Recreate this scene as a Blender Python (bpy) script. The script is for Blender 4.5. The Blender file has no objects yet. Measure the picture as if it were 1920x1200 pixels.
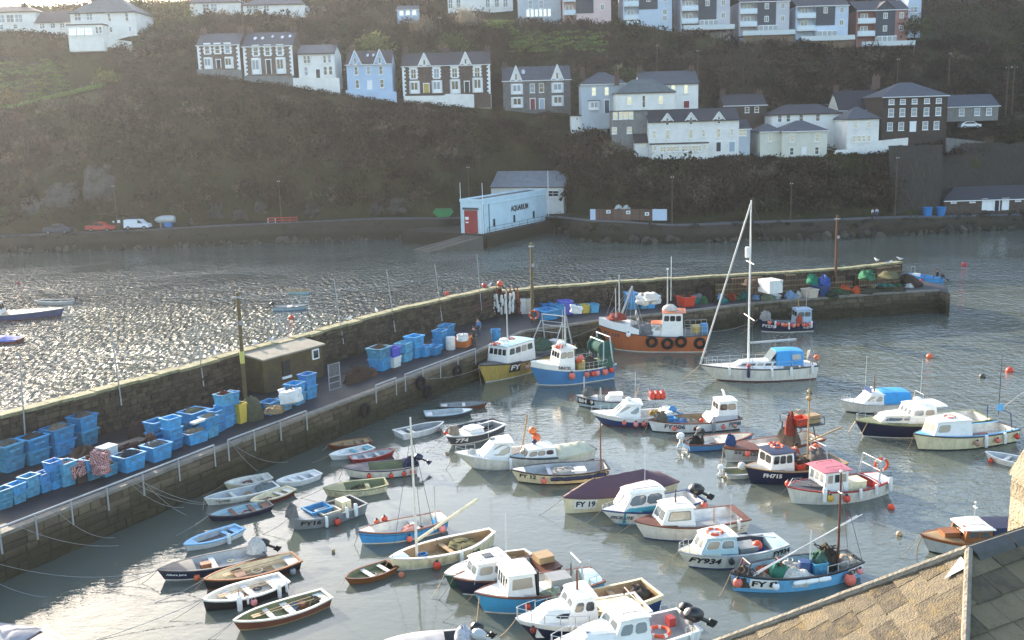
import bpy, bmesh, math, random
import numpy as np
from mathutils import Vector, Matrix, Euler, noise
R = random.Random(7)
SC = bpy.context.scene
COL = SC.collection
# ---------------------------------------------------------------- camera
F_PX, CAM_H, ROLL = 1920.0, 22.0, 0.028
TH = math.atan(380 / F_PX)
_r0, _u0, FWD = Vector((1, 0, 0)), Vector((0, math.sin(TH), math.cos(TH))), Vector((0, math.cos(TH), -math.sin(TH)))
RGT = math.cos(ROLL) * _r0 - math.sin(ROLL) * _u0
UPV = math.cos(ROLL) * _u0 + math.sin(ROLL) * _r0
EYE = Vector((0, 0, CAM_H))
cd = bpy.data.cameras.new('camera'); cam = bpy.data.objects.new('camera', cd); COL.objects.link(cam)
m3 = Matrix((RGT, UPV, -FWD)).transposed()
cam.matrix_world = Matrix.Translation(EYE) @ m3.to_4x4()
cd.sensor_width = 36; cd.lens = 36 * F_PX / 1920; cd.clip_start = .5; cd.clip_end = 3000
SC.camera = cam
# ---------------------------------------------------------------- light
SUN_AZ, SUN_EL = math.radians(-38), math.radians(16.5)        # measured from +Y towards +X
SUN = Vector((math.sin(SUN_AZ) * math.cos(SUN_EL), math.cos(SUN_AZ) * math.cos(SUN_EL), math.sin(SUN_EL)))
wd = bpy.data.worlds.new('World'); SC.world = wd; wd.use_nodes = True
nt = wd.node_tree; bg = nt.nodes['Background']; sk = nt.nodes.new('ShaderNodeTexSky')
sk.sky_type = 'NISHITA'; sk.sun_disc = False; sk.sun_elevation = SUN_EL; sk.sun_rotation = SUN_AZ
sk.altitude = 0; sk.air_density = 1.0; sk.dust_density = 1.9; sk.ozone_density = 1.0
nt.links.new(sk.outputs[0], bg.inputs[0]); bg.inputs[1].default_value = 0.15
sl = bpy.data.lights.new('sun', 'SUN'); sl.energy = 3.3; sl.angle = math.radians(.53); sl.color = (1, .88, .72)
so = bpy.data.objects.new('sun', sl); COL.objects.link(so); so.rotation_euler = (-SUN).to_track_quat('-Z', 'Y').to_euler(); so.location = SUN * 60 + EYE
SC.view_settings.view_transform = 'Standard'; SC.view_settings.look = 'None'
SC.view_settings.exposure = 1.9; SC.view_settings.gamma = 1; SC.view_settings.use_curve_mapping = False
SC.cycles.use_denoising = True; SC.cycles.sample_clamp_direct = 5; SC.cycles.max_bounces = 6; SC.cycles.volume_bounces = 0
SC.cycles.diffuse_bounces = 3; SC.cycles.glossy_bounces = 3; SC.cycles.sample_clamp_indirect = 6
# ---------------------------------------------------------------- photo pixel -> place
def ray(px, py):
 return (FWD * F_PX + RGT * (px - 960) - UPV * (py - 600)).normalized()
def G(px, py, z=0.0):                     # where the line of sight meets height z
 d = ray(px, py); return EYE + d * ((z - CAM_H) / d.z)
def Q(px, py, y):                         # where it meets the distance y
 d = ray(px, py); return EYE + d * (y / d.y)
def PPM(y):                               # photo pixels per metre at a distance
 return F_PX / y * .99
# ---------------------------------------------------------------- materials
def lin(h):
 h = h.lstrip('#'); c = [int(h[i:i + 2], 16) / 255 for i in (0, 2, 4)]
 return tuple(x / 12.92 if x <= .04045 else ((x + .055) / 1.055) ** 2.4 for x in c)
MATS = {}
def nodes(name):
 m = bpy.data.materials.new(name); m.use_nodes = True
 return m, m.node_tree.nodes, m.node_tree.links, m.node_tree.nodes['Principled BSDF']
def paint(hexc, rough=.5, dirt=.25, scale=3.0, spec=.4, metal=0, bump=0, key=None, dcol=None, rnd=0.0, streak=0):
 """a plain painted or weathered surface: base colour broken up by two scales of noise"""
 k = key or ('p', hexc, rough, dirt, scale, spec, metal, bump, dcol, rnd)
 if k in MATS: return MATS[k]
 m, N, L, p = nodes('mat_%d' % len(MATS))
 c = lin(hexc); d = lin(dcol) if dcol else tuple(x * .45 + .012 for x in c)
 tc = N.new('ShaderNodeTexCoord'); n1 = N.new('ShaderNodeTexNoise'); n1.inputs['Scale'].default_value = scale
 n1.inputs['Detail'].default_value = 7; n1.inputs['Roughness'].default_value = .68
 if streak: mp = N.new('ShaderNodeMapping'); mp.inputs['Scale'].default_value = (2.2, 2.2, .35); L.new(tc.outputs['Object'], mp.inputs[0]); L.new(mp.outputs[0], n1.inputs['Vector'])
 else: L.new(tc.outputs['Object'], n1.inputs['Vector'])
 mr = N.new('ShaderNodeMapRange'); mr.inputs[1].default_value = .42; mr.inputs[2].default_value = .75
 mr.inputs[3].default_value = 0; mr.inputs[4].default_value = min(1, dirt * 2)
 L.new(n1.outputs[0], mr.inputs[0])
 mx = N.new('ShaderNodeMix'); mx.data_type = 'RGBA'; mx.inputs[6].default_value = (*c, 1); mx.inputs[7].default_value = (*d, 1)
 L.new(mr.outputs[0], mx.inputs[0]); out = mx.outputs[2]
 if rnd:
  oi = N.new('ShaderNodeObjectInfo'); hv = N.new('ShaderNodeHueSaturation')
  r2 = N.new('ShaderNodeMapRange'); r2.inputs[3].default_value = 1 - rnd; r2.inputs[4].default_value = 1 + rnd
  L.new(oi.outputs['Random'], r2.inputs[0]); L.new(r2.outputs[0], hv.inputs['Value']); L.new(out, hv.inputs['Color']); out = hv.outputs[0]
 L.new(out, p.inputs['Base Color'])
 p.inputs['Roughness'].default_value = rough; p.inputs['Specular IOR Level'].default_value = spec; p.inputs['Metallic'].default_value = metal
 if bump:
  b = N.new('ShaderNodeBump'); b.inputs['Strength'].default_value = bump; b.inputs['Distance'].default_value = .05
  n2 = N.new('ShaderNodeTexNoise'); n2.inputs['Scale'].default_value = scale * 4; n2.inputs['Detail'].default_value = 5
  L.new(tc.outputs['Object'], n2.inputs['Vector']); L.new(n2.outputs[0], b.inputs['Height']); L.new(b.outputs[0], p.inputs['Normal'])
 MATS[k] = m; return m
def vmat(key, rough=.9, spec=.1, trans=0.0):
 """colour from the mesh's own colour attribute (each bush, each stone its own tone)"""
 if key in MATS: return MATS[key]
 m, N, L, p = nodes(key); a = N.new('ShaderNodeVertexColor'); a.layer_name = 'tone'
 L.new(a.outputs[0], p.inputs['Base Color']); p.inputs['Roughness'].default_value = rough; p.inputs['Specular IOR Level'].default_value = spec
 if trans:
  t = N.new('ShaderNodeBsdfTranslucent'); L.new(a.outputs[0], t.inputs[0]); ms = N.new('ShaderNodeMixShader'); ms.inputs[0].default_value = trans
  L.new(p.outputs[0], ms.inputs[1]); L.new(t.outputs[0], ms.inputs[2]); L.new(ms.outputs[0], N['Material Output'].inputs[0])
 MATS[key] = m; return m
def stonemat(key, ca, cb, moss=0.0, scale=1.0, mc='#5c6430', bump=.7, tide=None):
 """masonry: tone per stone (object or island), blotches, weed or lichen"""
 if key in MATS: return MATS[key]
 m, N, L, p = nodes(key); ca, cb = lin(ca), lin(cb)
 oi = N.new('ShaderNodeObjectInfo'); ge = N.new('ShaderNodeNewGeometry'); ad = N.new('ShaderNodeMath'); ad.operation = 'ADD'
 L.new(oi.outputs['Random'], ad.inputs[0]); L.new(ge.outputs['Random Per Island'], ad.inputs[1])
 fr = N.new('ShaderNodeMath'); fr.operation = 'FRACT'; L.new(ad.outputs[0], fr.inputs[0])
 n = N.new('ShaderNodeTexNoise'); n.inputs['Scale'].default_value = 1.1 * scale; n.inputs['Detail'].default_value = 8; n.inputs['Roughness'].default_value = .7
 L.new(ge.outputs['Position'], n.inputs['Vector'])
 a2 = N.new('ShaderNodeMath'); a2.operation = 'MULTIPLY_ADD'; a2.inputs[1].default_value = .5; L.new(fr.outputs[0], a2.inputs[0]); L.new(n.outputs[0], a2.inputs[2])
 mr = N.new('ShaderNodeMapRange'); mr.inputs[1].default_value = .4; mr.inputs[2].default_value = 1.1; L.new(a2.outputs[0], mr.inputs[0])
 mx = N.new('ShaderNodeMix'); mx.data_type = 'RGBA'; mx.inputs[6].default_value = (*ca, 1); mx.inputs[7].default_value = (*cb, 1); L.new(mr.outputs[0], mx.inputs[0])
 out = mx.outputs[2]
 if moss:
  n3 = N.new('ShaderNodeTexNoise'); n3.inputs['Scale'].default_value = .55 * scale; n3.inputs['Detail'].default_value = 9; n3.inputs['Roughness'].default_value = .75
  L.new(ge.outputs['Position'], n3.inputs['Vector']); r3 = N.new('ShaderNodeMapRange'); r3.inputs[1].default_value = .5; r3.inputs[2].default_value = .68; r3.inputs[4].default_value = moss
  L.new(n3.outputs[0], r3.inputs[0]); m3_ = N.new('ShaderNodeMix'); m3_.data_type = 'RGBA'; m3_.inputs[7].default_value = (*lin(mc), 1)
  L.new(r3.outputs[0], m3_.inputs[0]); L.new(out, m3_.inputs[6]); out = m3_.outputs[2]
 if tide:
  sx = N.new('ShaderNodeSeparateXYZ'); L.new(ge.outputs['Position'], sx.inputs[0]); tz = N.new('ShaderNodeMath'); tz.operation = 'MULTIPLY_ADD'; tz.inputs[1].default_value = -1.6; L.new(n.outputs[0], tz.inputs[0]); L.new(sx.outputs[2], tz.inputs[2])
  tr = N.new('ShaderNodeMapRange'); tr.inputs[1].default_value = tide - 1.3; tr.inputs[2].default_value = tide - .5; tr.inputs[3].default_value = .85; tr.inputs[4].default_value = 0; L.new(tz.outputs[0], tr.inputs[0])
  tm = N.new('ShaderNodeMix'); tm.data_type = 'RGBA'; tm.inputs[7].default_value = (*lin('#2f2d1d'), 1); L.new(tr.outputs[0], tm.inputs[0]); L.new(out, tm.inputs[6]); out = tm.outputs[2]
 L.new(out, p.inputs['Base Color']); p.inputs['Roughness'].default_value = .85; p.inputs['Specular IOR Level'].default_value = .25
 b = N.new('ShaderNodeBump'); b.inputs['Strength'].default_value = bump; b.inputs['Distance'].default_value = .06
 n2 = N.new('ShaderNodeTexNoise'); n2.inputs['Scale'].default_value = 6 * scale; n2.inputs['Detail'].default_value = 6
 L.new(ge.outputs['Position'], n2.inputs['Vector']); L.new(n2.outputs[0], b.inputs['Height']); L.new(b.outputs[0], p.inputs['Normal'])
 MATS[key] = m; return m
def glassmat(key, hexc, rough=.06, spec=.9, metal=.0):
 if key in MATS: return MATS[key]
 m, N, L, p = nodes(key); p.inputs['Base Color'].default_value = (*lin(hexc), 1); p.inputs['Roughness'].default_value = rough
 p.inputs['Specular IOR Level'].default_value = spec; p.inputs['Metallic'].default_value = metal
 MATS[key] = m; return m
# ---------------------------------------------------------------- mesh builder
def rotz(a): return Matrix.Rotation(a, 3, 'Z')
class MB:
 def __init__(s): s.v = []; s.f = []; s.m = []
 def add(s, vs, fs, m=0):
  o = len(s.v); s.v += [tuple(x) for x in vs]; s.f += [tuple(i + o for i in f) for f in fs]; s.m += [m] * len(fs); return s
 def box(s, c, size, m=0, rot=None, taper=1.0):
  hx, hy, hz = [x / 2 for x in size]; c = Vector(c); vs = []
  for z in (-1, 1):
   k = taper if z > 0 else 1
   for x, y in ((-1, -1), (1, -1), (1, 1), (-1, 1)):
    p = Vector((x * hx * k, y * hy * k, z * hz)); vs.append(c + (rot @ p if rot else p))
  return s.add(vs, [(0, 3, 2, 1), (4, 5, 6, 7), (0, 1, 5, 4), (1, 2, 6, 5), (2, 3, 7, 6), (3, 0, 4, 7)], m)
 def tube(s, pts, r, n=6, m=0, cap=True):
  pts = [Vector(p) for p in pts]; rs = r if isinstance(r, (list, tuple)) else [r] * len(pts); vs = []; fs = []
  for i, p in enumerate(pts):
   d = (pts[min(i + 1, len(pts) - 1)] - pts[max(i - 1, 0)]).normalized()
   u = d.cross(Vector((0, 0, 1)))
   if u.length < .05: u = d.cross(Vector((1, 0, 0)))
   u.normalize(); w = d.cross(u)
   for k in range(n):
    a = 2 * math.pi * k / n; vs.append(p + (u * math.cos(a) + w * math.sin(a)) * rs[i])
  for i in range(len(pts) - 1):
   for k in range(n): fs.append((i * n + k, i * n + (k + 1) % n, (i + 1) * n + (k + 1) % n, (i + 1) * n + k))
  if cap: fs += [tuple(range(n))[::-1], tuple(range((len(pts) - 1) * n, len(pts) * n))]
  return s.add(vs, fs, m)
 def lathe(s, prof, n=10, c=(0, 0, 0), m=0, rot=None, sx=1, sy=1):
  c = Vector(c); vs = []; fs = []
  for r, z in prof:
   for k in range(n):
    a = 2 * math.pi * k / n; p = Vector((r * math.cos(a) * sx, r * math.sin(a) * sy, z)); vs.append(c + (rot @ p if rot else p))
  for i in range(len(prof) - 1):
   for k in range(n): fs.append((i * n + k, i * n + (k + 1) % n, (i + 1) * n + (k + 1) % n, (i + 1) * n + k))
  fs += [tuple(range(n))[::-1], tuple(range((len(prof) - 1) * n, len(prof) * n))]
  return s.add(vs, fs, m)
 def ball(s, c, r, n=10, m=0, sz=1.0, sx=1.0, sy=1.0, rot=None):
  k = max(5, n // 2 + 1)
  return s.lathe([(max(.001, r * math.sin(math.pi * i / k)), -r * sz * math.cos(math.pi * i / k)) for i in range(k + 1)], n, c, m, rot, sx, sy)
 def torus(s, c, r, q, n=14, k=6, m=0, rot=None, dash=None):
  c = Vector(c); o = len(s.v); vs = [];
  for i in range(n):
   a = 2 * math.pi * i / n
   for j in range(k):
    b = 2 * math.pi * j / k; p = Vector(((r + q * math.cos(b)) * math.cos(a), (r + q * math.cos(b)) * math.sin(a), q * math.sin(b))); vs.append(c + (rot @ p if rot else p))
  for i in range(n):
   fs = [(i * k + j, ((i + 1) % n) * k + j, ((i + 1) % n) * k + (j + 1) % k, i * k + (j + 1) % k) for j in range(k)]
   if i == 0: s.add(vs, fs, m)
   else: s.f += [tuple(x + o for x in f) for f in fs]; s.m += [(dash if dash is not None and i % 4 == 0 else m)] * k
  return s
 def grid(s, rows, m=0, close=False):
  n = len(rows[0]); vs = [p for r in rows for p in r]
  fs = [(i * n + j, i * n + j + 1, (i + 1) * n + j + 1, (i + 1) * n + j) for i in range(len(rows) - 1) for j in range(n - 1)]
  return s.add(vs, fs, m)
 def prism(s, poly, a, b, axis=1, m=0):
  """polygon (p,q) drawn in the plane across axis, extruded from a to b along it"""
  def P(p, q, w): return (w, p, q) if axis == 0 else ((p, w, q) if axis == 1 else (p, q, w))
  n = len(poly); vs = [P(p, q, a) for p, q in poly] + [P(p, q, b) for p, q in poly]
  return s.add(vs, [tuple(range(n)), tuple(range(n, 2 * n))[::-1]] + [(i, (i + 1) % n, (i + 1) % n + n, i + n) for i in range(n)], m)
 def mesh(s, name, mats, smooth=False, fix=True):
  me = bpy.data.meshes.new(name); me.from_pydata(s.v, [], s.f)
  for m in (mats if isinstance(mats, (list, tuple)) else [mats]): me.materials.append(m)
  me.polygons.foreach_set('material_index', s.m)
  if smooth: me.polygons.foreach_set('use_smooth', [True] * len(s.f))
  if fix:
   bm = bmesh.new(); bm.from_mesh(me); bmesh.ops.recalc_face_normals(bm, faces=bm.faces); bm.to_mesh(me); bm.free()
  if smooth:
   try: me.set_sharp_from_angle(angle=math.radians(40))
   except Exception: pass
  return me
 def build(s, name, mats, parent=None, smooth=False, fix=True):
  o = bpy.data.objects.new(name, s.mesh(name, mats, smooth, fix)); COL.objects.link(o)
  if parent: o.parent = parent
  return o
def tag(o, label=None, cat=None, group=None, kind=None):
 if label: o['label'] = label
 if cat: o['category'] = cat
 if group: o['group'] = group
 if kind: o['kind'] = kind
 return o
def thing(name, label, cat, loc=(0, 0, 0), rz=0, group=None):
 o = bpy.data.objects.new(name, None); COL.objects.link(o); o.location = loc; o.rotation_euler = (0, 0, rz); o.empty_display_size = .2
 return tag(o, label, cat, group)
KIDS = {}
def dup(root, loc, rz=0, label=None, group=None, scale=None):
 def cp(o, par):
  c = o.copy(); COL.objects.link(c)
  if par is not None: c.parent = par
  for ch in list(o.children): cp(ch, c)
  return c
 r = cp(root, None); r.location = loc; r.rotation_euler = (0, 0, rz)
 if scale: r.scale = (scale,) * 3 if not isinstance(scale, (tuple, list)) else scale
 if label: r['label'] = label
 if group: r['group'] = group
 return r
def sag(a, b, drop, n=12):
 a, b = Vector(a), Vector(b)
 return [a.lerp(b, i / n) - Vector((0, 0, drop * 4 * (i / n) * (1 - i / n))) for i in range(n + 1)]
# ================================================================ terrain, water, air
def polyfn(pts):
 pts = sorted(pts, key=lambda p: p[0]); X = np.array([p[0] for p in pts]); Y = np.array([p[1] for p in pts]); Z = np.array([p[2] for p in pts])
 return (lambda x: float(np.interp(x, X, Y))), (lambda x: float(np.interp(x, X, Z)))
SHORE = [(-500, 489), (0, 474), (200, 468), (480, 456), (700, 449), (840, 449), (885, 440), (1035, 433), (1075, 445), (1110, 454), (1250, 456), (1440, 451), (1600, 446), (1800, 435), (1920, 429), (2400, 416)]
w0 = [G(a, b, 0) for a, b in SHORE]; y0, _ = polyfn([tuple(p) for p in w0])
ROADP = [(-500, 462), (0, 446), (200, 437), (480, 423), (700, 413), (840, 412), (900, 409), (1010, 407), (1060, 411), (1110, 417), (1180, 419), (1250, 425), (1300, 425), (1470, 418), (1640, 412), (1920, 405), (2400, 391)]
def onshore(px, py, off):
 p = Q(px, py, 185)
 for _ in range(6): p = Q(px, py, y0(p.x) + off)
 return p
y1, z1 = polyfn([tuple(onshore(a, b, .8)) for a, b in ROADP])
CLIFF = [(-700, 225, 226), (0, 209, 222), (240, 153, 218), (370, 141, 214), (550, 163, 214), (650, 181, 214), (755, 194, 215), (920, 204, 218), (1070, 221, 216), (1140, 250, 206), (1190, 293, 199),
   (1420, 299, 195), (1560, 294, 195), (1700, 284, 197), (1780, 264, 198), (1920, 235, 203), (2500, 215, 206)]
y3, z3 = polyfn([tuple(Q(a, b, d)) for a, b, d in CLIFF])
UPPER = [(-700, 75, 255), (0, 62, 243), (110, 66, 240), (200, 78, 236), (400, 30, 250), (700, 45, 246), (1000, 40, 244), (1160, 48, 240), (1390, 78, 238), (1600, 96, 236), (1750, 80, 242), (1920, 60, 250), (2500, 30, 260)]
y5, z5 = polyfn([tuple(Q(a, b, d)) for a, b, d in UPPER])
TOP = [(-700, 40, 310), (0, 24, 310), (240, 18, 310), (500, 4, 310), (640, -40, 320), (900, -90, 330), (1920, -150, 340), (2500, -200, 340)]
y6, z6 = polyfn([tuple(Q(a, b, d)) for a, b, d in TOP])
def sstep(a, b, x):
 t = min(1, max(0, (x - a) / (b - a))); return t * t * (3 - 2 * t)
def profile(x):
 a, b, c = y0(x), y1(x), z1(x); t3, h3 = y3(x), z3(x); u, hu = max(y5(x), t3 + 20), z5(x); w, hw = y6(x), z6(x)
 yr = b + 5.5 + 9.5 * sstep(-12, -5, x) * sstep(24, 15, x) + 8 * sstep(74, 80, x); t3 = max(t3, yr + 3); dc = t3 - yr
 return [(a - 30, -4), (a, -.6), (a + .75, -.3), (b + .05, c - .02), (yr, c - .02), (yr + .8, c + .4), (yr + dc * .22, c + (h3 - c) * .45), (yr + dc * .55, c + (h3 - c) * .8), (t3, h3), (t3 + 3, h3 + .15), (t3 + 13, h3 + 1.2),
   ((t3 + 13) * .5 + u * .5, (h3 + 1.2) * .45 + hu * .55), (u - 2, hu - .3), (u + 10, hu + .5), (u * .5 + w * .5, hu * .5 + hw * .5 + 1), (w, hw), (w + 120, hw - 25)]
def ground(x, y):
 pr = profile(x); return float(np.interp(y, [p[0] for p in pr], [p[1] for p in pr]))
SUB = [1, 1, 2, 2, 1, 5, 5, 5, 1, 3, 6, 6, 3, 6, 6, 3]
rows = []
xs = np.arange(-230, 236, 1.7)
for x in xs:
 pr = profile(x); line = []
 for k in range(len(pr) - 1):
  for j in range(SUB[k]):
   t = j / SUB[k]; y = pr[k][0] * (1 - t) + pr[k + 1][0] * t; z = pr[k][1] * (1 - t) + pr[k + 1][1] * t
   if k in (5, 6, 7) or k >= 10:
    q = Vector((x * .11, y * .11, z * .11)); a = (1.5 if k < 8 else .9) * min(1, (1 if 0 < j or k > 5 else 0))
    z += noise.noise(q) * a; y += noise.noise(q * 2.3 + Vector((9, 3, 1))) * a
   line.append((x, y, z))
 line.append((x, pr[-1][0], pr[-1][1])); rows.append(line)
def terrain_mat():
 m, N, L, p = nodes('hillside'); ge = N.new('ShaderNodeNewGeometry')
 n = N.new('ShaderNodeTexNoise'); n.inputs['Scale'].default_value = .09; n.inputs['Detail'].default_value = 9; n.inputs['Roughness'].default_value = .7
 L.new(ge.outputs['Position'], n.inputs['Vector']); cr = N.new('ShaderNodeValToRGB'); e = cr.color_ramp.elements
 e[0].position = .35; e[0].color = (*lin('#3a3226'), 1); e[1].position = .7; e[1].color = (*lin('#4c4634'), 1)
 q = e.new(.5); q.color = (*lin('#383a22'), 1)
 L.new(n.outputs[0], cr.inputs[0]); L.new(cr.outputs[0], p.inputs['Base Color']); p.inputs['Roughness'].default_value = .95; p.inputs['Specular IOR Level'].default_value = .1
 b = N.new('ShaderNodeBump'); b.inputs['Distance'].default_value = .6; n2 = N.new('ShaderNodeTexNoise'); n2.inputs['Scale'].default_value = .8; n2.inputs['Detail'].default_value = 8
 L.new(ge.outputs['Position'], n2.inputs['Vector']); L.new(n2.outputs[0], b.inputs['Height']); L.new(b.outputs[0], p.inputs['Normal']); return m
tag(MB().grid(rows).build('hillside', terrain_mat(), smooth=True), kind='structure')
ASPH = paint('#5a5a5c', .8, .3, .6, bump=.2)
# far road on top of the sea wall, and the sea wall below it
rl = []; sw = []; kb = []
for x in np.arange(-230, 232, 2.0):
 a, c = y1(x), z1(x); w = 4.6 + .5 * math.sin(x * .2)
 rl.append([(x, a + .35, c + .05), (x, a + w, c + .05)])
 sw.append([(x, y0(x) - .25 + .35 * noise.noise(Vector((x * .3, 0, 0))), -1), (x, y0(x) + .1 + .5 * noise.noise(Vector((x * .4, 2, 0))), c * .5), (x, a - .1, c + .1), (x, a + .4, c + .12)])
tag(MB().grid(rl).build('road', ASPH), kind='structure')
SEAW = stonemat('sea_wall_stone', '#211f1b', '#453f33', .6, .6, '#2b2b1a', .7, 1.5)
tag(MB().grid(sw).build('sea_wall', SEAW), 'rough stone sea wall carrying the road under the far cliff', 'sea wall')
# water: one sheet, choppier outside the quay than in its lee
QL = [G(-300, 850, 0), G(220, 790, 0), G(560, 690, 0), G(938, 600, 0), G(1250, 560, 0), G(1700, 545, 0), G(1780, 560, 0)]
def chop(x, y):
 yy = np.interp(x, [p.x for p in QL], [p.y for p in QL]) if x < QL[-1].x else QL[-1].y + (x - QL[-1].x) * -1.2
 o = 1.0 / (1 + math.exp(-(y - yy) / 3.0)); return (1 - .6 * sstep(5, 60, x)) * (1 - .55 * sstep(125, 180, y)) * o + (.015 + .2 * sstep(-12, 45, x)) * (1 - o)
gx = np.concatenate([np.arange(-300, -90, 15.0), np.arange(-90, 110, 3.0), np.arange(110, 330, 15.0)]); gy = np.arange(-20, 232, 3.0)
wm = MB().grid([[(x, y, 0) for y in gy] for x in gx])
me = bpy.data.meshes.new('harbour_water'); me.from_pydata(wm.v, [], wm.f); wo = bpy.data.objects.new('harbour_water', me); COL.objects.link(wo); tag(wo, kind='structure')
at = me.attributes.new('chop', 'FLOAT', 'POINT'); at.data.foreach_set('value', [chop(v[0], v[1]) for v in wm.v])
def math_f(N, L, a, k, c):
 q = N.new('ShaderNodeMath'); q.operation = 'MULTIPLY_ADD'; q.inputs[1].default_value = k; q.inputs[2].default_value = c; L.new(a, q.inputs[0]); return q.outputs[0]
def water_mat():
 m, N, L, p = nodes('water'); ge = N.new('ShaderNodeNewGeometry'); A = N.new('ShaderNodeAttribute'); A.attribute_name = 'chop'
 p.inputs['Base Color'].default_value = (.098, .111, .09, 1); p.inputs['Roughness'].default_value = .035; L.new(math_f(N, L, A.outputs['Fac'], .06, .03), p.inputs['Roughness']); p.inputs['IOR'].default_value = 1.5; p.inputs['Specular IOR Level'].default_value = .5
 mp = N.new('ShaderNodeMapping'); mp.inputs['Scale'].default_value = (.75, 1.25, 1); mp.inputs['Rotation'].default_value = (0, 0, .35); L.new(ge.outputs['Position'], mp.inputs[0])
 def ns(sc, det, dist=0.0):
  n = N.new('ShaderNodeTexNoise'); n.inputs['Scale'].default_value = sc; n.inputs['Detail'].default_value = det; n.inputs['Roughness'].default_value = .55; n.inputs['Distortion'].default_value = dist; L.new(mp.outputs[0], n.inputs['Vector']); return n.outputs[0]
 def math_(op, a, b):
  q = N.new('ShaderNodeMath'); q.operation = op
  for i, v in enumerate((a, b)):
   if isinstance(v, (int, float)): q.inputs[i].default_value = v
   else: L.new(v, q.inputs[i])
  return q.outputs[0]
 big, med, sml = ns(.45, 2, .4), ns(1.5, 3, .6), ns(3.6, 2, .3)
 gust = N.new('ShaderNodeTexNoise'); gust.inputs['Scale'].default_value = .055; gust.inputs['Detail'].default_value = 3; L.new(ge.outputs['Position'], gust.inputs['Vector'])
 gm = N.new('ShaderNodeMapRange'); gm.inputs[1].default_value = .38; gm.inputs[2].default_value = .62; gm.inputs[3].default_value = .45; gm.inputs[4].default_value = 1.25; L.new(gust.outputs[0], gm.inputs[0])
 h = math_('ADD', math_('MULTIPLY', big, .11), math_('ADD', math_('MULTIPLY', med, .12), math_('MULTIPLY', math_('MULTIPLY', sml, .05), math_('SUBTRACT', 1.15, A.outputs['Fac']))))
 k = math_('MULTIPLY', gm.outputs[0], math_('ADD', math_('MULTIPLY', A.outputs['Fac'], 2.25), .055))
 b = N.new('ShaderNodeBump'); b.inputs['Distance'].default_value = 1.0; b.inputs['Strength'].default_value = 1.0
 m2 = N.new('ShaderNodeMapping'); m2.inputs['Scale'].default_value = (2.0, .72, 1); L.new(ge.outputs['Position'], m2.inputs[0]); n4 = N.new('ShaderNodeTexNoise'); n4.inputs['Scale'].default_value = 1; n4.inputs['Detail'].default_value = 1; L.new(m2.outputs[0], n4.inputs['Vector'])
 h = math_('ADD', h, math_('MULTIPLY', math_('MULTIPLY', n4.outputs[0], .5), A.outputs['Fac']))
 L.new(math_('MULTIPLY', h, k), b.inputs['Height']); L.new(b.outputs[0], p.inputs['Normal']); return m
me.materials.append(water_mat())
# ================================================================ houses
SLATE = [paint(h, .6, .5, .8, spec=.5, bump=.3) for h in ('#3d434b', '#454a50', '#3a3537', '#2f2c2f', '#55605f')]
ROOF = dict(blue=SLATE[0], grey=SLATE[1], brown=SLATE[2], dark=SLATE[3], green=SLATE[4], red=paint('#54332d', .7, .4, .8), pale=paint('#85898d', .7, .3, .8))
WALLM = dict(white=paint('#ebe8e0', .75, .18, .5), cream=paint('#d9d6c6', .75, .2, .5), pblue=paint('#b2c9df', .7, .15, .5), grey=paint('#b9c2c8', .75, .2, .5), stone=stonemat('house_stone', '#4a3f38', '#7a6a5e', 0, 1.2),
    dstone=stonemat('house_dark_stone', '#332c2a', '#54483f', 0, 1.2), pink=paint('#dfc3bd', .75, .15, .5), rose=paint('#a2766e', .75, .15, .5), slate=paint('#39424c', .6, .25, 1.5), gstone=stonemat('house_grey_stone', '#5d5d5b', '#8d8c88', 0, 1.2), sky=paint('#c2d0de', .7, .15, .5), lav=paint('#c6c6ca', .7, .15, .5))
WHITE = paint('#e8e8e4', .55, .12, 1.0); TRIMW = paint('#f0f0ee', .5, .08, 1.0)
PANE = [glassmat('pane_dark', '#1b2127', .08, 1.0), glassmat('pane_mid', '#3e464c', .1, 1.0), glassmat('pane_blind', '#8b9399', .25, .8), glassmat('pane_mirror', '#c9ccc8', .06, 1, .75)]
DOORM = dict(white=TRIMW, red=paint('#7c1d22', .5, .1), blue=paint('#33475f', .5, .1), yellow=paint('#b79d3c', .5, .1), dark=paint('#20242a', .5, .1), pale=paint('#9fb0bd', .5, .1))
BRICKC = paint('#5c4a42', .85, .4, 2); POT = paint('#7d5a48', .8, .2)
FOOT = []                                 # footprints, kept clear of scrub
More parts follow.
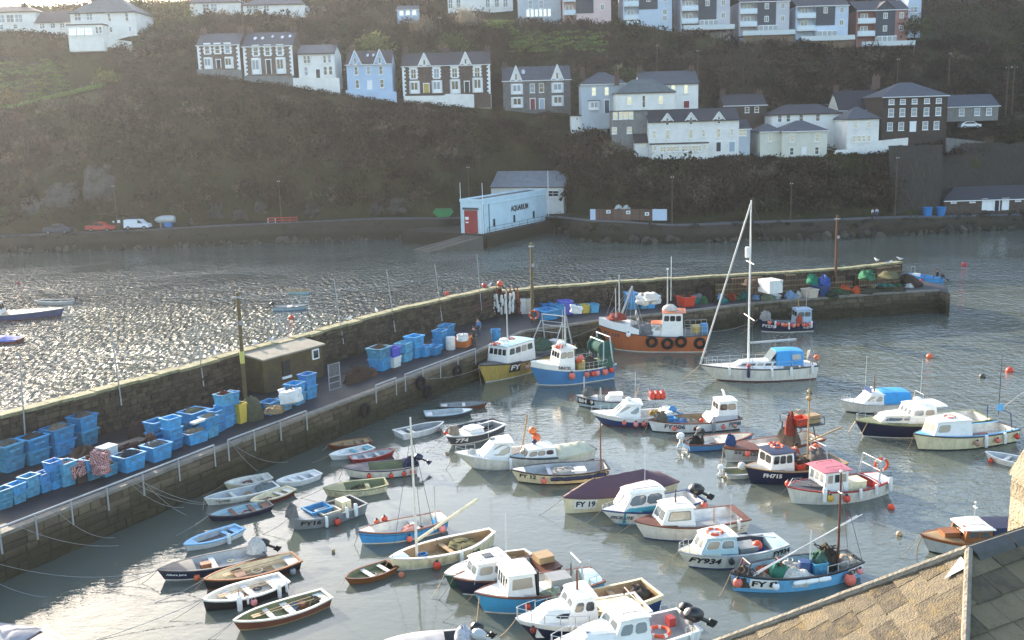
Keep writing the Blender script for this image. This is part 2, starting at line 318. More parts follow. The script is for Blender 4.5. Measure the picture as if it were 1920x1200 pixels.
def house(label, x0, x1, ye, yb, off=1.5, deep=8, wall='white', roof='blue', rt='gable', yr=None, win=(), doors=(), chim=(), gab=(), bays=(), sky=(), quoin=False, yaw=0, surround=None, d=None, found=3.0, pane=None, name='house', cat='house', gabcol='white'):
 cxp = (x0 + x1) / 2
 if d is None:
  d = 200
  for _ in range(5): d = y3(Q(cxp, yb, d).x) + off
 a, b = Q(x0, yb, d), Q(x1, yb, d); z0 = (a.z + b.z) / 2; cx = (a.x + b.x) / 2; W = (b.x - a.x) / math.cos(yaw); s = PPM(d)
 tl = ROLL * (cxp - 960) * 0
 top = Q(cxp, ye, d).z - z0; rz_ = (Q(cxp, yr, d).z - z0 + .0) if yr is not None else top + 2.5
 root = thing(name, label, cat, (cx, d, z0), yaw)
 FOOT.append((cx - W / 2 - 1, cx + W / 2 + 1, d - 1.5, d + deep + 2, z0 + top * .8))
 X = lambda px: (Q(px, yb, d).x - cx) / math.cos(yaw)
 Zl = lambda px, py: Q(px, py, d).z - Q(px, yb, d).z
 wm_ = WALLM[wall]; hw = W / 2; dz = (rz_ - top)
 m = MB(); m.box((0, deep / 2, (top - found) / 2), (W, deep, top + found))
 if rt == 'gable':
  for sx in (-1, 1): m.add([(sx * hw, .02, top), (sx * hw, deep - .02, top), (sx * hw, deep / 2, rz_ - .12)], [(0, 1, 2)])
 m.build('wall', wm_, root)
 r = MB(); ov = .3; t = .14
 if rt == 'gable':
  for sgn, ya, yb_ in ((1, -ov, deep / 2), (-1, deep + ov, deep / 2)):
   za = top - ov * dz / (deep / 2)
   r.add([(-hw - .15, ya, za), (hw + .15, ya, za), (hw + .15, yb_, rz_), (-hw - .15, yb_, rz_), (-hw - .15, ya, za + t), (hw + .15, ya, za + t), (hw + .15, yb_, rz_ + t), (-hw - .15, yb_, rz_ + t)],
     [(0, 1, 2, 3), (4, 7, 6, 5), (0, 4, 5, 1), (1, 5, 6, 2), (2, 6, 7, 3), (3, 7, 4, 0)])
 elif rt == 'hip':
  h = min(hw - .3, deep / 2 * .9); e = ov
  v = [(-hw - e, -e, top), (hw + e, -e, top), (hw + e, deep + e, top), (-hw - e, deep + e, top), (-hw + h, deep / 2, rz_), (hw - h, deep / 2, rz_)]
  v += [(x, y, z - .18) for x, y, z in v[:4]]
  r.add(v, [(0, 1, 5, 4), (1, 2, 5), (2, 3, 4, 5), (3, 0, 4), (6, 7, 1, 0), (7, 8, 2, 1), (8, 9, 3, 2), (9, 6, 0, 3), (6, 9, 8, 7)])
 elif rt == 'flat':
  r.box((0, deep / 2, top + .12), (W + .4, deep + .4, .22))
 ro = r.build('roof', ROOF[roof], root)
 if rt != 'flat':
  g = MB(); g.box((0, -ov - .06, top - .12), (W + .5, .1, .14)); g.build('gutter', TRIMW if wall != 'white' else ROOF['dark'], ro)
 for cxp_, w_, h_ in chim:
  c = MB(); h_ *= .6; zc = rz_ - .5; x = max(-hw + .5, min(hw - .5, X(cxp_))); c.box((x, deep / 2 + (.03), zc + h_ / 2), (w_, .7, h_ + 1)); c.box((x, deep / 2 + .03, zc + h_ + .5), (w_ + .15, .85, .14))
  co = c.build('chimney', BRICKC, root)
  for k in (-.25, .25): p = MB(); p.lathe([(.12, 0), (.1, .4)], 6, (x + k * w_, deep / 2 + .03, zc + h_ + .57)); p.build('chimney_pot', POT, co)
 def window(x, z, w, h, nm='window', fm=TRIMW, y=-.02, bars=1, pm=None, par=root):
  f = MB(); b_ = min(.09, w * .12)
  f.box((x - w / 2 + b_ / 2, y - .03, z), (b_, .1, h)); f.box((x + w / 2 - b_ / 2, y - .03, z), (b_, .1, h)); f.box((x, y - .028, z + h / 2 - b_ / 2), (w - 2 * b_, .1, b_)); f.box((x, y - .028, z - h / 2 + b_ / 2), (w - 2 * b_, .1, b_))
  for k in range(bars): f.box((x, y - .026, z - h / 2 + h * (k + 1) / (bars + 1)), (w - 2 * b_, .07, b_ * .6))
  if w > 1.1: f.box((x, y - .024, z), (b_ * .7, .06, h - 2 * b_))
  fo = f.build(nm, fm, par); p = MB(); p.add([(x - w / 2 + b_, y - .012, z - h / 2 + b_), (x + w / 2 - b_, y - .012, z - h / 2 + b_), (x + w / 2 - b_, y - .006, z + h / 2 - b_), (x - w / 2 + b_, y - .006, z + h / 2 - b_)], [(0, 1, 2, 3)])
  pm = pm if pm is not None else (pane if pane is not None else R.choice((0, 0, 1, 2)))
  if par is root: p.build('pane', PANE[pm], fo, fix=False)
  else: p.build('pane', PANE[pm], root, fix=False)
  s_ = MB(); s_.box((x, y - .06, z - h / 2 - .06), (w + .2, .2, .1)); s_.build('sill', fm, fo if par is root else root)
  return fo
 for row in win:
  yc, hp, wp, xs_ = row[:4]; pm = row[4] if len(row) > 4 else None
  for px in xs_:
   x, z, w, h = X(px), Zl(px, yc), wp / s / math.cos(yaw), hp / s
   if surround or quoin:
    q = MB(); k = 0; zz = z - h / 2 - .1
    while zz < z + h / 2 + .3 and quoin:
     q.box((x, -.012, zz + .16), (w + (.75 if k % 2 else .45), .05, .32)); zz += .325; k += 1
    if surround: q.box((x, -.01, z), (w + .4, .05, h + .4))
    q.build('window_surround', TRIMW if quoin else WALLM[surround], root); window(x, z, w, h, pm=pm, y=-.045)
   else: window(x, z, w, h, pm=pm)
 for px, y1_, y2_, wp, col in doors:
  x = X(px); zt, zb_ = Zl(px, y1_), Zl(px, y2_); h = zt - zb_; w = wp / s
  q = MB(); q.box((x - w / 2 - .07, -.05, zb_ + h / 2), (.14, .12, h)); q.box((x + w / 2 + .07, -.05, zb_ + h / 2), (.14, .12, h)); q.box((x, -.052, zt + .08), (w + .4, .13, .18)); fr = q.build('door_frame', TRIMW, root)
  q = MB(); q.box((x, -.02, zb_ + h / 2), (w, .06, h)); q.box((x, -.056, zb_ + h * .7), (w * .6, .02, h * .35)); q.build('door', DOORM[col], root)
 if quoin:
  q = MB(); zz = -.2; k = 0
  while zz < top - .3:
   for sx in (-1, 1): ww = .7 if k % 2 else .42; q.box((sx * (hw - ww / 2 + .02), -.01, zz + .2), (ww, .06, .39))
   zz += .4; k += 1
  q.build('quoins', TRIMW, root)
 for px, wp, hp in gab:                # gablets rising from the front wall
  x = X(px); w = wp / s; h = hp / s; q = MB()
  q.add([(x - w / 2, -.06, top - .3), (x + w / 2, -.06, top - .3), (x + w / 2, -.06, top), (x, -.06, top + h), (x - w / 2, -.06, top)], [(0, 1, 2, 3, 4)])
  q.build('gable', WALLM[gabcol], root, fix=False); q = MB()
  for sx in (-1, 1):
   a1 = Vector((x + sx * (w / 2 + .15), -.2, top - .1)); a2 = Vector((x, -.2, top + h + .1)); b2 = Vector((x, deep / 2, top + h + .1)); b1 = Vector((x + sx * (w / 2 + .15), deep * .3, top - .1))
   q.add([a1, a2, b2, b1] + [p - Vector((0, 0, .12)) for p in (a1, a2, b2, b1)], [(0, 1, 2, 3), (7, 6, 5, 4), (0, 4, 5, 1), (0, 3, 7, 4)])
  q.build('gable_roof', ROOF[roof], ro)
  q = MB()
  for sx in (-1, 1): q.tube([(x + sx * (w / 2 + .1), -.24, top - .15), (x, -.24, top + h + .05)], .09, 4)
  q.build('bargeboard', TRIMW, ro)
  window(x, top + h * .25, w * .22, h * .45, pm=0, y=-.08, bars=0)
 for px, wp, yt, ybm, roofed in bays:
  x = X(px); w = wp / s; zt, zb_ = Zl(px, yt), Zl(px, ybm); q = MB(); q.prism([(x - w / 2, -.02), (x - w * .32, -.7), (x + w * .32, -.7), (x + w / 2, -.02)], zb_, zt, 2); bo = q.build('bay_window', TRIMW, root)
  hh = zt - zb_; q = MB()
  for k in (-1, 1): q.box((x + k * w * .16, -.715, zb_ + hh * .58), (w * .26, .02, hh * .55))
  q.build('pane', PANE[R.choice((0, 1, 2))], bo)
  if roofed: q = MB(); q.prism([(x - w / 2 - .15, -.02), (x - w * .36, -.85), (x + w * .36, -.85), (x + w / 2 + .15, -.02)], zt + .01, zt + .16, 2); q.build('bay_roof', ROOF['grey'], bo)
 for px, py, wp, hp in sky:            # roof windows
  k = (Zl(px, py) - top) / dz; y = k * deep / 2; q = MB(); n = Vector((0, -dz, deep / 2)).normalized(); u = Vector((0, deep / 2, dz)).normalized(); c = Vector((X(px), y, top + k * dz + t)) + n * .05; w, h = wp / s, hp / s * 2.4
  q.add([c + Vector((i * w / 2, 0, 0)) + u * j * h / 2 + n * e for e in (-.1, .04) for i, j in ((-1, -1), (1, -1), (1, 1), (-1, 1))], [(0, 3, 2, 1), (4, 5, 6, 7), (0, 1, 5, 4), (1, 2, 6, 5), (2, 3, 7, 6), (3, 0, 4, 7)])
  q.build('roof_window', PANE[3], ro)
 return root
def gwall(label, pts, h, m='white', t=.35, off=.6, name='garden_wall', below=2.0, cat='wall'):
 """low wall along a line of photo points (its top edge), standing in front of the houses"""
 P = []
 for px, py in pts:
  d = 200
  for _ in range(5): d = y3(Q(px, py, d).x) + off
  P.append(Q(px, py, d))
 m_ = MB()
 for a, b in zip(P, P[1:]):
  m_.add([(a.x, a.y, a.z - h - below), (b.x, b.y, b.z - h - below), (b.x, b.y, b.z), (a.x, a.y, a.z), (a.x, a.y + t, a.z - h - below), (b.x, b.y + t, b.z - h - below), (b.x, b.y + t, b.z), (a.x, a.y + t, a.z)],
    [(0, 1, 2, 3), (4, 7, 6, 5), (3, 2, 6, 7), (0, 3, 7, 4), (1, 5, 6, 2)])
 return tag(m_.build(name, WALLM[m]), label, cat)
# --- terrace above the cliff, left to right
house('brown stone villa with white quoins behind a balustrade, leftmost of the villas', 373, 452, 84, 133, wall='stone', roof='blue', yr=61, quoin=True, win=[(93, 14, 9, [392, 411, 430])], bays=[(392, 16, 107, 129, 0), (431, 16, 107, 129, 0)], doors=[(411, 112, 128, 7, 'dark')], chim=[(377, 1.2, 1.6), (449, 1.2, 1.8)])
house('brown stone villa with five roof windows in its slates', 459, 551, 86, 141, wall='stone', roof='blue', yr=58, deep=10, quoin=True, win=[(96, 15, 9, [483, 505, 528])], bays=[(482, 18, 108, 139, 0), (528, 18, 108, 139, 0)], doors=[(505, 112, 139, 8, 'dark')], chim=[(463, 1.2, 1.5), (548, 1.2, 1.5)], sky=[(478, 71, 5, 4), (492, 71, 5, 4), (510, 68, 4, 3), (529, 70, 5, 4), (543, 68, 5, 4)])
house('white rendered cottage with a grey slate roof beside the sky blue house', 561, 629, 100, 147, deep=9, roof='grey', yr=82, win=[(111, 14, 6, [574, 581, 611, 620]), (133, 16, 7, [575, 611, 621])], doors=[(597, 130, 147, 7, 'dark')], chim=[(626, 1.0, 1.4)])
house('sky blue house with two white pointed gables', 652, 736, 120, 172, wall='pblue', roof='brown', yr=94, win=[(132, 15, 7, [670, 693, 716]), (157, 15, 7, [671, 717])], gab=[(669, 22, 24), (715, 21, 25)], doors=[(694, 152, 168, 7, 'white')], chim=[(659, 1.1, 1.7)], sky=[(690, 104, 4, 4), (701, 104, 4, 4)], gabcol='pblue')
house('wide pair of brown stone villas with white quoins and a yellow door', 756, 920, 122, 176, wall='stone', roof='brown', yr=97, quoin=True, win=[(137, 17, 10, [777, 820, 854, 896])], gab=[(798, 22, 22), (875, 20, 22)], bays=[(778, 19, 150, 174, 0), (820, 19, 150, 174, 0), (854, 19, 149, 176, 1), (896, 19, 147, 175, 1)], doors=[(800, 156, 173, 9, 'yellow'), (876, 154, 174, 8, 'dark')], chim=[(759, 1.1, 1.8), (837, 1.2, 1.6), (917, 1.1, 1.4)])
house('grey stone pair of houses with a red and a pale blue door', 944, 1070, 150, 203, wall='gstone', roof='grey', yr=124, win=[(165, 16, 9, [999, 1016])], gab=[(969, 20, 26), (1046, 21, 26)], bays=[(970, 22, 156, 176, 0), (970, 22, 181, 201, 0), (1046, 22, 156, 175, 0), (1046, 22, 180, 200, 0)], doors=[(999, 185, 205, 8, 'red'), (1016, 186, 205, 8, 'pale')], sky=[(983, 135, 6, 6)], chim=[(947, 1.0, 1.2)])
house('pale grey hipped house with a dormer and a dark blue arched door', 1091, 1174, 157, 213, wall='grey', roof='blue', rt='hip', yr=134, win=[(171, 15, 8, [1114, 1138], 3)], bays=[(1114, 20, 189, 206, 1)], doors=[(1138, 188, 212, 8, 'blue')], chim=[(1094, .9, 1.2)])
house('low flat white store with small windows below the pale grey house', 1071, 1139, 217, 243, off=-1.5, roof='dark', rt='flat', deep=4, win=[(222, 4, 4, [1082, 1104, 1125])], name='store_building', cat='store')
house('white house with a long slate roof, standing highest of the white group', 1200, 1309, 157, 204, off=9, roof='grey', yr=133, win=[(168, 16, 8, [1262, 1286], 3)], doors=[(1287, 190, 203, 10, 'red')], chim=[(1203, 1.1, 1.2), (1303, 1.0, 1.2)])
house('white house with a broad grey hipped roof and an arched middle window', 1156, 1265, 173, 210, off=3.5, roof='green', rt='hip', yr=147, win=[(188, 15, 9, [1180, 1239], 3), (190, 22, 6, [1207], 0)], chim=[(1158, .9, 2.0)])
house('grey slate clad extension with a band of windows under the hipped white house', 1148, 1214, 209, 255, off=0, deep=5, wall='gstone', roof='grey', rt='flat', win=[(216, 14, 9, [1154, 1165, 1174, 1183], 3), (244, 12, 9, [1152, 1180], 3)])
house('long white terrace with three pointed gablets above the cliff edge', 1216, 1385, 226, 287, off=1, wall='white', roof='dark', yr=205, win=[(227, 12, 6, [1251, 1295, 1347]), (251, 17, 8, [1252, 1295, 1347], 3), (250, 13, 5, [1227, 1319, 1372], 3)], gab=[(1251, 22, 14), (1295, 22, 14), (1347, 22, 14)], doors=[(1347, 268, 285, 8, 'dark'), (1372, 268, 286, 10, 'pale')], gabcol='white')
house('white glazed lean-to porch along the foot of the long white terrace', 1222, 1327, 270, 291, off=-1.2, deep=2.1, roof='dark', rt='flat', win=[(279, 11, 12, [1243, 1256, 1268, 1284, 1297, 1309], 3), (277, 9, 6, [1228, 1321], 3)], name='porch', cat='porch')
house('small white outhouse at the left end of the long white terrace', 1190, 1215, 266, 287, off=-.3, deep=4, roof='dark', yr=250, win=[(272, 7, 8, [1205], 3)], name='outhouse', cat='outhouse')
house('dark stone cottage with a black slate roof half hidden behind the white terrace', 1357, 1436, 197, 240, off=16, wall='dstone', roof='dark', yr=177, win=[(206, 10, 8, [1400, 1418], 0)], chim=[(1360, 1, 1.5), (1433, 1, 1)])
house('narrow grey house squeezed beside the long white terrace', 1384, 1406, 241, 282, off=3, wall='grey', roof='dark', yr=225, win=[(248, 13, 14, [1392], 3)])
house('row of low slate roofed cottages on the slope between the white houses', 1400, 1574, 197, 225, off=24, wall='gstone', roof='dark', yr=179, win=[(206, 6, 8, [1447, 1500])], chim=[(1440, 1, 1.4), (1491, 1, 1.4), (1566, 1, 1.5)])
house('white house with a brown hipped roof behind the cream house', 1447, 1576, 213, 262, off=10, roof='brown', rt='hip', yr=195, win=[(221, 13, 8, [1461, 1477, 1501, 1532], 1)])
house('cream house with a grey hipped roof at the cliff edge', 1466, 1550, 245, 296, off=1, wall='cream', roof='grey', rt='hip', yr=226, win=[(258, 16, 8, [1484, 1531], 3), (283, 14, 8, [1484, 1531], 1)], doors=[(1507, 277, 290, 6, 'white')])
house('cream wing joined to the left of the cream hipped house', 1425, 1465, 246, 292, off=2.2, wall='cream', roof='grey', rt='hip', yr=232, win=[(258, 15, 7, [1443], 3)])
house('tall house with a big dark roof and a dormer behind the white tower house', 1572, 1652, 206, 250, off=12, wall='cream', roof='dark', yr=170, chim=[(1576, 1, 1.5), (1648, 1, 1.5)], win=[(225, 10, 8, [1580])])
house('narrow white tower house with a pointed grey roof', 1587, 1646, 222, 288, off=1.2, roof='grey', rt='hip', yr=200, win=[(234, 12, 7, [1602, 1627], 3), (260, 12, 7, [1600, 1609, 1618, 1628], 3), (281, 9, 7, [1618, 1632], 1)])
house('brown Georgian stone house with fifteen white sash windows', 1653, 1774, 180, 247, off=2, deep=11, wall='dstone', roof='blue', rt='hip', yr=153, win=[(190, 9, 10, [1669, 1690, 1712, 1735, 1757], 2), (210, 15, 10, [1669, 1690, 1712, 1735, 1757], 2), (236, 15, 10, [1668, 1689, 1734, 1755], 2)], doors=[(1711, 229, 247, 9, 'white')], chim=[(1658, 1.3, 2.2)])
house('low grey annexe over open carports beside the Georgian house', 1776, 1871, 199, 225, off=5, wall='gstone', roof='blue', yr=178, win=[(210, 13, 10, [1802, 1831, 1853], 2)], found=.2)
# --- upper row
house('white hillside bungalow with a brown hipped roof in the corner of the hill', -40, 70, 22, 58, d=246, wall='white', roof='brown', rt='hip', yr=8, win=[(35, 14, 14, [5, 22, 38]), (50, 8, 8, [4, 30])], chim=[(35, 1, .8)])
house('low white garage with a brown roof between two white houses', 68, 134, 41, 56, d=243, roof='brown', yr=19, win=[(48, 9, 9, [80, 100, 118])], name='garage', cat='garage')
house('large white house with a balcony and dormers on the left hill', 136, 258, 23, 73, d=238, deep=12, roof='green', rt='hip', yr=-12, win=[(33, 15, 6, [209, 242]), (56, 9, 5, [210, 246]), (30, 14, 12, [150, 172])], chim=[(165, 1.5, 1.5)], found=1)
house('white glazed sunroom with a roof terrace below the large white house', 128, 194, 47, 70, d=235, deep=4, roof='dark', rt='flat', win=[(59, 13, 14, [137, 152, 167], 3), (57, 12, 5, [183, 190])], name='sunroom', cat='sunroom')
house('white rounded villa at the top edge of the hill', 357, 452, 4, 23, d=262, roof='grey', yr=-14, rt='hip', win=[(13, 12, 12, [387, 402])])
house('small white house with big windows right of the rounded villa', 456, 572, 8, 22, d=262, roof='grey', yr=-10, rt='hip', win=[(15, 11, 10, [468, 480, 500])])
house('little teal summerhouse with a glazed gable in the gardens', 745, 784, 18, 31, d=246, wall='pblue', roof='grey', yr=10, deep=4, win=[(24, 9, 8, [753, 765, 777], 3)], name='summerhouse', cat='summerhouse')
house('white flat fronted house with tall windows under the top edge', 840, 962, -10, 18, d=262, roof='grey', yr=-30, win=[(5, 18, 8, [845, 860, 915, 932, 948], 1)])
house('pale house with a white conservatory above the garden fence', 972, 1052, -12, 30, d=250, wall='grey', roof='grey', yr=-30, win=[(8, 14, 8, [995, 1015]), (24, 13, 6, [990, 998, 1006, 1014, 1022, 1030], 3)])
def townhouse(label, x0, x1, yt, yb, d, wall, xs_, panel_bot, fl, gab=None, right=None, deck=None):
 """block of flats: balconies on the left third, slate panel in the middle, painted right third"""
 a, b = Q(x0, yb, d), Q(x1, yb, d); z0, cx, W = (a.z + b.z) / 2, (a.x + b.x) / 2, b.x - a.x; s = PPM(d); top = (yb - yt) / s; hw = W / 2
 root = thing('townhouse', label, 'townhouse', (cx, d, z0)); FOOT.append((cx - hw - 1, cx + hw + 1, d - 2, d + 14, z0 + top))
 X = lambda px: Q(px, yb, d).x - cx; Z = lambda py: (yb - py) / s
 m = MB(); xa, xb = X(xs_[0]), X(xs_[1])
 m.box(((xa + hw) / 2, 5.5, (top - 4) / 2), (hw - xa, 11, top + 4)); m.box(((xa - hw) / 2, 6.2, (top - 4) / 2), (xa + hw, 9.6, top + 4)); m.box((-hw + .1, 1.0, (top - 4) / 2), (.2, 2.0, top + 4)); m.build('wall', WALLM[wall], root)
 p = MB(); pz = Z(panel_bot); p.box(((xa + xb) / 2, -.04, (top + pz) / 2), (xb - xa, .1, top - pz))
 if gab: gx = (xa + xb) / 2; gh = Z(gab) - top; p.add([(xa, -.09, top), (xb, -.09, top), (gx, -.09, top + gh)], [(0, 1, 2)])
 p.build('slate_panel', WALLM['slate'], root)
 r = MB(); rz_ = top + 2.6
 for ya, yb_ in ((-.3, 5.5), (11.3, 5.5)):
  r.add([(-hw - .2, ya, top), (hw + .2, ya, top), (hw + .2, yb_, rz_), (-hw - .2, yb_, rz_), (-hw - .2, ya, top - .15), (hw + .2, ya, top - .15)], [(0, 1, 2, 3), (0, 4, 5, 1)])
 if gab:
  for q in ((xa - .2, gx), (xb + .2, gx)): r.add([(q[0], -.35, top - .05), (q[1], -.35, top + gh + .12), (q[1], 5.4, top + gh + .12), (q[0], 3, top - .05)], [(0, 1, 2, 3)])
 ro = r.build('roof', ROOF['dark'], root); g = MB(); g.box((0, -.38, top - .08), (W + .4, .1, .16)); g.build('gutter', TRIMW, ro)
 n = len(fl)
 for i, fy in enumerate(fl):           # floors: balcony slab, glass rail, french windows
  z = Z(fy); q = MB(); q.box(((xa - hw) / 2, .4, z), (xa + hw - .1, 1.9, .16)); bo = q.build('balcony', TRIMW, root)
  q = MB(); q.box(((xa - hw) / 2, -.5, z + .6), (xa + hw - .15, .03, .95)); q.build('glass_rail', paint('#b9cbd8', .1, .1, 1, .8), bo)
  w = 1.5; q = MB(); x = (xa - hw) / 2; q.box((x, 1.37, z + 1.15), (w + .2, .06, 2.2)); f = q.build('french_window', TRIMW, root); q = MB()
  for k in (-1, 1): q.box((x + k * w / 4, 1.33, z + 1.15), (w / 2 - .12, .03, 1.9))
  q.build('pane', PANE[R.choice((1, 2, 2))], f)
  for xx in ((xa + xb) / 2, (xb + hw) / 2):
   yy = -.1 if xx < xb else -.01
   if xx < xb and z < pz: continue
   q = MB(); q.box((xx, yy - .03, z + 1.5), (.95, .08, 1.3)); f = q.build('window', TRIMW, root); q = MB()
   for k in (-1, 1): q.box((xx + k * .2, yy - .075, z + 1.5), (.32, .02, 1.05))
   q.build('pane', PANE[R.choice((0, 1))], f)
 if deck:                              # glazed garden room and terrace at the bottom
  q = MB(); x = (xa + xb) / 2
  q.box((x, -.9, 1.15), (xb - xa - .2, 1.7, 2.3)); q.build('garden_room', TRIMW, root); q = MB()
  for k in range(4): q.box((xa + (xb - xa) * (k + .5) / 4, -1.77, 1.2), ((xb - xa) / 4 - .15, .03, 1.9))
  q.build('garden_glazing', PANE[2], root)
  q = MB(); q.box((0, -2.4, -.15), (W + .6, 4.4, .2)); dk = q.build('deck', paint('#6b5a48', .8, .3), root); q = MB()
  for k in range(9): q.box((-hw + W * k / 8, -4.4, -1.2), (.16, .16, 2.2))
  q.build('deck_posts', paint('#77685a', .8, .3), dk); q = MB(); q.box((0, -4.52, .5), (W + .4, .03, 1.0)); q.build('glass_rail', paint('#aab9c4', .1, .1, 1, .8), dk)
  if deck == 2: q = MB(); q.box((0, -4.3, -1.4), (W + .2, .12, 2.2)); q.build('deck_skirt', paint('#7d6850', .85, .4), dk)
townhouse('pale pink block of flats with a dark slate panel above the garden fence', 1056, 1146, -20, 40, 246, 'pink', (1080, 1113), 26, [28, 5])
townhouse('light blue block of flats with a slate panel on its right side', 1169, 1260, -12, 50, 244, 'sky', (1198, 1233), 20, [48, 37, 14])
townhouse('lavender block of flats with a glazed terrace on stilts', 1277, 1368, -5, 58, 242, 'lav', (1309, 1343), 40, [44, 22, 0], deck=1)
townhouse('grey and white block of flats with a wide dark slate front', 1386, 1479, 8, 68, 241, 'lav', (1419, 1454), 50, [50, 28], gab=-8, deck=2)
townhouse('light blue flats with a dark pointed centre and a tall timber deck', 1492, 1589, 16, 78, 240, 'sky', (1528, 1564), 50, [58, 36], gab=0, deck=2)
townhouse('rose pink flats with a dark pointed centre, rightmost of the row', 1605, 1700, 24, 88, 240, 'rose', (1639, 1676), 69, [68, 46], gab=9, deck=1)
house('blue house with glass balconies tucked behind the rose pink flats', 1701, 1726, -15, 46, d=250, wall='sky', roof='dark', yr=-25, win=[(18, 10, 14, [1712], 2), (32, 10, 14, [1712], 2)])
# --- garden walls in front of the villas
gwall('tall white retaining wall under the large white hill house', [(128, 70), (190, 71), (246, 78)], 5.5, off=17.5, below=0)
gwall('pale balustraded garden wall in front of the leftmost villa', [(369, 130), (452, 131)], 1.8, m='gstone')
gwall('grey stone garden wall in front of the villa with roof windows', [(457, 142), (549, 143)], 1.8, m='gstone')
gwall('white garden wall below the white rendered cottage', [(549, 146), (636, 146)], 1.9)
gwall('sky blue garden wall in front of the sky blue house', [(648, 169), (700, 171), (743, 172)], 1.2, m='pblue')
gwall('white garden wall below the pair of brown villas', [(757, 180), (832, 179), (836, 176), (921, 177)], 2.0)
gwall('white garden wall running right from the narrow tower house', [(1564, 282), (1590, 280), (1646, 264), (1703, 258)], 2.6, off=.2)
gwall('long low stone wall edging the lane at the right end of the cliff', [(1775, 258), (1850, 266), (1925, 276), (2050, 285)], 1.0, m='gstone', off=-2)
# ================================================================ far shore
AQ = [G(868, 436, 2.3), G(904, 438, 2.3), None, None]; AQ[2] = G(1025, 412, 2.3); AQ[3] = AQ[0] + AQ[2] - AQ[1]
def aquarium():
 o = AQ[1]; ux = (AQ[2] - AQ[1]); Lx = ux.length; ang = math.atan2(ux.y, ux.x); Wd = (AQ[0] - AQ[1]).length; H = 5.5
 root = thing('aquarium_building', 'pale blue flat roofed building lettered AQUARIUM at the head of the slipway', 'building', o, ang); root.location.z = 2.3
 WB = paint('#c9e0e8', .7, .18, .4)
 m = MB(); m.box((Lx / 2, Wd / 2, H / 2 - 1), (Lx, Wd, H + 2)); m.build('wall', WB, root)
 p = MB(); p.box((Lx / 2, .1, H + .2), (Lx + .3, .3, .5)); p.box((Lx / 2, Wd - .1, H + .2), (Lx + .3, .3, .5)); p.box((0, Wd / 2, H + .2), (.3, Wd - .5, .5)); p.box((Lx, Wd / 2, H + .2), (.3, Wd - .5, .5)); p.box((Lx / 2, -.08, H - .55), (Lx, .12, .1)); p.build('parapet', WB, root)
 r = MB(); r.box((Lx / 2, Wd / 2, H + .1), (Lx - .3, Wd - .5, .2)); r.build('roof', paint('#6d6a66', .9, .3), root)
 d = MB(); d.box((-.06, Wd / 2, 2.0), (.12, Wd * .62, 4.0)); dd = d.build('door', paint('#a23a38', .6, .15), root)
 l = MB()
 for k in range(7): l.box((-.125, Wd * (.24 + .087 * k), 2), (.02, .05, 3.9))
 l.build('door_ribs', paint('#8c302f', .6, .1), dd)
 l = MB(); l.box((-.14, Wd * .68, 2.6), (.02, .7, .5)); l.box((-.14, Wd * .68, 1.9), (.02, .6, .25)); l.build('notice', TRIMW, dd)
 l = MB(); l.box((-.1, Wd / 2, 4.3), (.35, Wd * .72, .35)); l.build('door_head', paint('#4c4f55', .7, .2), root)
 for x in (Lx * .17, Lx * .47, Lx * .78):
  w = MB(); w.box((x, -.03, 1.5), (.75, .1, 1.4)); wo_ = w.build('window', paint('#8aa0aa', .6, .2), root); w = MB(); w.box((x, -.09, 1.5), (.55, .03, 1.2)); w.build('pane', PANE[0], wo_)
 d = MB(); d.tube([(Lx * .02, -.1, 5), (Lx * .02, -.1, 0)], .07, 5); d.tube([(Lx * .1, -.1, 5), (Lx * .1, -.1, 0)], .07, 5); d.build('drainpipe', paint('#3b4650', .6), root)
 text_on(root, 'AQUARIUM', (Lx * .56, -.05, 3.35), Matrix(((1, 0, 0), (0, 0, -1), (0, 1, 0))), 1.35, 6.6, paint('#1c232b', .6, .1))
 return root
def textmesh(s, size, width, depth=.012):
 cu = bpy.data.curves.new('text', 'FONT'); cu.body = s; cu.size = size; cu.extrude = depth; cu.offset = size * .035; cu.resolution_u = 2; cu.align_x = 'CENTER'; cu.align_y = 'CENTER'
 o = bpy.data.objects.new('text', cu); COL.objects.link(o); dg = bpy.context.evaluated_depsgraph_get(); me = bpy.data.meshes.new_from_object(o.evaluated_get(dg)); bpy.data.objects.remove(o); bpy.data.curves.remove(cu)
 xs_ = [v.co.x for v in me.vertices]; w = max(xs_) - min(xs_)
 for v in me.vertices: v.co.x *= width / w
 return me
def text_on(root, s, loc, rot, size, width, mat, name='lettering'):
 me = textmesh(s, size, width); me.transform(Matrix.Translation(loc) @ rot.to_4x4()); me.materials.clear(); me.materials.append(mat)
 o = bpy.data.objects.new(name, me); COL.objects.link(o); o.parent = root; return o
aq = aquarium()
XZ = Matrix(((1, 0, 0), (0, 0, -1), (0, 1, 0)))
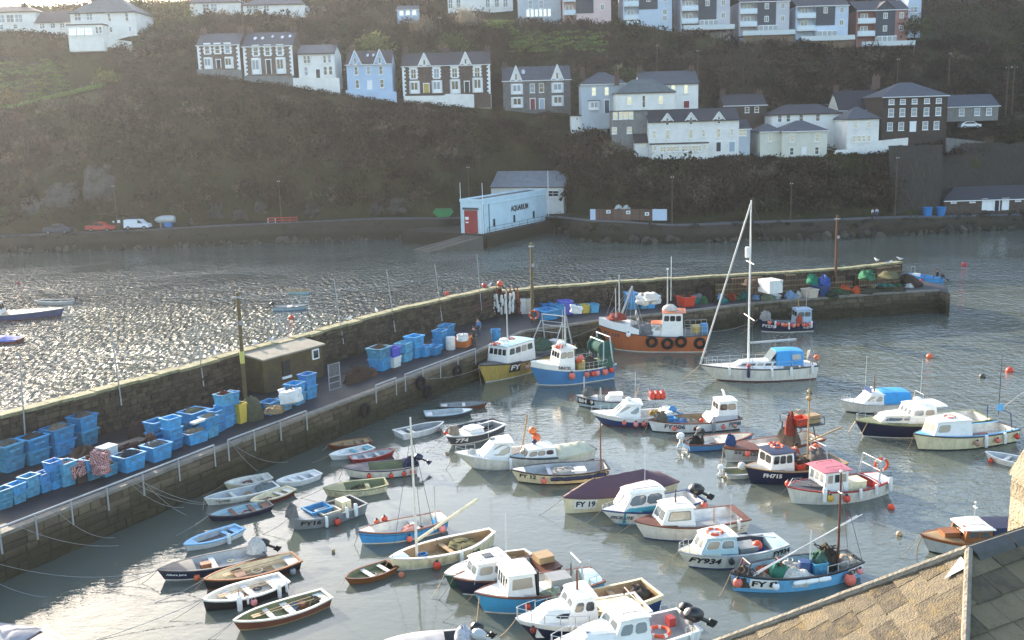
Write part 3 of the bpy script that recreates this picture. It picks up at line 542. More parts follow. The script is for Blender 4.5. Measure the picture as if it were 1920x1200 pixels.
# promontory under it and the slipway
A_, B_, C_ = AQ[0], AQ[1], AQ[2]; fx = (C_ - B_).normalized(); fy = Vector((fx.y, -fx.x, 0)); q = MB()
pl = [A_ - fx * 1.0, B_ - fx * 1.0 + fy * 1.6, B_ + fy * 1.8, C_ + fy * 1.8 + fx * 3, C_ + fx * 9 + fy * -1, C_ + fx * 8 - fy * 14, A_ - fy * 13]
q.prism([(p.x, p.y) for p in pl], -1.5, 2.26, 2); tag(q.build('slipway_quay', SEAW), 'stone platform under the aquarium building', 'quay')
s1, s2 = G(872, 440, 2.2), G(906, 443, 2.2); s3, s4 = G(776, 467, .05), G(806, 473, .05); s5 = s3 + (s3 - s1) * .3; s6 = s4 + (s4 - s2) * .3
q = MB(); q.add([s1, s2, s4, s3, (s5.x, s5.y, -.8), (s6.x, s6.y, -.8), (s1.x, s1.y, -1), (s2.x, s2.y, -1), (s3.x, s3.y, -1), (s4.x, s4.y, -1)], [(0, 1, 2, 3), (3, 2, 5, 4), (0, 3, 8, 6), (1, 7, 9, 2), (3, 4, 8), (2, 9, 5)])
tag(q.build('slipway', paint('#5f594f', .85, .4, .6, bump=.3)), kind='structure')
q = MB()
for k in range(2): q.tube([s1.lerp(s2, .3 + .4 * k) + Vector((0, 0, .06)), s3.lerp(s4, .3 + .4 * k) + Vector((0, 0, .06))], .06, 4)
tag(q.build('launch_rails', paint('#5a4a3f', .7)), 'pair of rusty launching rails running down the slipway', 'rails')
def railing(label, pts, h=1.0, r=.035, gap=2.0, name='railing', n=2, mat=None, posts=0.0):
 mat = mat or paint('#56595c', .6, .3); root = thing(name, label, 'railing', pts[0]); o = Vector(pts[0]); P = [Vector(p) - o for p in pts]
 for k in range(n):
  q = MB(); q.tube([p + Vector((0, 0, h * (1 - .5 * k))) for p in P], r, 6); q.build('rail', mat, root)
 for a, b in zip(P, P[1:]):
  c = max(1, round((b - a).length / gap))
  for i in range(c + (1 if b is P[-1] else 0)):
   p = a.lerp(b, i / c); q = MB(); q.tube([p - Vector((0, 0, posts)), p + Vector((0, 0, h - .001))], r * 1.1, 6); q.build('post', mat, root)
 return root
railing('dark railing along the water side of the aquarium building', [B_ + fy * 1.4 - fx * .5, C_ + fy * 1.5 + fx * 1, C_ + fx * 5 + fy * .5], 1.1, gap=3)
# buildings on the quay road
house('grey roofed shed with a white gable behind the aquarium building', 922, 1056, 350, 408, d=y1(Q(1000, 408, 200).x) + 7, deep=9, wall='white', roof='pale', yr=324, yaw=math.radians(-20), found=1, win=[(363, 11, 20, [1037])], name='boat_shed', cat='shed')
tb = house('low brick toilet block with white doors and a dark hipped roof by the far path', 1770, 1990, 373, 397, d=y1(Q(1880, 397, 185).x) + 5.0, deep=7, wall='stone', roof='dark', rt='hip', yr=350, found=.3, win=[(376, 4, 10, [1787, 1822, 1907], 0)], doors=[(1845, 373, 393, 7, 'white'), (1868, 375, 395, 8, 'dark'), (1884, 373, 394, 10, 'white'), (1856, 374, 394, 9, 'white')], name='toilet_block', cat='building')
def seat(px, py):                         # place on the far road
 d = 185
 for _ in range(6): d = y1(Q(px, py, d).x) + 3.0
 p = Q(px, py, d); p.z = z1(p.x) + .055; return p
def onroad(px, off=3.0):
 d = 185
 for _ in range(6): p = Q(px, 420, d); d = y1(p.x) + off
 return Vector((p.x, d, z1(p.x) + .055))
# fence of close boards with a white panel at each end
def board_fence():
 a, b = onroad(1107, 4.6), onroad(1250, 4.6); L = (b - a).length; root = thing('board_fence', 'brown close boarded fence with white end panels beside the far road', 'fence', a, math.atan2(b.y - a.y, b.x - a.x))
 bw = paint('#6e5548', .85, .3, 2, rnd=.2); n = 44; base = MB(); base.box((0, 0, 1.0), (L / n - .03, .05, 2.0)); me_ = base.mesh('board', bw)
 wp = MB(); wp.box((0, -.02, 1.0), (1.0, .07, 2.0)); wmesh = wp.mesh('white_panel', paint('#b9c6d4', .6, .1))
 for i in range(n):
  x = (i + .5) * L / n; wht = i < 3 or i >= n - 8
  o = bpy.data.objects.new('board', me_); COL.objects.link(o); o.parent = root; o.location = (x, (i % 2) * .02, -.1 + R.uniform(-.02, .02))
  if wht: o.data = wmesh_n
 return root
wp = MB(); wp.box((0, 0, 1.0), (.36, .06, 2.0)); wmesh_n = wp.mesh('white_board', paint('#c3d2e2', .6, .1)); fence = board_fence()
for px in (1141, 1178, 1213):
 p = onroad(px, 4.5); q = MB(); q.box((0, 0, 0), (.75, .04, .6)); q.box((0, -.03, 0), (.4, .02, .3), 1); o = q.build('notice', [TRIMW, paint('#6e8c9c', .6)]); o.location = p + Vector((0, -.02, 1.5)); tag(o, {1141: 'white and blue notice at the left of the brown fence', 1178: 'small white notice at the middle of the brown fence', 1213: 'small white notice near the white end of the brown fence'}[px], 'notice')
for px, lb in ((1160, 'pale domed bottle bank behind the brown fence, left of the pair'), (1175, 'taller pale bottle bank behind the brown fence, right of the pair')):
 p = onroad(px, 6.3); q = MB(); q.lathe([(.75, 0), (.85, 1.0), (.8, 1.9), (.45, 2.5), (.05, 2.7)], 10); q.box((0, -.8, 1.9), (.5, .1, .3), 1); o = q.build('bottle_bank', [paint('#a9b0a9', .5), paint('#222222', .6)], smooth=True); o.location = p; tag(o, lb, 'bottle bank', 'bottle banks behind the fence')
def skip():
 p = onroad(832, 4.2); root = thing('skip', 'green steel rubbish skip on the far road left of the aquarium', 'skip', p, .05); g = paint('#2f8a4c', .5, .25)
 q = MB(); q.prism([(-1.1, .15), (1.1, .15), (1.95, 1.0), (1.5, 1.6), (-1.5, 1.6), (-1.95, 1.0)], -.85, .85, 1); q.build('body', g, root)
 q = MB(); q.box((0, 0, 1.63), (3.1, 1.8, .08)); q.build('rim', paint('#276f3e', .5), root)
 for x in (-.8, .8): q = MB(); q.box((x, -.89, .8), (.1, .06, 1.3)); q.build('rib', g, root)
skip()
TYRE = paint('#17171a', .85, .1); RIMM = paint('#8d9094', .35, .1, metal=.6)
def car(name, label, cat, p, rz, prof, glass, col, W=1.8, wheels=(-1.55, 1.55), wr=.38, bed=None):
 root = thing(name, label, cat, p, rz); bm_ = paint(col, .35, .12, 1.5, .6)
 q = MB(); q.prism(prof, -W / 2, W / 2, 1); q.build('body', bm_, root)
 for k, pg in enumerate(glass):
  for s in (-1, 1): q = MB(); q.prism(pg, s * (W / 2 - .01), s * (W / 2 + .012), 1); q.build('window', PANE[0], root)
 for x in wheels:
  for s in (-1, 1):
   q = MB(); q.lathe([(wr * .6, -.12), (wr, -.1), (wr, .1), (wr * .6, .12)], 14, (x, s * (W / 2 - .08), wr), rot=Matrix.Rotation(math.pi / 2, 3, 'X')); t = q.build('tyre', TYRE, root)
   q = MB(); q.lathe([(wr * .58, -.02), (wr * .5, .04)], 10, (x, s * (W / 2 + .045), wr), rot=Matrix.Rotation(-s * math.pi / 2, 3, 'X')); q.build('rim', RIMM, t)
 q = MB(); fx_ = max(a for a, b in prof)
 for s in (-1, 1): q = MB(); q.box((fx_ - .08, s * W * .36, .85), (.2, .3, .16)); q.build('headlight', PANE[3], root)
 q = MB(); q.box((0, 0, .4), (fx_ * 1.7, W + .03, .12)); q.build('sill', paint('#26272a', .7), root)
 if bed: q = MB(); q.box((bed[0], 0, bed[2] + .02), (bed[1], W - .25, .03)); q.build('load_bed', paint('#1d1d20', .8), root)
PICK = [(-2.6, .45), (2.6, .45), (2.65, .75), (2.5, 1.05), (1.3, 1.15), (.55, 1.75), (-.75, 1.78), (-1.0, 1.2), (-2.6, 1.2)]
PG = [[(1.1, 1.18), (.5, 1.66), (.05, 1.68), (.05, 1.18)], [(-.05, 1.18), (-.05, 1.68), (-.68, 1.7), (-.85, 1.18)]]
car('pickup_truck', 'dark grey pickup truck at the left end of the far road', 'pickup', onroad(108, 2.6), -.02, PICK, PG, '#3c4250', bed=(-1.8, 1.5, 1.2))
car('pickup_truck', 'red pickup truck with a roll bar on the far road', 'pickup', onroad(188, 3.2), -.03, PICK, PG, '#b8352a', bed=(-1.8, 1.5, 1.2))
car('panel_van', 'white panel van parked under the far cliff', 'van', onroad(258, 3.8), -.05, [(-2.4, .4), (2.4, .4), (2.45, .8), (2.2, 1.05), (1.5, 1.2), (.75, 1.88), (-2.3, 1.92)], [[(1.35, 1.22), (.75, 1.78), (.35, 1.8), (.35, 1.22)]], '#e6e9ee')
pc = onroad(1820, 4); pc = Q(1821, 241, 205); car('parked_car', 'white car parked under the annexe beside the Georgian house', 'car', (pc.x, ground(pc.x, 205) * 0 + 206, pc.z), 0, [(-2, .3), (2, .3), (2.05, .7), (1.2, .95), (.5, 1.4), (-1.0, 1.42), (-1.9, .95)], [[(1.0, .95), (.45, 1.32), (-.9, 1.34), (-1.4, .95)]], '#e3e6ea', wheels=(-1.25, 1.25), wr=.31)
def wheelie(px, label, col, w=1.4):
 p = onroad(px, 3.6); q = MB(); q.prism([(-.6 * w / 1.4, .2), (.6 * w / 1.4, .2), (.75 * w / 1.4, 1.15), (-.75 * w / 1.4, 1.15)], -.5, .5, 1); root = thing('waste_bin', label, 'bin', p); q.build('body', paint(col, .5, .15), root); q = MB(); q.box((0, 0, 1.2), (1.6 * w / 1.4, 1.1, .1)); q.build('lid', paint('#7f7a3c', .5), root)
 for x in (-.45, .45): q = MB(); q.lathe([(.1, -.04), (.1, .04)], 8, (x, -.4, .1), rot=Matrix.Rotation(math.pi / 2, 3, 'X')); q.build('wheel', TYRE, root)
wheelie(316, 'blue wheeled bin beside the laid up boat on the far road', '#2e6fae')
for px, lb in ((1738, 'round blue tub on the far path under the ivy wall'), (1763, 'round blue tub beside the brick toilet block')):
 p = onroad(px, 4.2); q = MB(); q.lathe([(.7, 0), (.85, 1.4), (.9, 1.5), (.78, 1.5), (.7, .9)], 12); o = q.build('round_tub', paint('#2f80bd', .5, .2), smooth=True); o.location = p; tag(o, lb, 'tub', 'blue tubs by the far path')
def pole(label, px, ytop, yb, d=None, name='utility_pole', cat='pole', r=.13, mat='#5c4d40', cross=1, base=None, z=None):
 if d is None: p = onroad(px, 4.8)
 else: p = Q(px, yb, d)
 t = Q(px, ytop, p.y); root = thing(name, label, cat, p); h = t.z - p.z
 q = MB(); q.tube([(0, 0, -1.5), (0, 0, h)], [r, r * .7], 7); q.build('shaft', paint(mat, .85, .3, 2), root)
 if cross:
  q = MB(); q.box((0, -r, h - .5), (1.3 if cross > 1 else .5, .08, .1)); c = q.build('crossarm', paint('#4d4037', .85), root); q = MB()
  for x in (-.2, .2): q.lathe([(.05, 0), (.07, .15)], 6, (x * (2.5 if cross > 1 else 1), -r, h - .45))
  q.build('insulator', TRIMW, c)
 return root
for a in (('tall pole by the cliff above the white notices on the far road', 220, 345, 415), ('tall pole beside the red barrier on the far road', 528, 336, 415), ('pole under the cliff just behind the aquarium building', 881, 310, 400), ('pole on the far road right of the brown fence', 1260, 328, 417), ('tall pole on the far path against the ivy covered wall', 1677, 292, 400), ('short pole on the far path under the dark rocks', 1482, 340, 396)):
 pole(*a)
for a, d in ((('pole rising from the gardens behind the wide pair of villas', 826, 30, 82), 232), (('pole on the slope behind the white house with a dormer', 1232, 82, 140), 226), (('pole at the end of the white dormer house', 1308, 92, 146), 222), (('pole in the scrub above the Georgian house', 1682, 108, 158), 224), (('pole in the scrub right of the Georgian house', 1779, 97, 148), 224), (('left pole of the transformer pair on the right hillside', 1886, 123, 205), 214), (('right pole of the transformer pair on the right hillside', 1897, 122, 207), 214), (('pole beside the rounded villa on the top left hill', 456, 0, 50), 240)):
 pole(a[0], a[1], a[2], a[3], d, cross=2 if a[1] > 1880 else 1)
for px, yt, lb, par in ((862, 342, 'white flagpole at the left corner of the aquarium building', A_ - fx * .4), (901, 343, 'white flagpole at the front corner of the aquarium building', B_ + fy * .3), (1025, 320, 'white flagpole at the right end of the aquarium building', C_ + fy * .3 + fx * .3)):
 q = MB(); t = Q(px, yt, par.y); q.tube([(0, 0, 0), (0, 0, t.z - 2.26)], [.08, .05], 6); o = q.build('flagpole', TRIMW); o.location = (par.x, par.y, 2.26); tag(o, lb, 'flagpole', 'flagpoles round the aquarium')
def barrier():
 a = onroad(502, 3.6); root = thing('barrier', 'low red and white barrier standing on the far road', 'barrier', a, -.02); rd = paint('#b4453e', .5, .2)
 for k in range(2): q = MB(); q.box((2.9, 0, .45 + .5 * k), (5.8, .06, .2)); q.build('plank', rd, root)
 for x in (0.1, 1.5, 2.9, 4.3, 5.7): q = MB(); q.box((x, .03, .5), (.1, .08, 1.0)); q.build('post', TRIMW if x < 2 else rd, root)
barrier()
for px, lb, w in ((223, 'white square notice at the foot of the left pole', .55), (213, 'small white notice beside the red pickup', .35)):
 p = onroad(px, 4.6); q = MB(); q.box((0, 0, 1.3), (w, .05, w)); q.tube([(0, .05, 0), (0, .05, 1.4)], .03, 5, 1); o = q.build('notice_board', [TRIMW, paint('#555555')]); o.location = p + Vector((0, 0, .3)); tag(o, lb, 'notice')
FOOT.append((70, 112, 176, 200, 12.5))
# ================================================================ the quay
QZ = 2.4
EP = [(-200, 1085), (0, 1003), (240, 909), (400, 846), (570, 782), (740, 718), (890, 662), (985, 621), (1120, 602), (1300, 582), (1430, 567), (1620, 553), (1710, 547), (1762, 545)]
WTL = [(-200, 826), (0, 779), (220, 723), (372, 683), (450, 660), (555, 634), (652, 606), (730, 584), (820, 563), (938, 537)]     # top of the parapet, left arm
WTR = [(1075, 578), (1230, 567), (1350, 560), (1490, 551), (1612, 542), (1690, 531)]                                             # foot of the parapet, right arm
E = [G(a, b, QZ) for a, b in EP]; ZL, ZR = 5.35, 4.9
WL = [G(a, b, ZL) for a, b in WTL]; WR = [G(a, b, QZ) for a, b in WTR]
for p in WL: p.z = QZ
TIP = [G(1779, 550, QZ), G(1776, 540, QZ), G(1760, 533, QZ), G(1730, 526, QZ)]
def eat(px): return G(px, float(np.interp(px, [a for a, b in EP], [b for a, b in EP])), QZ)
WALL = WL + WR
def wat(px):                              # foot of the parapet at a photo column
 if px <= 938: p = G(px, float(np.interp(px, [a for a, b in WTL], [b for a, b in WTL])), ZL); p.z = QZ; return p
 a = G(px, float(np.interp(px, [948] + [a for a, b in WTR], [592] + [b for a, b in WTR])), QZ); return a
def outn(a, b):
 d = (b - a).normalized(); return Vector((-d.y, d.x, 0))   # away from the harbour side
WB = []
for i, p in enumerate(WALL):
 ns = [outn(WALL[j], WALL[j + 1]) for j in (i - 1, i) if 0 <= j < len(WALL) - 1]; n = sum(ns, Vector()).normalized(); WB.append(p + n * .8)
quay = thing('harbour_quay', 'stone harbour quay with a tall parapet wall bending to the right', 'quay')
QSTONE = stonemat('quay_stone', '#433b31', '#6f6352', .6, .9, '#4a5028', .7, 1.5); MORTAR = paint('#2f2a24', .95, .4, 1.5, bump=.6); PSTONE = stonemat('parapet_stone', '#2f2923', '#5c5041', .4, 1.6, '#464628')
outl = E + TIP + WB[::-1]
q = MB(); n = len(outl); q.add([(p.x, p.y, -1.6) for p in outl] + [(p.x, p.y, QZ - .03) for p in outl], [(i, (i + 1) % n, (i + 1) % n + n, i + n) for i in range(n)]); q.build('quay_body', MORTAR, quay)
deckm = paint('#38383b', .65, .5, .35, .25, bump=.2, dcol='#1d1d20')
q = MB(); q.add([(p.x, p.y, QZ) for p in E + TIP + WALL[::-1]], [tuple(range(len(E) + len(TIP) + len(WALL)))]); q.build('quay_floor', deckm, quay)
q = MB()
for i in range(len(WALL) - 1):
 a, b, c, d = WALL[i], WALL[i + 1], WB[i + 1], WB[i]; zt = ZL if i < len(WL) - 1 else ZR
 q.add([(p.x, p.y, z) for z in (-1.6, zt - .2) for p in (a, b, c, d)], [(4, 5, 6, 7), (0, 1, 5, 4), (1, 2, 6, 5), (2, 3, 7, 6), (3, 0, 4, 7)])
q.build('parapet_wall', MORTAR, quay)
STV = {}
def stone_mesh(mat, k):
 if (mat, k) not in STV:
  rr = random.Random(k * 17 + 3); j = lambda s: rr.uniform(-s, s); q = MB(); b = .07
  fr = [(-.5 + j(.03), -.5 + j(.05)), (.5 + j(.03), -.5 + j(.05)), (.5 + j(.03), .5 + j(.05)), (-.5 + j(.03), .5 + j(.05))]
  v = [(x, .5, z) for x, z in fr] + [(x, -.3, z) for x, z in fr] + [(x * (1 - 2 * b), -.5 + j(.12), z * (1 - 2.6 * b)) for x, z in fr]
  q.add(v, [(4, 5, 1, 0), (5, 6, 2, 1), (6, 7, 3, 2), (7, 4, 0, 3), (8, 9, 5, 4), (9, 10, 6, 5), (10, 11, 7, 6), (11, 8, 4, 7), (8, 11, 10, 9)])
  STV[(mat, k)] = q.mesh('stone', mat)
 return STV[(mat, k)]
def masonry(line, z0, zt, rowh, lens, mat, parent, limit=280, proud=.05, nm='stone', nmrest='small_stones', side=-1):
 """coursed stones on the face of a wall; the nearest are single parts, the far rest one piece of stuff"""
 S = []
 for a, b in zip(line, line[1:]):
  L = (b - a).length; u = (b - a) / L; n = outn(a, b) * side; z = z0
  while z < zt - .08:
   h = min(rowh * R.uniform(.8, 1.25), zt - z); x = 0
   if zt - z - h < .12: h = zt - z
   while x < L:
    w = R.uniform(*lens); w = min(w, L - x)
    if L - x - w < lens[0] * .5: w = L - x
    S.append((a + u * (x + w / 2) + Vector((0, 0, z - a.z + h / 2)) + n * (proud - .12 + R.uniform(-.02, .03)), u, n, w - .03, h - .03)); x += w
   z += h
 S.sort(key=lambda s: (s[0] - EYE).length / (s[3] * s[4]) ** .25); rest = MB()
 for i, (c, u, n, w, h) in enumerate(S):
  M = Matrix((u, -n, Vector((0, 0, 1)))).transposed().to_4x4(); M.translation = c
  me_ = stone_mesh(mat, i % 9); M = M @ Matrix.Diagonal((w, .26, h, 1))
  if i < limit:
   o = bpy.data.objects.new(nm, me_); COL.objects.link(o); o.parent = parent; o.matrix_local = M
  else: rest.add([M @ v.co for v in me_.vertices], [tuple(p.vertices) for p in me_.polygons])
 if rest.v: tag(rest.build(nmrest, mat, parent, fix=False), kind='stuff')
lineE = E + TIP[:2]
masonry(lineE, -.3, QZ - .02, .42, (.55, 1.5), QSTONE, quay, 290)
masonry(WALL[:len(WL)], QZ, ZL - .22, .3, (.3, .8), PSTONE, quay, 290, nm='parapet_stone', nmrest='small_parapet_stones')
masonry(WALL[len(WL) - 1:], QZ, ZR - .22, .34, (.4, .9), PSTONE, quay, 0, nmrest='far_parapet_stones')
COPE = paint('#938d6e', .9, .9, 1.6, bump=.8, dcol='#4c5026')
for i in range(len(WALL) - 1):
 a, b = WALL[i], WALL[i + 1]; zt = ZL if i < len(WL) - 1 else ZR; L = (b - a).length; k = max(1, round(L / 1.7)); u = (b - a) / L; n = outn(a, b)
 for j in range(k):
  q = MB(); c = a + u * L * (j + .5) / k + n * .39; q.box((c.x, c.y, zt - .1 + R.uniform(-.05, .04)), (L / k - .03, .9, .2), rot=rotz(math.atan2(u.y, u.x)))
  q.build('coping_stone', COPE, quay)
EDGE = paint('#7f7a70', .85, .45, 1.2, bump=.3)
for a, b in zip(E, E[1:]):
 L = (b - a).length; k = max(1, round(L / 1.6)); u = (b - a) / L; n = outn(a, b)
 for j in range(k):
  c = a + u * L * (j + .5) / k + n * .16; q = MB(); q.box((c.x, c.y, QZ - .02), (L / k - .025, .5, .18), rot=rotz(math.atan2(u.y, u.x))); q.build('edge_stone', EDGE, quay)
GALV = paint('#a5a8a9', .45, .3, 3, .5, metal=.3)
def mrail(label, x0, x1, step):
 P = []; px = x0
 while px < x1 + 1: P.append(eat(px)); px += step
 root = thing('mooring_rail', label, 'railing', P[0], group='mooring rails along the quay edge'); o = P[0]; nn = [-outn(P[min(i, len(P) - 2)], P[min(i, len(P) - 2) + 1]) for i in range(len(P))]
 Lp = [p - o + n * .13 for p, n in zip(P, nn)]; q = MB(); q.tube([p + Vector((0, 0, .42)) for p in Lp], .055, 7); q.build('rail', GALV, root)
 for p in Lp: q = MB(); q.tube([p + Vector((0, 0, -.95)), p + Vector((0, 0, .4))], .05, 6); q.build('post', GALV, root)
mrail('long galvanised mooring rail at the near left end of the quay edge', -70, 400, 67)
mrail('galvanised mooring rail beside the two rowing boats under the quay', 425, 572, 49)
mrail('short galvanised mooring rail by the tyre in the middle of the quay', 702, 740, 38)
mrail('galvanised mooring rail nearest the yellow trawler', 757, 889, 33)
# tyres on the face
tq = MB(); tq.torus((0, 0, 0), .42, .15, 16, 8, rot=Matrix.Rotation(math.pi / 2, 3, 'X')); tme = tq.mesh('tyre', TYRE, True)
for px, dz_, lb in ((677, .9, 'black tyre hung on the quay beside the mooring rail gap, leftmost'), (783, 1.3, 'upper black tyre hung on the quay left of the yellow trawler'), (795, .4, 'lower black tyre hung near the water left of the yellow trawler'), (852, 1.1, 'black tyre hung on the quay closest to the yellow trawler')):
 p = eat(px); n = -outn(eat(px - 5), eat(px + 5)); o = bpy.data.objects.new('tyre_fender', tme); COL.objects.link(o); o.location = p + n * .3 + Vector((0, 0, dz_ - 2.0)); o.rotation_euler = (0, 0, math.atan2(n.y, n.x) + math.pi / 2); tag(o, lb, 'tyre', 'tyres on the quay face')
# store built against the parapet
def store():
 a, b = wat(452), wat(566); u = (b - a).normalized(); L = (b - a).length; ang = math.atan2(u.y, u.x); root = thing('quay_store', 'mossy stone store with a flat pale roof built against the parapet', 'store', a, ang); dp = 2.3
 st = stonemat('store_stone', '#4b4030', '#6f5f48', .7, 1.5, '#5d5a2a')
 q = MB(); q.box((L / 2, -dp / 2, 1.3), (L, dp, 2.6)); q.build('wall', st, root)
 q = MB(); q.add([(-.1, .95, 2.95), (L + .1, .95, 2.95), (L + .1, -dp - .2, 2.62), (-.1, -dp - .2, 2.62), (-.1, .95, 2.82), (L + .1, .95, 2.82), (L + .1, -dp - .2, 2.5), (-.1, -dp - .2, 2.5)], [(0, 1, 2, 3), (7, 6, 5, 4), (3, 2, 6, 7), (0, 3, 7, 4), (1, 5, 6, 2), (0, 4, 5, 1)]); q.build('roof', paint('#948d7d', .85, .35, .9, bump=.2), root)
 x = L * .36; q = MB(); q.box((x, -dp - .03, 1.5), (.75, .1, 1.2)); w = q.build('shutter', paint('#2d2e2c', .8), root); q = MB(); q.box((x, -dp - .06, .8), (.9, .14, .18)); q.build('sill', TRIMW, w)
 x = L * .86; q = MB(); q.box((x, -dp - .03, 1.95), (.7, .1, .8)); w = q.build('window', TRIMW, root); q = MB(); q.box((x, -dp - .09, 1.95), (.5, .03, .6)); q.build('pane', PANE[0], w)
store()
for lb, px, yb, yt, cr in (('tall wooden pole standing by the stone store on the quay', 460, 748, 548, 1), ('tall wooden pole with a lifebuoy at the bend of the quay', 999, 604, 455, 1), ('tall rusty pole near the end of the quay', 1566, 547, 404, 1)):
 p = G(px, yb, QZ); t = Q(px - (15 if px < 500 else (3 if px < 1000 else -4)), yt, p.y); root = thing('quay_pole', lb, 'pole', p); d = t - p
 q = MB(); q.tube([(0, 0, 0), d], [.17, .13], 8); q.build('shaft', paint('#6a5b3e' if px < 1100 else '#6b4838', .85, .4, 1.5), root)
 q = MB(); q.box(d - Vector((0, .12, .35)), (.55, .12, .12)); q.box(d * .72 + Vector((.12, -.12, 0)), (.25, .2, .3)); q.build('fittings', GALV, root)
 if px < 500: q = MB(); q.lathe([(.175, 0), (.17, .9)], 8, d * .34, 0); q.build('pale_band', paint('#c9c06a', .7), root)
def lifebuoy(label, c, rot, r=.36): q = MB(); q.torus((0, 0, 0), r, .085, 20, 8, 0, None, 1); o = q.build('lifebuoy', [paint('#d9552f', .5, .12), paint('#e3d9cc', .5)], smooth=True); o.location = c; o.rotation_euler = rot; return tag(o, label, 'lifebuoy')
p = G(999, 604, QZ); lifebuoy('orange lifebuoy on the pole at the bend of the quay', p + Vector((.1, -.28, .8)), (math.pi / 2, 0, 0), .42)
for i, (xt, yt, xb, yb) in enumerate(((36, 660, 47, 816), (206, 604, 228, 760), (364, 583, 382, 724), (626, 522, 644, 645), (725, 507, 741, 622), (815, 494, 829, 602), (894, 477, 903, 582))):
 y = wat(xb).y - .25; b = Q(xb, yb, y); t = Q(xt, yt, y); q = MB(); q.tube([(0, 0, 0), t - b], [.05, .035], 6); o = q.build('tall_rod', GALV); o.location = b
 tag(o, ['thin rod on the parapet, leftmost of the seven', 'thin rod on the parapet above the red netting', 'thin rod on the parapet left of the stone store', 'thin rod on the parapet just right of the stone store', 'thin rod on the parapet above the fish tubs, second right of the store', 'thin rod on the parapet left of the ladder', 'thin rod on the parapet above the wall ladder, rightmost'][i], 'rod', 'tall rods fixed to the parapet')
# ladder hung along the wall, near the bend
a, b = wat(872), wat(917); n = -outn(a, b); root = thing('ladder', 'ladder hung sideways on the parapet near the bend', 'ladder', a + n * .3); L = b - a; lm = paint('#6c4a44', .7)
for z in (1.15, 1.6): q = MB(); q.tube([(0, 0, z), (L.x, L.y, z + .25)], .035, 5); q.build('stile', lm, root)
for k in range(14): q = MB(); q.tube([L * (k + .5) / 14 + Vector((0, 0, 1.15 + .25 * (k + .5) / 14)), L * (k + .5) / 14 + Vector((0, 0, 1.6 + .25 * (k + .5) / 14))], .025, 5); q.build('rung', lm, root)
# gate of wire and frame lying by the store
p = G(618, 733, QZ); root = thing('mesh_gate', 'grey wire mesh gate standing open beside the stone store', 'gate', p, .9); q = MB()
for x in (0, 1.1): q = MB(); q.tube([(x, 0, 0), (x, 0, 2.0)], .04, 5); q.build('stile', GALV, root)
for z in (.04, .55, 1.0, 1.96): q = MB(); q.tube([(0.04, 0, z), (1.06, 0, z)], .03, 5); q.build('bar', GALV, root)
q = MB()
for k in range(8): q.tube([(.1 + k * .12, 0, 1.02), (.1 + k * .12, 0, 1.94)], .008, 3)
for k in range(8): q.tube([(.04, 0, 1.06 + k * .11), (1.06, 0, 1.06 + k * .11)], .008, 3)
tag(q.build('wire_mesh', GALV, root), kind='stuff')
ORDN = ['first', 'second', 'third', 'fourth', 'fifth', 'sixth', 'seventh', 'eighth', 'ninth', 'tenth', 'eleventh']
# tubs, nets and gear on the quay
TUBM = [paint(c, .6, .6, 2.6, .3, dcol='#4b5f68', rnd=.28) for c in ('#3a92c6', '#4f9abb', '#3685c0')]
TUBC = dict(blue=0, teal=1, deep=2); OTH = dict(yellow=paint('#cdb34c', .6, .2), white=paint('#d7d7d2', .6, .25), orange=paint('#c4703a', .6, .25), red=paint('#cf4429', .5, .2), purple=paint('#4b55b4', .5, .2), grey=paint('#8b8d8a', .7, .3), violet=paint('#5560b8', .5, .2), cream=paint('#c9bda9', .7, .3), black=paint('#1f1f21', .6, .2), navy=paint('#27406f', .5, .2))
def tub_root(name, label, cat, mat):
 root = thing(name, label, cat); q = MB()
 o = [(-.43, -.43, 0), (.43, -.43, 0), (.43, .43, 0), (-.43, .43, 0)]; t = [(-.5, -.5, .93), (.5, -.5, .93), (.5, .5, .93), (-.5, .5, .93)]; i = [(x * .9, y * .9, .93) for x, y, z in t]; b = [(x * .88, y * .88, .3) for x, y, z in o]
 q.add(o + t + i + b, [(0, 3, 2, 1)] + [(k, (k + 1) % 4, (k + 1) % 4 + 4, k + 4) for k in range(4)] + [(k + 4, (k + 1) % 4 + 4, (k + 1) % 4 + 8, k + 8) for k in range(4)] + [(k + 8, (k + 1) % 4 + 8, (k + 1) % 4 + 12, k + 12) for k in range(4)] + [(12, 13, 14, 15)]); q.build('body', mat, root, fix=False)
 q = MB()
 for s in (-1, 1): q.box((0, s * .5, .95), (1.1, .1, .1)); q.box((s * .5, 0, .95), (.1, .9, .1))
 q.build('rim', mat, root)
 for s in (-1, 1): q = MB(); q.box((0, s * .475, .55), (.5, .06, .1)); q.build('moulded_rib', mat, root); q = MB(); q.box((s * .48, 0, .72), (.06, .32, .12)); q.build('grip', mat, root)
 return root
PROT = {}
def tub(label, p, w, h, col='blue', rz=0, group='tubs on the quay', fill=None, dpt=.85, tilt=0):
 if col not in PROT: r = PROT[col] = tub_root('fish_tub', label, 'tub', TUBM[TUBC[col]] if col in TUBC else OTH[col])
 else: r = dup(PROT[col], (0, 0, 0))
 r.location = p; r.rotation_euler = (tilt, 0, rz); r.scale = (w, w * dpt, h); r['label'] = label; r['group'] = group
 if fill: heap('net_heap', fill[0], p + Vector((0, 0, h * .7)), w * .43, h * .48, fill[1], 'net', rz, w * dpt * .42)
 return r
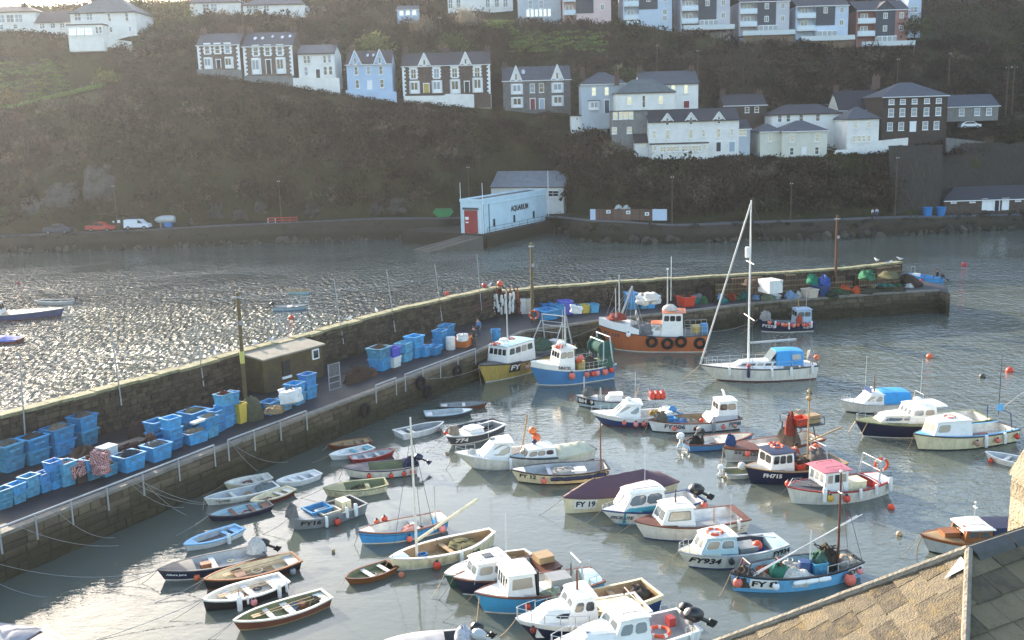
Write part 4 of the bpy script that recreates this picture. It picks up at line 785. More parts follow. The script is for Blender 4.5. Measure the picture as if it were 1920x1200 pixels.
def heap(name, label, p, rx, h, col, cat='net', rz=0, ry=None, seed=None, n=15, strands=10, rough=.35):
 """slumped heap of net or cloth, with loose strands"""
 rr = random.Random(int(abs(p[0] * 37 + p[1] * 11) * 7) % 9999); ry = ry or rx; q = MB(); rows_ = []
 for i in range(7):
  f = i / 6; row = []
  for k in range(n + 1):
   a = 2 * math.pi * (k % n) / n; rad = math.cos(f * math.pi / 2) ** .7; j = 1 + rough * noise.noise(Vector((math.cos(a) * 2 + p[0], math.sin(a) * 2 + p[1], f * 3)))
   row.append((rx * rad * j * math.cos(a), ry * rad * j * math.sin(a), h * math.sin(f * math.pi / 2) * (1 + rough * noise.noise(Vector((math.cos(a) * 1.5, math.sin(a) * 1.5 + p[0], f * 2))))))
  rows_.append(row)
 q.grid(rows_)
 for k in range(strands):
  a = rr.uniform(0, 6.28); c = Vector((rx * .5 * math.cos(a), ry * .5 * math.sin(a), h * .9)); pts = [c]
  for t in range(5): pts.append(pts[-1] + Vector((rr.uniform(-.3, .3) * rx, rr.uniform(-.3, .3) * ry, rr.uniform(-.2, .12) * h)))
  q.tube(pts, .02 + .015 * rr.random(), 4)
 o = q.build(name, paint(col, .9, .5, 9, .15, bump=1.0), smooth=True); o.location = p; o.rotation_euler = (0, 0, rz); return tag(o, label, cat)
qa = math.atan2((eat(300) - eat(100)).y, (eat(300) - eat(100)).x)
def stack(px, py, n, w, h, cols, where, rz=0.0, fill=None, group='blue fish tubs on the near quay', dpt=.85, noun='fish tub'):
 p = G(px, py, QZ + .005); nm = {1: [''], 2: ['lower ', 'upper '], 3: ['bottom ', 'middle ', 'top ']}[n]
 CW = dict(blue='blue', teal='faded blue', deep='deep blue', yellow='yellow', white='white', orange='orange', red='red', purple='purple', grey='grey', violet='violet', cream='cream', black='black', navy='navy')
 for k in range(n):
  c = cols[k % len(cols)] if isinstance(cols, (list, tuple)) else cols
  tub(f'{nm[k]}{CW[c]} {noun} {where}'.replace('  ', ' '), p + Vector((R.uniform(-.03, .03), R.uniform(-.03, .03), k * h * .93)), w * (1 + .03 * k), h, c, qa + rz + R.uniform(-.12, .12), group, fill if k == n - 1 else None, dpt)
A = stack
A(20, 880, 2, 1.35, .85, ['teal', 'teal'], 'at the left edge of the back row under the wall', fill=('grey nets filling the stacked tub at the left edge', '#6d6a60'))
A(66, 866, 2, 1.4, .85, ['teal', 'blue'], 'second from the left in the back row', fill=('dark nets filling the tub second from the left', '#4c4a44'))
A(112, 851, 2, 1.45, .9, ['blue', 'blue'], 'third from the left in the back row, brightest rim', fill=('tan nets filling the tall third stack', '#7a7263'))
A(159, 833, 2, 1.35, 1.0, ['teal', 'blue'], 'in the tallest stack before the red netting', fill=('rope heap in the tallest blue stack', '#5d5850'))
A(8, 951, 2, .8, .55, 'teal', 'at the left end of the front row')
A(33, 941, 2, .8, .55, ['teal', 'blue'], 'with a white label, second in the front row')
A(57, 929, 2, .85, .6, ['teal', 'teal'], 'third in the front row')
A(83, 920, 2, .8, .55, ['blue', 'deep'], 'fourth in the front row')
A(104, 914, 3, .75, .55, ['blue', 'blue', 'deep'], 'leaning beside the red checked sacks', .1)
A(126, 908, 2, .95, .7, ['teal', 'teal'], 'just left of the red checked sacks')
A(172, 897, 2, .85, .65, ['teal', 'blue'], 'standing among the red checked sacks', fill=('brown net in the tub among the sacks', '#4a4338'))
A(201, 890, 1, .95, .65, 'teal', 'right of the sacks, low and faded', fill=('mossy net in the low faded tub', '#4e5238'))
A(243, 879, 1, 1.45, .95, 'blue', 'alone on the quay, big with a wide rim', fill=('dark water and rope in the big lone tub', '#34444e'))
A(296, 860, 1, 1.4, .95, 'blue', 'beside the leaning stacks, big with grey contents', fill=('grey net in the tub beside the leaning stacks', '#6b6d6a'))
A(296, 832, 2, 1.1, .8, ['deep', 'blue'], 'in the stack behind the big grey filled tub')
A(325, 840, 3, .95, .7, ['deep', 'blue', 'blue'], 'in the right hand leaning stack')
A(366, 829, 1, 1.5, .75, 'blue', 'wide and low in front of the net stack', fill=('tan net in the wide low tub', '#7d735f'), dpt=.6)
A(366, 806, 2, 1.5, .7, ['teal', 'blue'], 'behind the wide low one', fill=('green grey net heaped on the stack behind', '#6c6a55'))
A(393, 818, 2, .95, .7, ['teal', 'blue'], 'under the pale net', fill=('pale net heaped on two tubs', '#8d8570'))
A(408, 808, 2, .9, .75, ['deep', 'blue'], 'right of the pale net', 0)
A(423, 800, 3, .95, .8, ['blue', 'deep', 'teal'], 'with red net on its top', fill=('red brown net on the topmost tub', '#6a3b33'))
A(437, 793, 3, .85, .75, ['blue', 'teal', 'blue'], 'left of the yellow bin')
tub('tall yellow bin right of the three high blue stack', G(452, 792, QZ + .005), .7, 1.35, 'yellow', qa, 'bins on the near quay')
A(507, 775, 1, 1.1, .9, 'blue', 'nearest left of the tan cloth', group='blue fish tubs by the store')
A(530, 768, 1, 1.1, .8, 'teal', 'in front of the stone store with a low rim', group='blue fish tubs by the store')
A(555, 757, 2, 1.15, .8, ['teal', 'blue'], 'carrying the white sack', group='blue fish tubs by the store')
A(579, 746, 2, 1.0, .95, ['blue', 'deep'], 'leaning at the right of the white sack', group='blue fish tubs by the store')
A(713, 692, 2, 1.55, .95, ['blue', 'teal'], 'left of the white based one by the bend', group='fish tubs in the middle of the quay', fill=('brown nets and floats in the left tub of the middle group', '#5b4a40'))
A(738, 687, 2, 1.0, .85, ['white', 'purple'], 'in the middle group', group='fish tubs in the middle of the quay')
A(778, 669, 2, 1.3, .95, ['blue', 'blue'], 'in the two high stack of the middle group', group='fish tubs in the middle of the quay')
A(758, 676, 2, 1.2, .8, ['teal', 'teal'], 'beside the dark pallet', group='fish tubs in the middle of the quay')
A(796, 667, 1, 1.1, .85, 'blue', 'under the yellow lid', group='fish tubs in the middle of the quay')
A(814, 664, 1, 1.2, .75, 'blue', 'in front of the tilted one', group='fish tubs in the middle of the quay')
A(826, 653, 2, 1.1, .85, ['blue', 'blue'], 'under the white sacks near the bend', group='fish tubs in the middle of the quay')
A(838, 640, 2, 1.2, .8, ['blue', 'blue'], 'against the wall by the white drum', group='fish tubs in the middle of the quay')
A(870, 649, 1, 1.4, .85, 'orange', 'beside the white drum', group='fish tubs in the middle of the quay', noun='fish box')
A(1024, 597, 1, 2.0, .95, 'blue', 'wide, left of the right arm row', .9, group='fish tubs on the right arm')
A(1022, 584, 1, 1.3, .95, 'deep', 'against the wall behind the wide one', .9, group='fish tubs on the right arm')
A(1045, 592, 1, 1.1, 1.2, 'blue', 'second in the right arm row', .9, group='fish tubs on the right arm')
A(1060, 588, 1, 1.4, 1.35, 'violet', 'beside the white plastic bag', .9, group='fish tubs on the right arm')
A(1079, 588, 1, 1.0, .9, 'blue', 'under the white plastic bag', .9, group='fish tubs on the right arm')
A(1096, 586, 1, .95, .85, 'yellow', 'between two blue ones', .9, group='fish tubs on the right arm')
A(1112, 585, 1, 1.1, .85, 'teal', 'with blue cloth on top', .9, group='fish tubs on the right arm')
A(1183, 579, 2, 1.2, .9, ['blue', 'deep'], 'behind the trawler derrick', .9, group='fish tubs on the right arm')
A(1205, 578, 1, 1.0, .9, 'teal', 'below the white sacks, left one', .9, group='fish tubs on the right arm')
A(1219, 577, 1, 1.0, .9, 'blue', 'below the white sacks, right one', .9, group='fish tubs on the right arm')
A(1286, 573, 1, 1.6, 1.0, 'red', 'beside the orange trawler wheelhouse', .9, group='fish tubs on the right arm', fill=('dark rope in the red tub', '#4a3c34'))
A(1518, 558, 1, 1.4, .95, 'cream', 'near the rusty pole', .9, group='bins near the quay end', noun='bin')
A(1538, 555, 1, 1.5, 1.15, 'navy', 'with a pale lid near the rusty pole', .9, group='bins near the quay end', noun='bin')
A(1444, 548, 1, 1.9, 1.35, 'white', 'forming the base of the white pair', .9, group='bins near the quay end', noun='insulated bin'); p = G(1444, 548, QZ + 1.36)
q = MB(); q.box((0, 0, .65), (1.95, 1.6, 1.25)); q.box((0, 0, 1.3), (2.0, 1.65, .06)); o = q.build('insulated_bin', OTH['white']); o.location = p; o.rotation_euler = (0, 0, qa + .9); tag(o, 'closed white insulated bin stacked on another near the quay end', 'bin')
# loose things among them
def box(name, label, cat, px, py, s, col, rz=0, z=QZ, tap=1.0):
 q = MB(); q.box((0, 0, s[2] / 2), s, taper=tap); q.box((0, 0, s[2] + .025), (s[0] * 1.06 * tap, s[1] * 1.06 * tap, .05)); o = q.build(name, OTH[col] if col in OTH else paint(col, .7, .3, 2)); o.location = G(px, py, z + .004); o.rotation_euler = (0, 0, qa + rz); return tag(o, label, cat)
box('lidded_crate', 'white lidded crate with a greenish top beside the red checked sacks', 'crate', 203, 872, (.95, .8, 1.15), 'white')
box('dark_crate', 'dark brown crate with a round white mark by the front row', 'crate', 149, 903, (.7, .7, .95), '#3a332f')
box('wooden_box', 'long shallow wooden box holding dark net against the wall', 'box', 246, 845, (2.0, .9, .5), '#6d6154')
heap('net_heap', 'dark red net heaped in the long wooden box', G(246, 845, QZ + .5), .9, .45, '#43302f', rz=qa, ry=.4)
heap('net_heap', 'brown net pile slumped against the wall left of the leaning stacks', G(262, 828, QZ), .7, 1.3, '#4a3b36', rz=qa)
heap('net_heap', 'round brown net bundle behind the big lone tub', G(284, 840, QZ + .3), .45, .9, '#5c4338')
box('cardboard_lid', 'white plank lying across the tub stack by the wall', 'lid', 371, 792, (.9, .35, .08), 'white', z=QZ + 2.0)
def sack(label, px, py, z=QZ, r=.45, h=.6, col='#b97f7a', chk=True, name='checked_sack'):
 q = MB(); n = 18; rows_ = []
 for i in range(10):
  f = i / 9; e = min(1, 1.9 * math.sin(math.pi * (f * .93 + .04)) ** .7); row = []
  for k in range(n + 1):
   a = 6.2832 * (k % n) / n; c, d = math.cos(a), math.sin(a); u = e * r / (c ** 4 + d ** 4) ** .25 * .9; w = noise.noise(Vector((c * 1.6 + px, d * 1.6, f * 2.5 + py))); v = noise.noise(Vector((c * 4, d * 4 + px, f * 5)))
   row.append((u * c * (1 + .3 * w + .12 * v), u * .85 * d * (1 + .3 * w + .12 * v), h * f * (1 + .2 * w) + .06 * v))
  rows_.append(row)
 q.grid(rows_); m = paint(col, .8, .2)
 if chk:
  key = ('chk', col)
  if key not in MATS:
   m, N, L, p_ = nodes('checked'); tc = N.new('ShaderNodeTexCoord'); mp = N.new('ShaderNodeMapping'); mp.inputs['Rotation'].default_value = (.78, .5, .78); c = N.new('ShaderNodeTexChecker'); c.inputs['Scale'].default_value = 13; c.inputs[1].default_value = (*lin('#c79a94'), 1); c.inputs[2].default_value = (*lin('#5d2b31'), 1)
   L.new(tc.outputs['Object'], mp.inputs[0]); L.new(mp.outputs[0], c.inputs[0]); L.new(c.outputs[0], p_.inputs['Base Color']); p_.inputs['Roughness'].default_value = .8; MATS[key] = m
  m = MATS[key]
 o = q.build(name, m, smooth=True); o.location = G(px, py, z); o.rotation_euler = (R.uniform(-.2, .2), R.uniform(-.2, .2), R.uniform(0, 6)); return tag(o, label, 'sack')
for px, py, z, lb in ((124, 888, .5, 'red checked sack at the left of the sack pile'), (148, 894, .3, 'red checked sack lying in front of the pile'), (186, 872, .9, 'red checked sack on top of the pile by the white crate'), (192, 890, .4, 'red checked sack squeezed between tubs and white crate')): sack(lb, px, py, QZ + z, .55, .85)
heap('net_heap', 'brown net pile behind the red checked sacks', G(160, 872, QZ), 1.0, 1.1, '#5c4a3c', rz=qa, ry=.6)
for px, py, z, lb, r in ((548, 757, 1.5, 'big white sack on the blue tubs by the store', .75), (1080, 588, .85, 'white plastic bag on the tub of the right arm', .6), (1205, 570, 1.0, 'bulging white bulk bag left of the pair on the right arm', .75), (1225, 570, .9, 'white bulk bag leaning in front of the higher one', .7), (1222, 565, 1.5, 'white bulk bag on top of the pile on the right arm', .65), (868, 640, .9, 'grey white sack on the orange fish box', .5)):
 sack(lb, px, py, QZ + z, r, r * 1.35, '#d5d4cf' if px < 1300 else '#bbbbbb', False, 'white_sack')
heap('tan_cloth', 'tan cloth thrown over the blue tubs left of the store', G(515, 772, QZ + .85), .7, .35, '#8d7c60', 'cloth', rz=qa)
heap('tarpaulin', 'grey green tarpaulin over stacked gear right of the yellow bin', G(474, 785, QZ), .75, 1.5, '#5d5f4c', 'tarpaulin', rz=qa, rough=.2)
heap('net_heap', 'brown boards and nets under the wall right of the mesh gate', G(672, 712, QZ), 1.7, 1.0, '#4b3c31', rz=qa, ry=.6)
heap('net_heap', 'reddish rope and floats at the foot of the wall', G(690, 702, QZ), .8, .5, '#6d4a3a', rz=qa)
heap('net_heap', 'dark nets piled behind the middle tub group', G(735, 668, QZ), 1.2, 1.2, '#3d3c34', rz=qa, ry=.6)
q = MB(); q.lathe([(.4, 0), (.42, .05), (.42, 1.05), (.4, 1.1), (.05, 1.11)], 14); o = q.build('drum', OTH['white'], smooth=True); o.location = G(845, 655, QZ); tag(o, 'white plastic drum beside the orange fish box', 'drum')
q = MB(); q.lathe([(.36, 0), (.4, .05), (.44, 1.1), (.46, 1.12), (.4, 1.12), (.36, .7)], 14); o = q.build('round_bin', TUBM[0], smooth=True); o.location = G(930, 640, QZ); tag(o, 'round blue bin standing alone at the bend of the quay', 'bin')
q = MB(); q.lathe([(.4, 0), (.42, .05), (.42, 1.15), (.4, 1.2), (.05, 1.21)], 14); o = q.build('barrel', TUBM[2], smooth=True); o.location = G(1686, 533, QZ); tag(o, 'blue plastic barrel at the far end of the quay', 'barrel')
q = MB(); q.lathe([(.42, 0), (.4, .08), (.12, 1.1), (.02, 1.15)], 10); o = q.build('blue_cone', TUBM[0], smooth=True); o.location = G(1652, 535, QZ); tag(o, 'blue cone shaped bundle left of the barrel', 'bundle')
for px, lb in ((983, 'white electric cabinet at the bend of the quay'), (993, 'cream electric cabinet beside the lifebuoy pole')):
 q = MB(); q.box((0, 0, .9), (.75, .45, 1.3)); q.box((0, -.24, .95), (.6, .03, 1.1)); q.box((0, 0, .12), (.6, .4, .24)); o = q.build('electric_cabinet', OTH['white'] if px < 990 else OTH['cream']); o.location = G(px, 588, QZ); tag(o, lb, 'cabinet')
# creels piled along the right arm, four courses of wooden framed pots
def creel():
 root = thing('lobster_pot', 'x', 'lobster pot'); q = MB(); q.box((0, 0, .26), (1.0, .62, .5), taper=.93); q.build('net_body', paint('#5d4c3c', .95, .6, 10, .1, bump=1), root)
 fr = paint('#7f6d53', .85, .3, rnd=.2)
 for s in (-1, 1):
  for z in (.03, .5): q = MB(); q.tube([(-.5, s * .31, z), (.5, s * .31, z)], .035, 4); q.build('bar', fr, root)
 for x in (-.5, -.17, .17, .5): q = MB(); q.tube([(x, -.325, 0), (x * .95, -.3, .53), (x * .95, .3, .53), (x, .325, 0)], .03, 4); q.build('hoop', fr, root)
 return root
cr = creel(); first = True
POTS = [(1345, 3), (1360, 3), (1374, 4), (1388, 4), (1401, 4), (1414, 4), (1428, 3), (1462, 3), (1476, 4), (1490, 3), (1505, 3), (1520, 2), (1535, 3), (1550, 2), (1566, 3), (1581, 2), (1608, 3), (1622, 3), (1637, 4), (1652, 4), (1668, 4)]
for ci, (px, n) in enumerate(POTS):
 b = wat(px); nn = -outn(wat(px - 6), wat(px + 6)); ang = math.atan2(nn.y, nn.x) + math.pi / 2
 for k in range(n):
  lb = f"{['bottom', 'second', 'third', 'fourth'][k]} creel of the {'left' if px < 1440 else ('middle' if px < 1590 else 'right')} pile, {ORDN[ci if ci < 7 else (ci - 7 if ci < 16 else ci - 16)]} column from its left"
  lc = b + nn * (.6 + R.uniform(-.05, .08)) + Vector((0, 0, k * .56))
  if first: o = cr; o.location = lc; o.rotation_euler = (0, 0, ang); o['label'] = lb; o['group'] = 'creels piled along the right arm'; first = False
  else: o = dup(cr, lc, ang + R.uniform(-.08, .08), lb, 'creels piled along the right arm')
  o.scale = (1.05, 1.1, 1.05)
for px, py, rx, h, c, lb in ((1320, 563, 1.3, 1.5, '#3a2e28', 'dark brown net pile on the wall side left of the creels'), (1340, 556, 1.4, 2.3, '#33302a', 'high black net heap left of the creels'), (1365, 555, 1.3, 2.0, '#4a382e', 'rusty net heap against the creels'), (1308, 565, .9, .7, '#8d8f8e', 'grey tarpaulin right of the red tub'), (1392, 560, .8, .8, '#2f6b66', 'teal rope coil in front of the creels'), (1372, 562, .7, .7, '#8a3e2c', 'rust red net at the foot of the creels'),
       (1440, 563, .9, .6, '#6e7a66', 'pale green net bundle in front of the white bins'), (1575, 550, 1.6, .4, '#4b5540', 'flat green net spread right of the rusty pole'), (1610, 546, 2.4, .45, '#4a4a38', 'olive net spread over the quay end'), (1655, 541, 2.6, .5, '#47432f', 'brown net with floats spread at the quay tip'), (1560, 557, .9, .5, '#3e4a3c', 'dark green net against the rusty pole'), (1700, 534, 1.6, 1.1, '#4f4136', 'brown net heap at the end of the parapet'),
       (1524, 520, .8, .9, '#2d7d62', 'green rope heap on the middle creels'), (1545, 521, .8, .8, '#3c5aa0', 'blue rope heap on the middle creels'), (1575, 533, 1.2, 1.9, '#3e5a58', 'grey green net heap against the parapet'), (1625, 511, 1.0, .8, '#3f7d5c', 'green net on top of the right creels'), (1668, 508, 1.2, .6, '#6d6a4c', 'tan net on top of the right creels'), (1412, 522, 1.4, .6, '#5a4a3e', 'brown net on top of the left creels')):
 p = G(px, py, QZ) if py > 525 else G(px, py + 12, QZ + 1.9); heap('net_heap', lb, p, rx, h, c, rz=qa + .9, ry=rx * .7, rough=.5, strands=16)
cnt = {}
for px in sorted(R.uniform(1290, 1690) for i in range(36)):
 b = wat(px) - outn(wat(px - 5), wat(px + 5)) * R.uniform(1.0, 2.6); c = R.choice((('orange', '#cf5f35'), ('white', '#cfcdc4'), ('teal', '#2f7f78'), ('pale blue', '#7f9fc0'), ('tan', '#9a8260'), ('black', '#232323'), ('green', '#3f6b48'))); k = cnt[c[0]] = cnt.get(c[0], 0) + 1
 heap('rope_coil', f'small {c[0]} rope coil on the far arm, {ORDN[k - 1]} {c[0]} one from the left', b, R.uniform(.3, .7), R.uniform(.3, .8), c[1], 'rope', R.uniform(0, 6), rough=.6, strands=8)['group'] = 'small rope coils on the far arm'
# floats and ropes hung at the bend
cn = WL[-1]; n1 = -outn(WL[-2], WL[-1])
for i in range(9):
 q = MB(); a = cn + Vector((-1.6 + i * .42, -.35 - .05 * i, ZL - QZ + .05)); rr = random.Random(i); pts = [a + Vector((rr.uniform(-.12, .12), -.1 * min(k, 1) + rr.uniform(-.05, .05), -k * (.45 + .05 * (i % 3)))) for k in range(6)]; o0 = pts[0].copy()
 for s in range(3): q.tube([p - o0 + Vector((s * .07 * (k > 0), -s * .04, 0)) for k, p in enumerate(pts)], .035, 4)
 o = q.build('hanging_rope', paint(('#7a3a30', '#5d2f2c', '#9a5038')[i % 3], .9, .3)); o.location = o0; tag(o, f'{("red brown", "dark red", "orange brown")[i % 3]} rope hung at the bend, {("first", "second", "third")[i // 3]} of its colour from left', 'rope', 'ropes hung at the bend')
fm_ = MB(); fm_.lathe([(.02, -.42), (.11, -.36), (.14, 0), (.11, .36), (.02, .42)], 8)
fme = fm_.mesh('long_float', paint('#d9d8d2', .6, .25), True)
for i in range(18):
 o = bpy.data.objects.new('long_float', fme); COL.objects.link(o); o.location = cn + Vector((-.7 + (i % 6) * .4 + R.uniform(-.1, .1), -.75 - .1 * (i % 3), 2.0 - (i // 6) * .62 + R.uniform(-.15, .15))); o.rotation_euler = (R.uniform(-.2, .2), R.uniform(-.2, .2), 0); tag(o, f'long white float hung at the quay bend, {("top", "middle", "lowest")[i // 6]} row, {("first", "second", "third", "fourth", "fifth", "last")[i % 6]} from the left', 'float', 'white floats hung at the bend')
def ballf(name, label, cat, p, r, col, group=None, cap=None, z=1.0):
 key = ('ball', col, cap, z)
 if key not in PROT:
  q = MB(); q.ball((0, 0, 0), 1, 14, 0, z)
  if cap: q.lathe([(.5, z * .84), (.3, z * 1.08), (.14, z * 1.3), (.06, z * 1.4)], 10, m=1)
  PROT[key] = q.mesh(name, [paint(col, .42, .15, 2), paint(cap or '#222222', .5)], True)
 o = bpy.data.objects.new(name, PROT[key]); COL.objects.link(o); o.location = p; o.scale = (r,) * 3; return tag(o, label, cat, group)
ballf('float_ball', 'orange float at the top of the ropes by the bend', 'float', cn + Vector((0, -.5, ZL - QZ + .35)), .32, '#cf5a3a'); ballf('float_ball', 'red float on the parapet left of the hung ropes', 'float', cn + Vector((-1.6, -.3, ZL - QZ + .2)), .26, '#b9403a')
# ================================================================ boats
COLR = dict(white='#efebe2', cream='#ecdbb2', offw='#e6dece', grey='#8f918f', lgrey='#b5b6b3', navy='#1d2440', dblue='#23406e', blue='#4685b6', cyan='#3f9cc6', sky='#6fb4dc', teal='#4aa3b0', pale='#a9c4c8', black='#1b1b1e', red='#9c2d2b', dred='#6d2a25', orange='#c2683a', yellow='#b99d4e', brown='#6b3d2b', varn='#8a5227', tan='#a98b63', mauve='#5b3f49', green='#34594a', moss='#7d8058', dgrey='#4a4c50', cblue='#3c9ad6', pink='#c46c74', rust='#7a4630')
def C(k, rough=.42, dirt=.14): return paint(COLR.get(k, k), rough, dirt, 1.6, .5, key=('boat', k, rough, dirt))
def CS(k, dirt): return paint(COLR.get(k, k), .35, dirt * .85, 1.6, .5, dcol='#6a5a48' if lin(COLR.get(k, k))[1] > .12 else None, key=('hull', k, dirt), streak=1)
GL = dict(dark=glassmat('boat_glass', '#1c2226', .08, 1.0), clear=glassmat('boat_glass_pale', '#6f777a', .08, 1.0), warm=glassmat('boat_glass_warm', '#a89a86', .12, .9))
class Boat:
 def __init__(s, label, short, bow, stern, fb, fs, beam, top='white', boot=None, rail='white', inner='lgrey', deck=None, tr=.72, rake=.5, name='boat', cat='boat', sole=None, stripe=None, stripe_h=.14, cap=.1, strake=True, mid=None, anti='dred', bluff=2.3, clinker=0, dirt=.22, zoff=0, zs=None):
  zs = s.zs = zs or (.87 if fb > 1.8 else .77); a, b = G(*stern, fs * zs), G(*bow, fb * zs); d = Vector((b.x - a.x, b.y - a.y, 0)); s.L = d.length; s.ang = math.atan2(d.y, d.x); s.fb, s.fs, s.bm, s.tr, s.rake, s.bl = fb, fs, beam * .94, tr, rake, bluff
  s.mid = mid or min(fb, fs) * .9; s.short = short; s.near = 1 if d.x < 0 else -1
  s.root = thing(name, label, cat, (a.x, a.y, zoff), s.ang, 'boats in the harbour'); s.sole_z = sole if sole is not None else max(.06, s.mid - .75); s.cap = cap; s.M = Matrix.Translation((a.x, a.y, zoff)) @ Matrix.Rotation(s.ang, 4, 'Z') @ Matrix.Diagonal((1, 1, zs, 1)); s.root.scale = (1, 1, zs)
  s.inner = inner; s.railc = rail
  N = 22; T = [i / N for i in range(N + 1)]
  lev = lambda t: [-.35, -.12, 0, .08 + .02 * t, s.S(t) * .45, s.S(t) - stripe_h, s.S(t)]
  ms = [C(anti), C(boot or top, .45, dirt), CS(top, dirt), C(stripe or top, .35, dirt)]; bi = [0, 0, 1, 2, 2, 3]
  q = MB()
  for side in (1, -1):
   rows_ = [[s.pt(t, z, side) for z in lev(t)] for t in T]
   for j in range(6): q.grid([[r[j], r[j + 1]] for r in rows_], bi[j])
  st = [s.pt(0, z, 1) for z in lev(0)], [s.pt(0, z, -1) for z in lev(0)]
  for j in range(6): q.add([st[0][j], st[0][j + 1], st[1][j + 1], st[1][j]], [(0, 1, 2, 3)], bi[j])
  q.build('hull', ms, s.root, True)
  q = MB(); inn = []
  for i, t in enumerate(T):
   t = min(t, .985); zt, zs = s.S(t) - .015, s.sole_z + max(0, t - .75) * .6
   inn.append([s.ipt(t, zt, 1), s.ipt(t, (zt + zs) / 2, 1, .96), s.ipt(t, zs, 1, .86), s.ipt(t, zs, -1, .86), s.ipt(t, (zt + zs) / 2, -1, .96), s.ipt(t, zt, -1)])
  inn = [[Vector((max(p[0], .05), p[1], p[2])) for p in r] for r in inn]; q.grid(inn); q.add([tuple(p) for p in inn[0]], [(0, 1, 2, 3, 4, 5)]); q.build('inner_hull', C(inner, .6, .4), s.root)
  q = MB()
  for side in (1, -1):
   prof = []
   for t in T:
    o = s.pt(t, s.S(t), side, .035); i = s.ipt(min(t, .99), s.S(t), side); o2 = s.pt(t, s.S(t) - .075, side, .04)
    prof.append([o2, (o[0], o[1], s.S(t) + .02), (i[0], i[1], s.S(t) + .02), (i[0], i[1], s.S(t) - .05)])
   q.grid(prof)
  p0, p1 = s.pt(0, s.fs, 1, .035), s.pt(0, s.fs, -1, .035); q.box((.03 - .02, 0, s.fs - .02), (.11, abs(p0[1]) * 2, .085)); q.build('gunwale', C(rail, .5, .3), s.root, fix=False)
  if clinker:
   q = MB()
   for k in range(clinker):
    for side in (1, -1):
     f = .18 + .7 * k / clinker; q.tube([s.pt(t, s.S(t) * f, side, .004) for t in T], .014, 4)
   q.build('plank_lands', C(top, .5, .35), s.root)
  if deck: s.deck(deck, .66, 1)
  q = MB(); rr = random.Random(int(a.x * 91 + a.y * 57)); e = Vector((s.L - .02, 0, fb - .05)); q.tube(sag(e, e + Vector((rr.uniform(.1, 2.2), rr.uniform(-.8, .8), -fb - .1)), .12, 7), .016, 4); q.build('mooring_line', C('tan'), s.root)
  for k in range(2 if s.L > 4 else 1): t = rr.uniform(.25, .6); q = MB(); c = (s.L * t, rr.uniform(-.5, .5) * s.B(t), s.sole_z + .05); q.torus(c, rr.uniform(.14, .26), .05, 12, 5); q.tube([c, Vector(c) + Vector((rr.uniform(-.8, .8), rr.uniform(-.3, .3), .02)), Vector(c) + Vector((rr.uniform(-1, 1), rr.uniform(-.4, .4), .05))], .02, 4); q.build('rope_coil', C(rr.choice(('tan', 'blue', 'dgrey', 'rust', 'cream'))), s.root)
 def w(s, p): return s.M @ Vector(p)
 def S(s, t):
  return s.mid + (s.fb - s.mid) * max(0, (t - .3) / .7) ** 1.9 + (s.fs - s.mid) * max(0, (.3 - t) / .3) ** 1.7
 def B(s, t):
  t = min(max(t, 0), 1)
  if t < .42: k = s.tr + (1 - s.tr) * math.sin(t / .42 * math.pi / 2)
  else: k = max(0, 1 - ((t - .42) / .58) ** s.bl) ** .85
  return max(.012, s.bm / 2 * k)
 def kz(s, t, z):
  zz = min(1, max(0, z / s.S(t))); wl = .86 - .36 * max(0, (t - .45) / .55) ** 2; k = wl + (1 - wl) * zz ** .85
  return k if z >= 0 else wl * max(.25, 1 + z * 1.5)
 def xx(s, t, z): return s.L * t - s.rake * (1 - z / s.fb) * t ** 4 + (.06 * (1 - z / s.fs) * (1 - t) ** 6 * 2)
 def pt(s, t, z, side, off=0): return (s.xx(t, z), side * (s.B(t) * s.kz(t, z) + off), z)
 def ipt(s, t, z, side, k=1.0):
  b = max(.004, s.B(t) - s.cap) * k * (1 if z > s.S(t) - .1 else (.75 + .25 * s.kz(t, z))); b = min(b, max(.004, s.B(t) * s.kz(t, z) - .07)); return (min(s.xx(t, z), s.L - .05) - (.04 if t > .9 else 0), side * b, z)
 def tx(s, x): return min(.995, max(0, x / s.L))
 def deck(s, col, t0, t1=1.0, z=0.0, name='foredeck', camber=.06, bulk=True, bcol=None, side=False):
  q = MB(); rows_ = []; n = 10
  for i in range(n + 1):
   t = t0 + (min(t1, .99) - t0) * i / n; b = s.B(t) - s.cap * .5; zz = s.S(t) + z
   rows_.append([(min(s.L * t, s.L - .04), b * k, zz + camber * (1 - k * k)) for k in (-1, -.6, -.2, .2, .6, 1)])
  q.grid(rows_)
  if bulk:
   for r, t in ((rows_[0], t0), (rows_[-1], t1)):
    if t < .98: q.add([r[0], r[1], r[2], r[3], r[4], r[5]] + [(r[0][0], y * max(.02, min(r[5][1] * .85, s.B(t) * s.kz(t, s.sole_z) - .1)), s.sole_z) for y in (1, -1)], [(0, 1, 2, 3, 4, 5, 6, 7)])
  return q.build(name, C(col, .55, .3), s.root)
 def thwart(s, t, w=.26, col='tan', h=.62):
  z = s.sole_z + (s.S(t) - s.sole_z) * h; b = s.B(t) - s.cap * .9; q = MB(); q.box((s.L * t, 0, z), (w, b * 2 * .98, .05)); return q.build('thwart', C(col, .6, .35), s.root)
 def sternseat(s, t1=.13, col='white', h=.62): z = s.sole_z + (s.S(0) - s.sole_z) * h; q = MB(); q.box((s.L * t1 / 2 + .04, 0, z), (s.L * t1, (s.B(.05) - s.cap) * 1.9, .05)); return q.build('stern_seat', C(col, .6, .35), s.root)
 def boards(s, t0, t1, col='tan', n=6):
  for k in range(n): q = MB(); q.box((s.L * (t0 + t1) / 2, (k - (n - 1) / 2) * s.bm * .09, s.sole_z + .03), (s.L * (t1 - t0), s.bm * .075, .03)); q.build('floor_board', C(col, .7, .4), s.root)
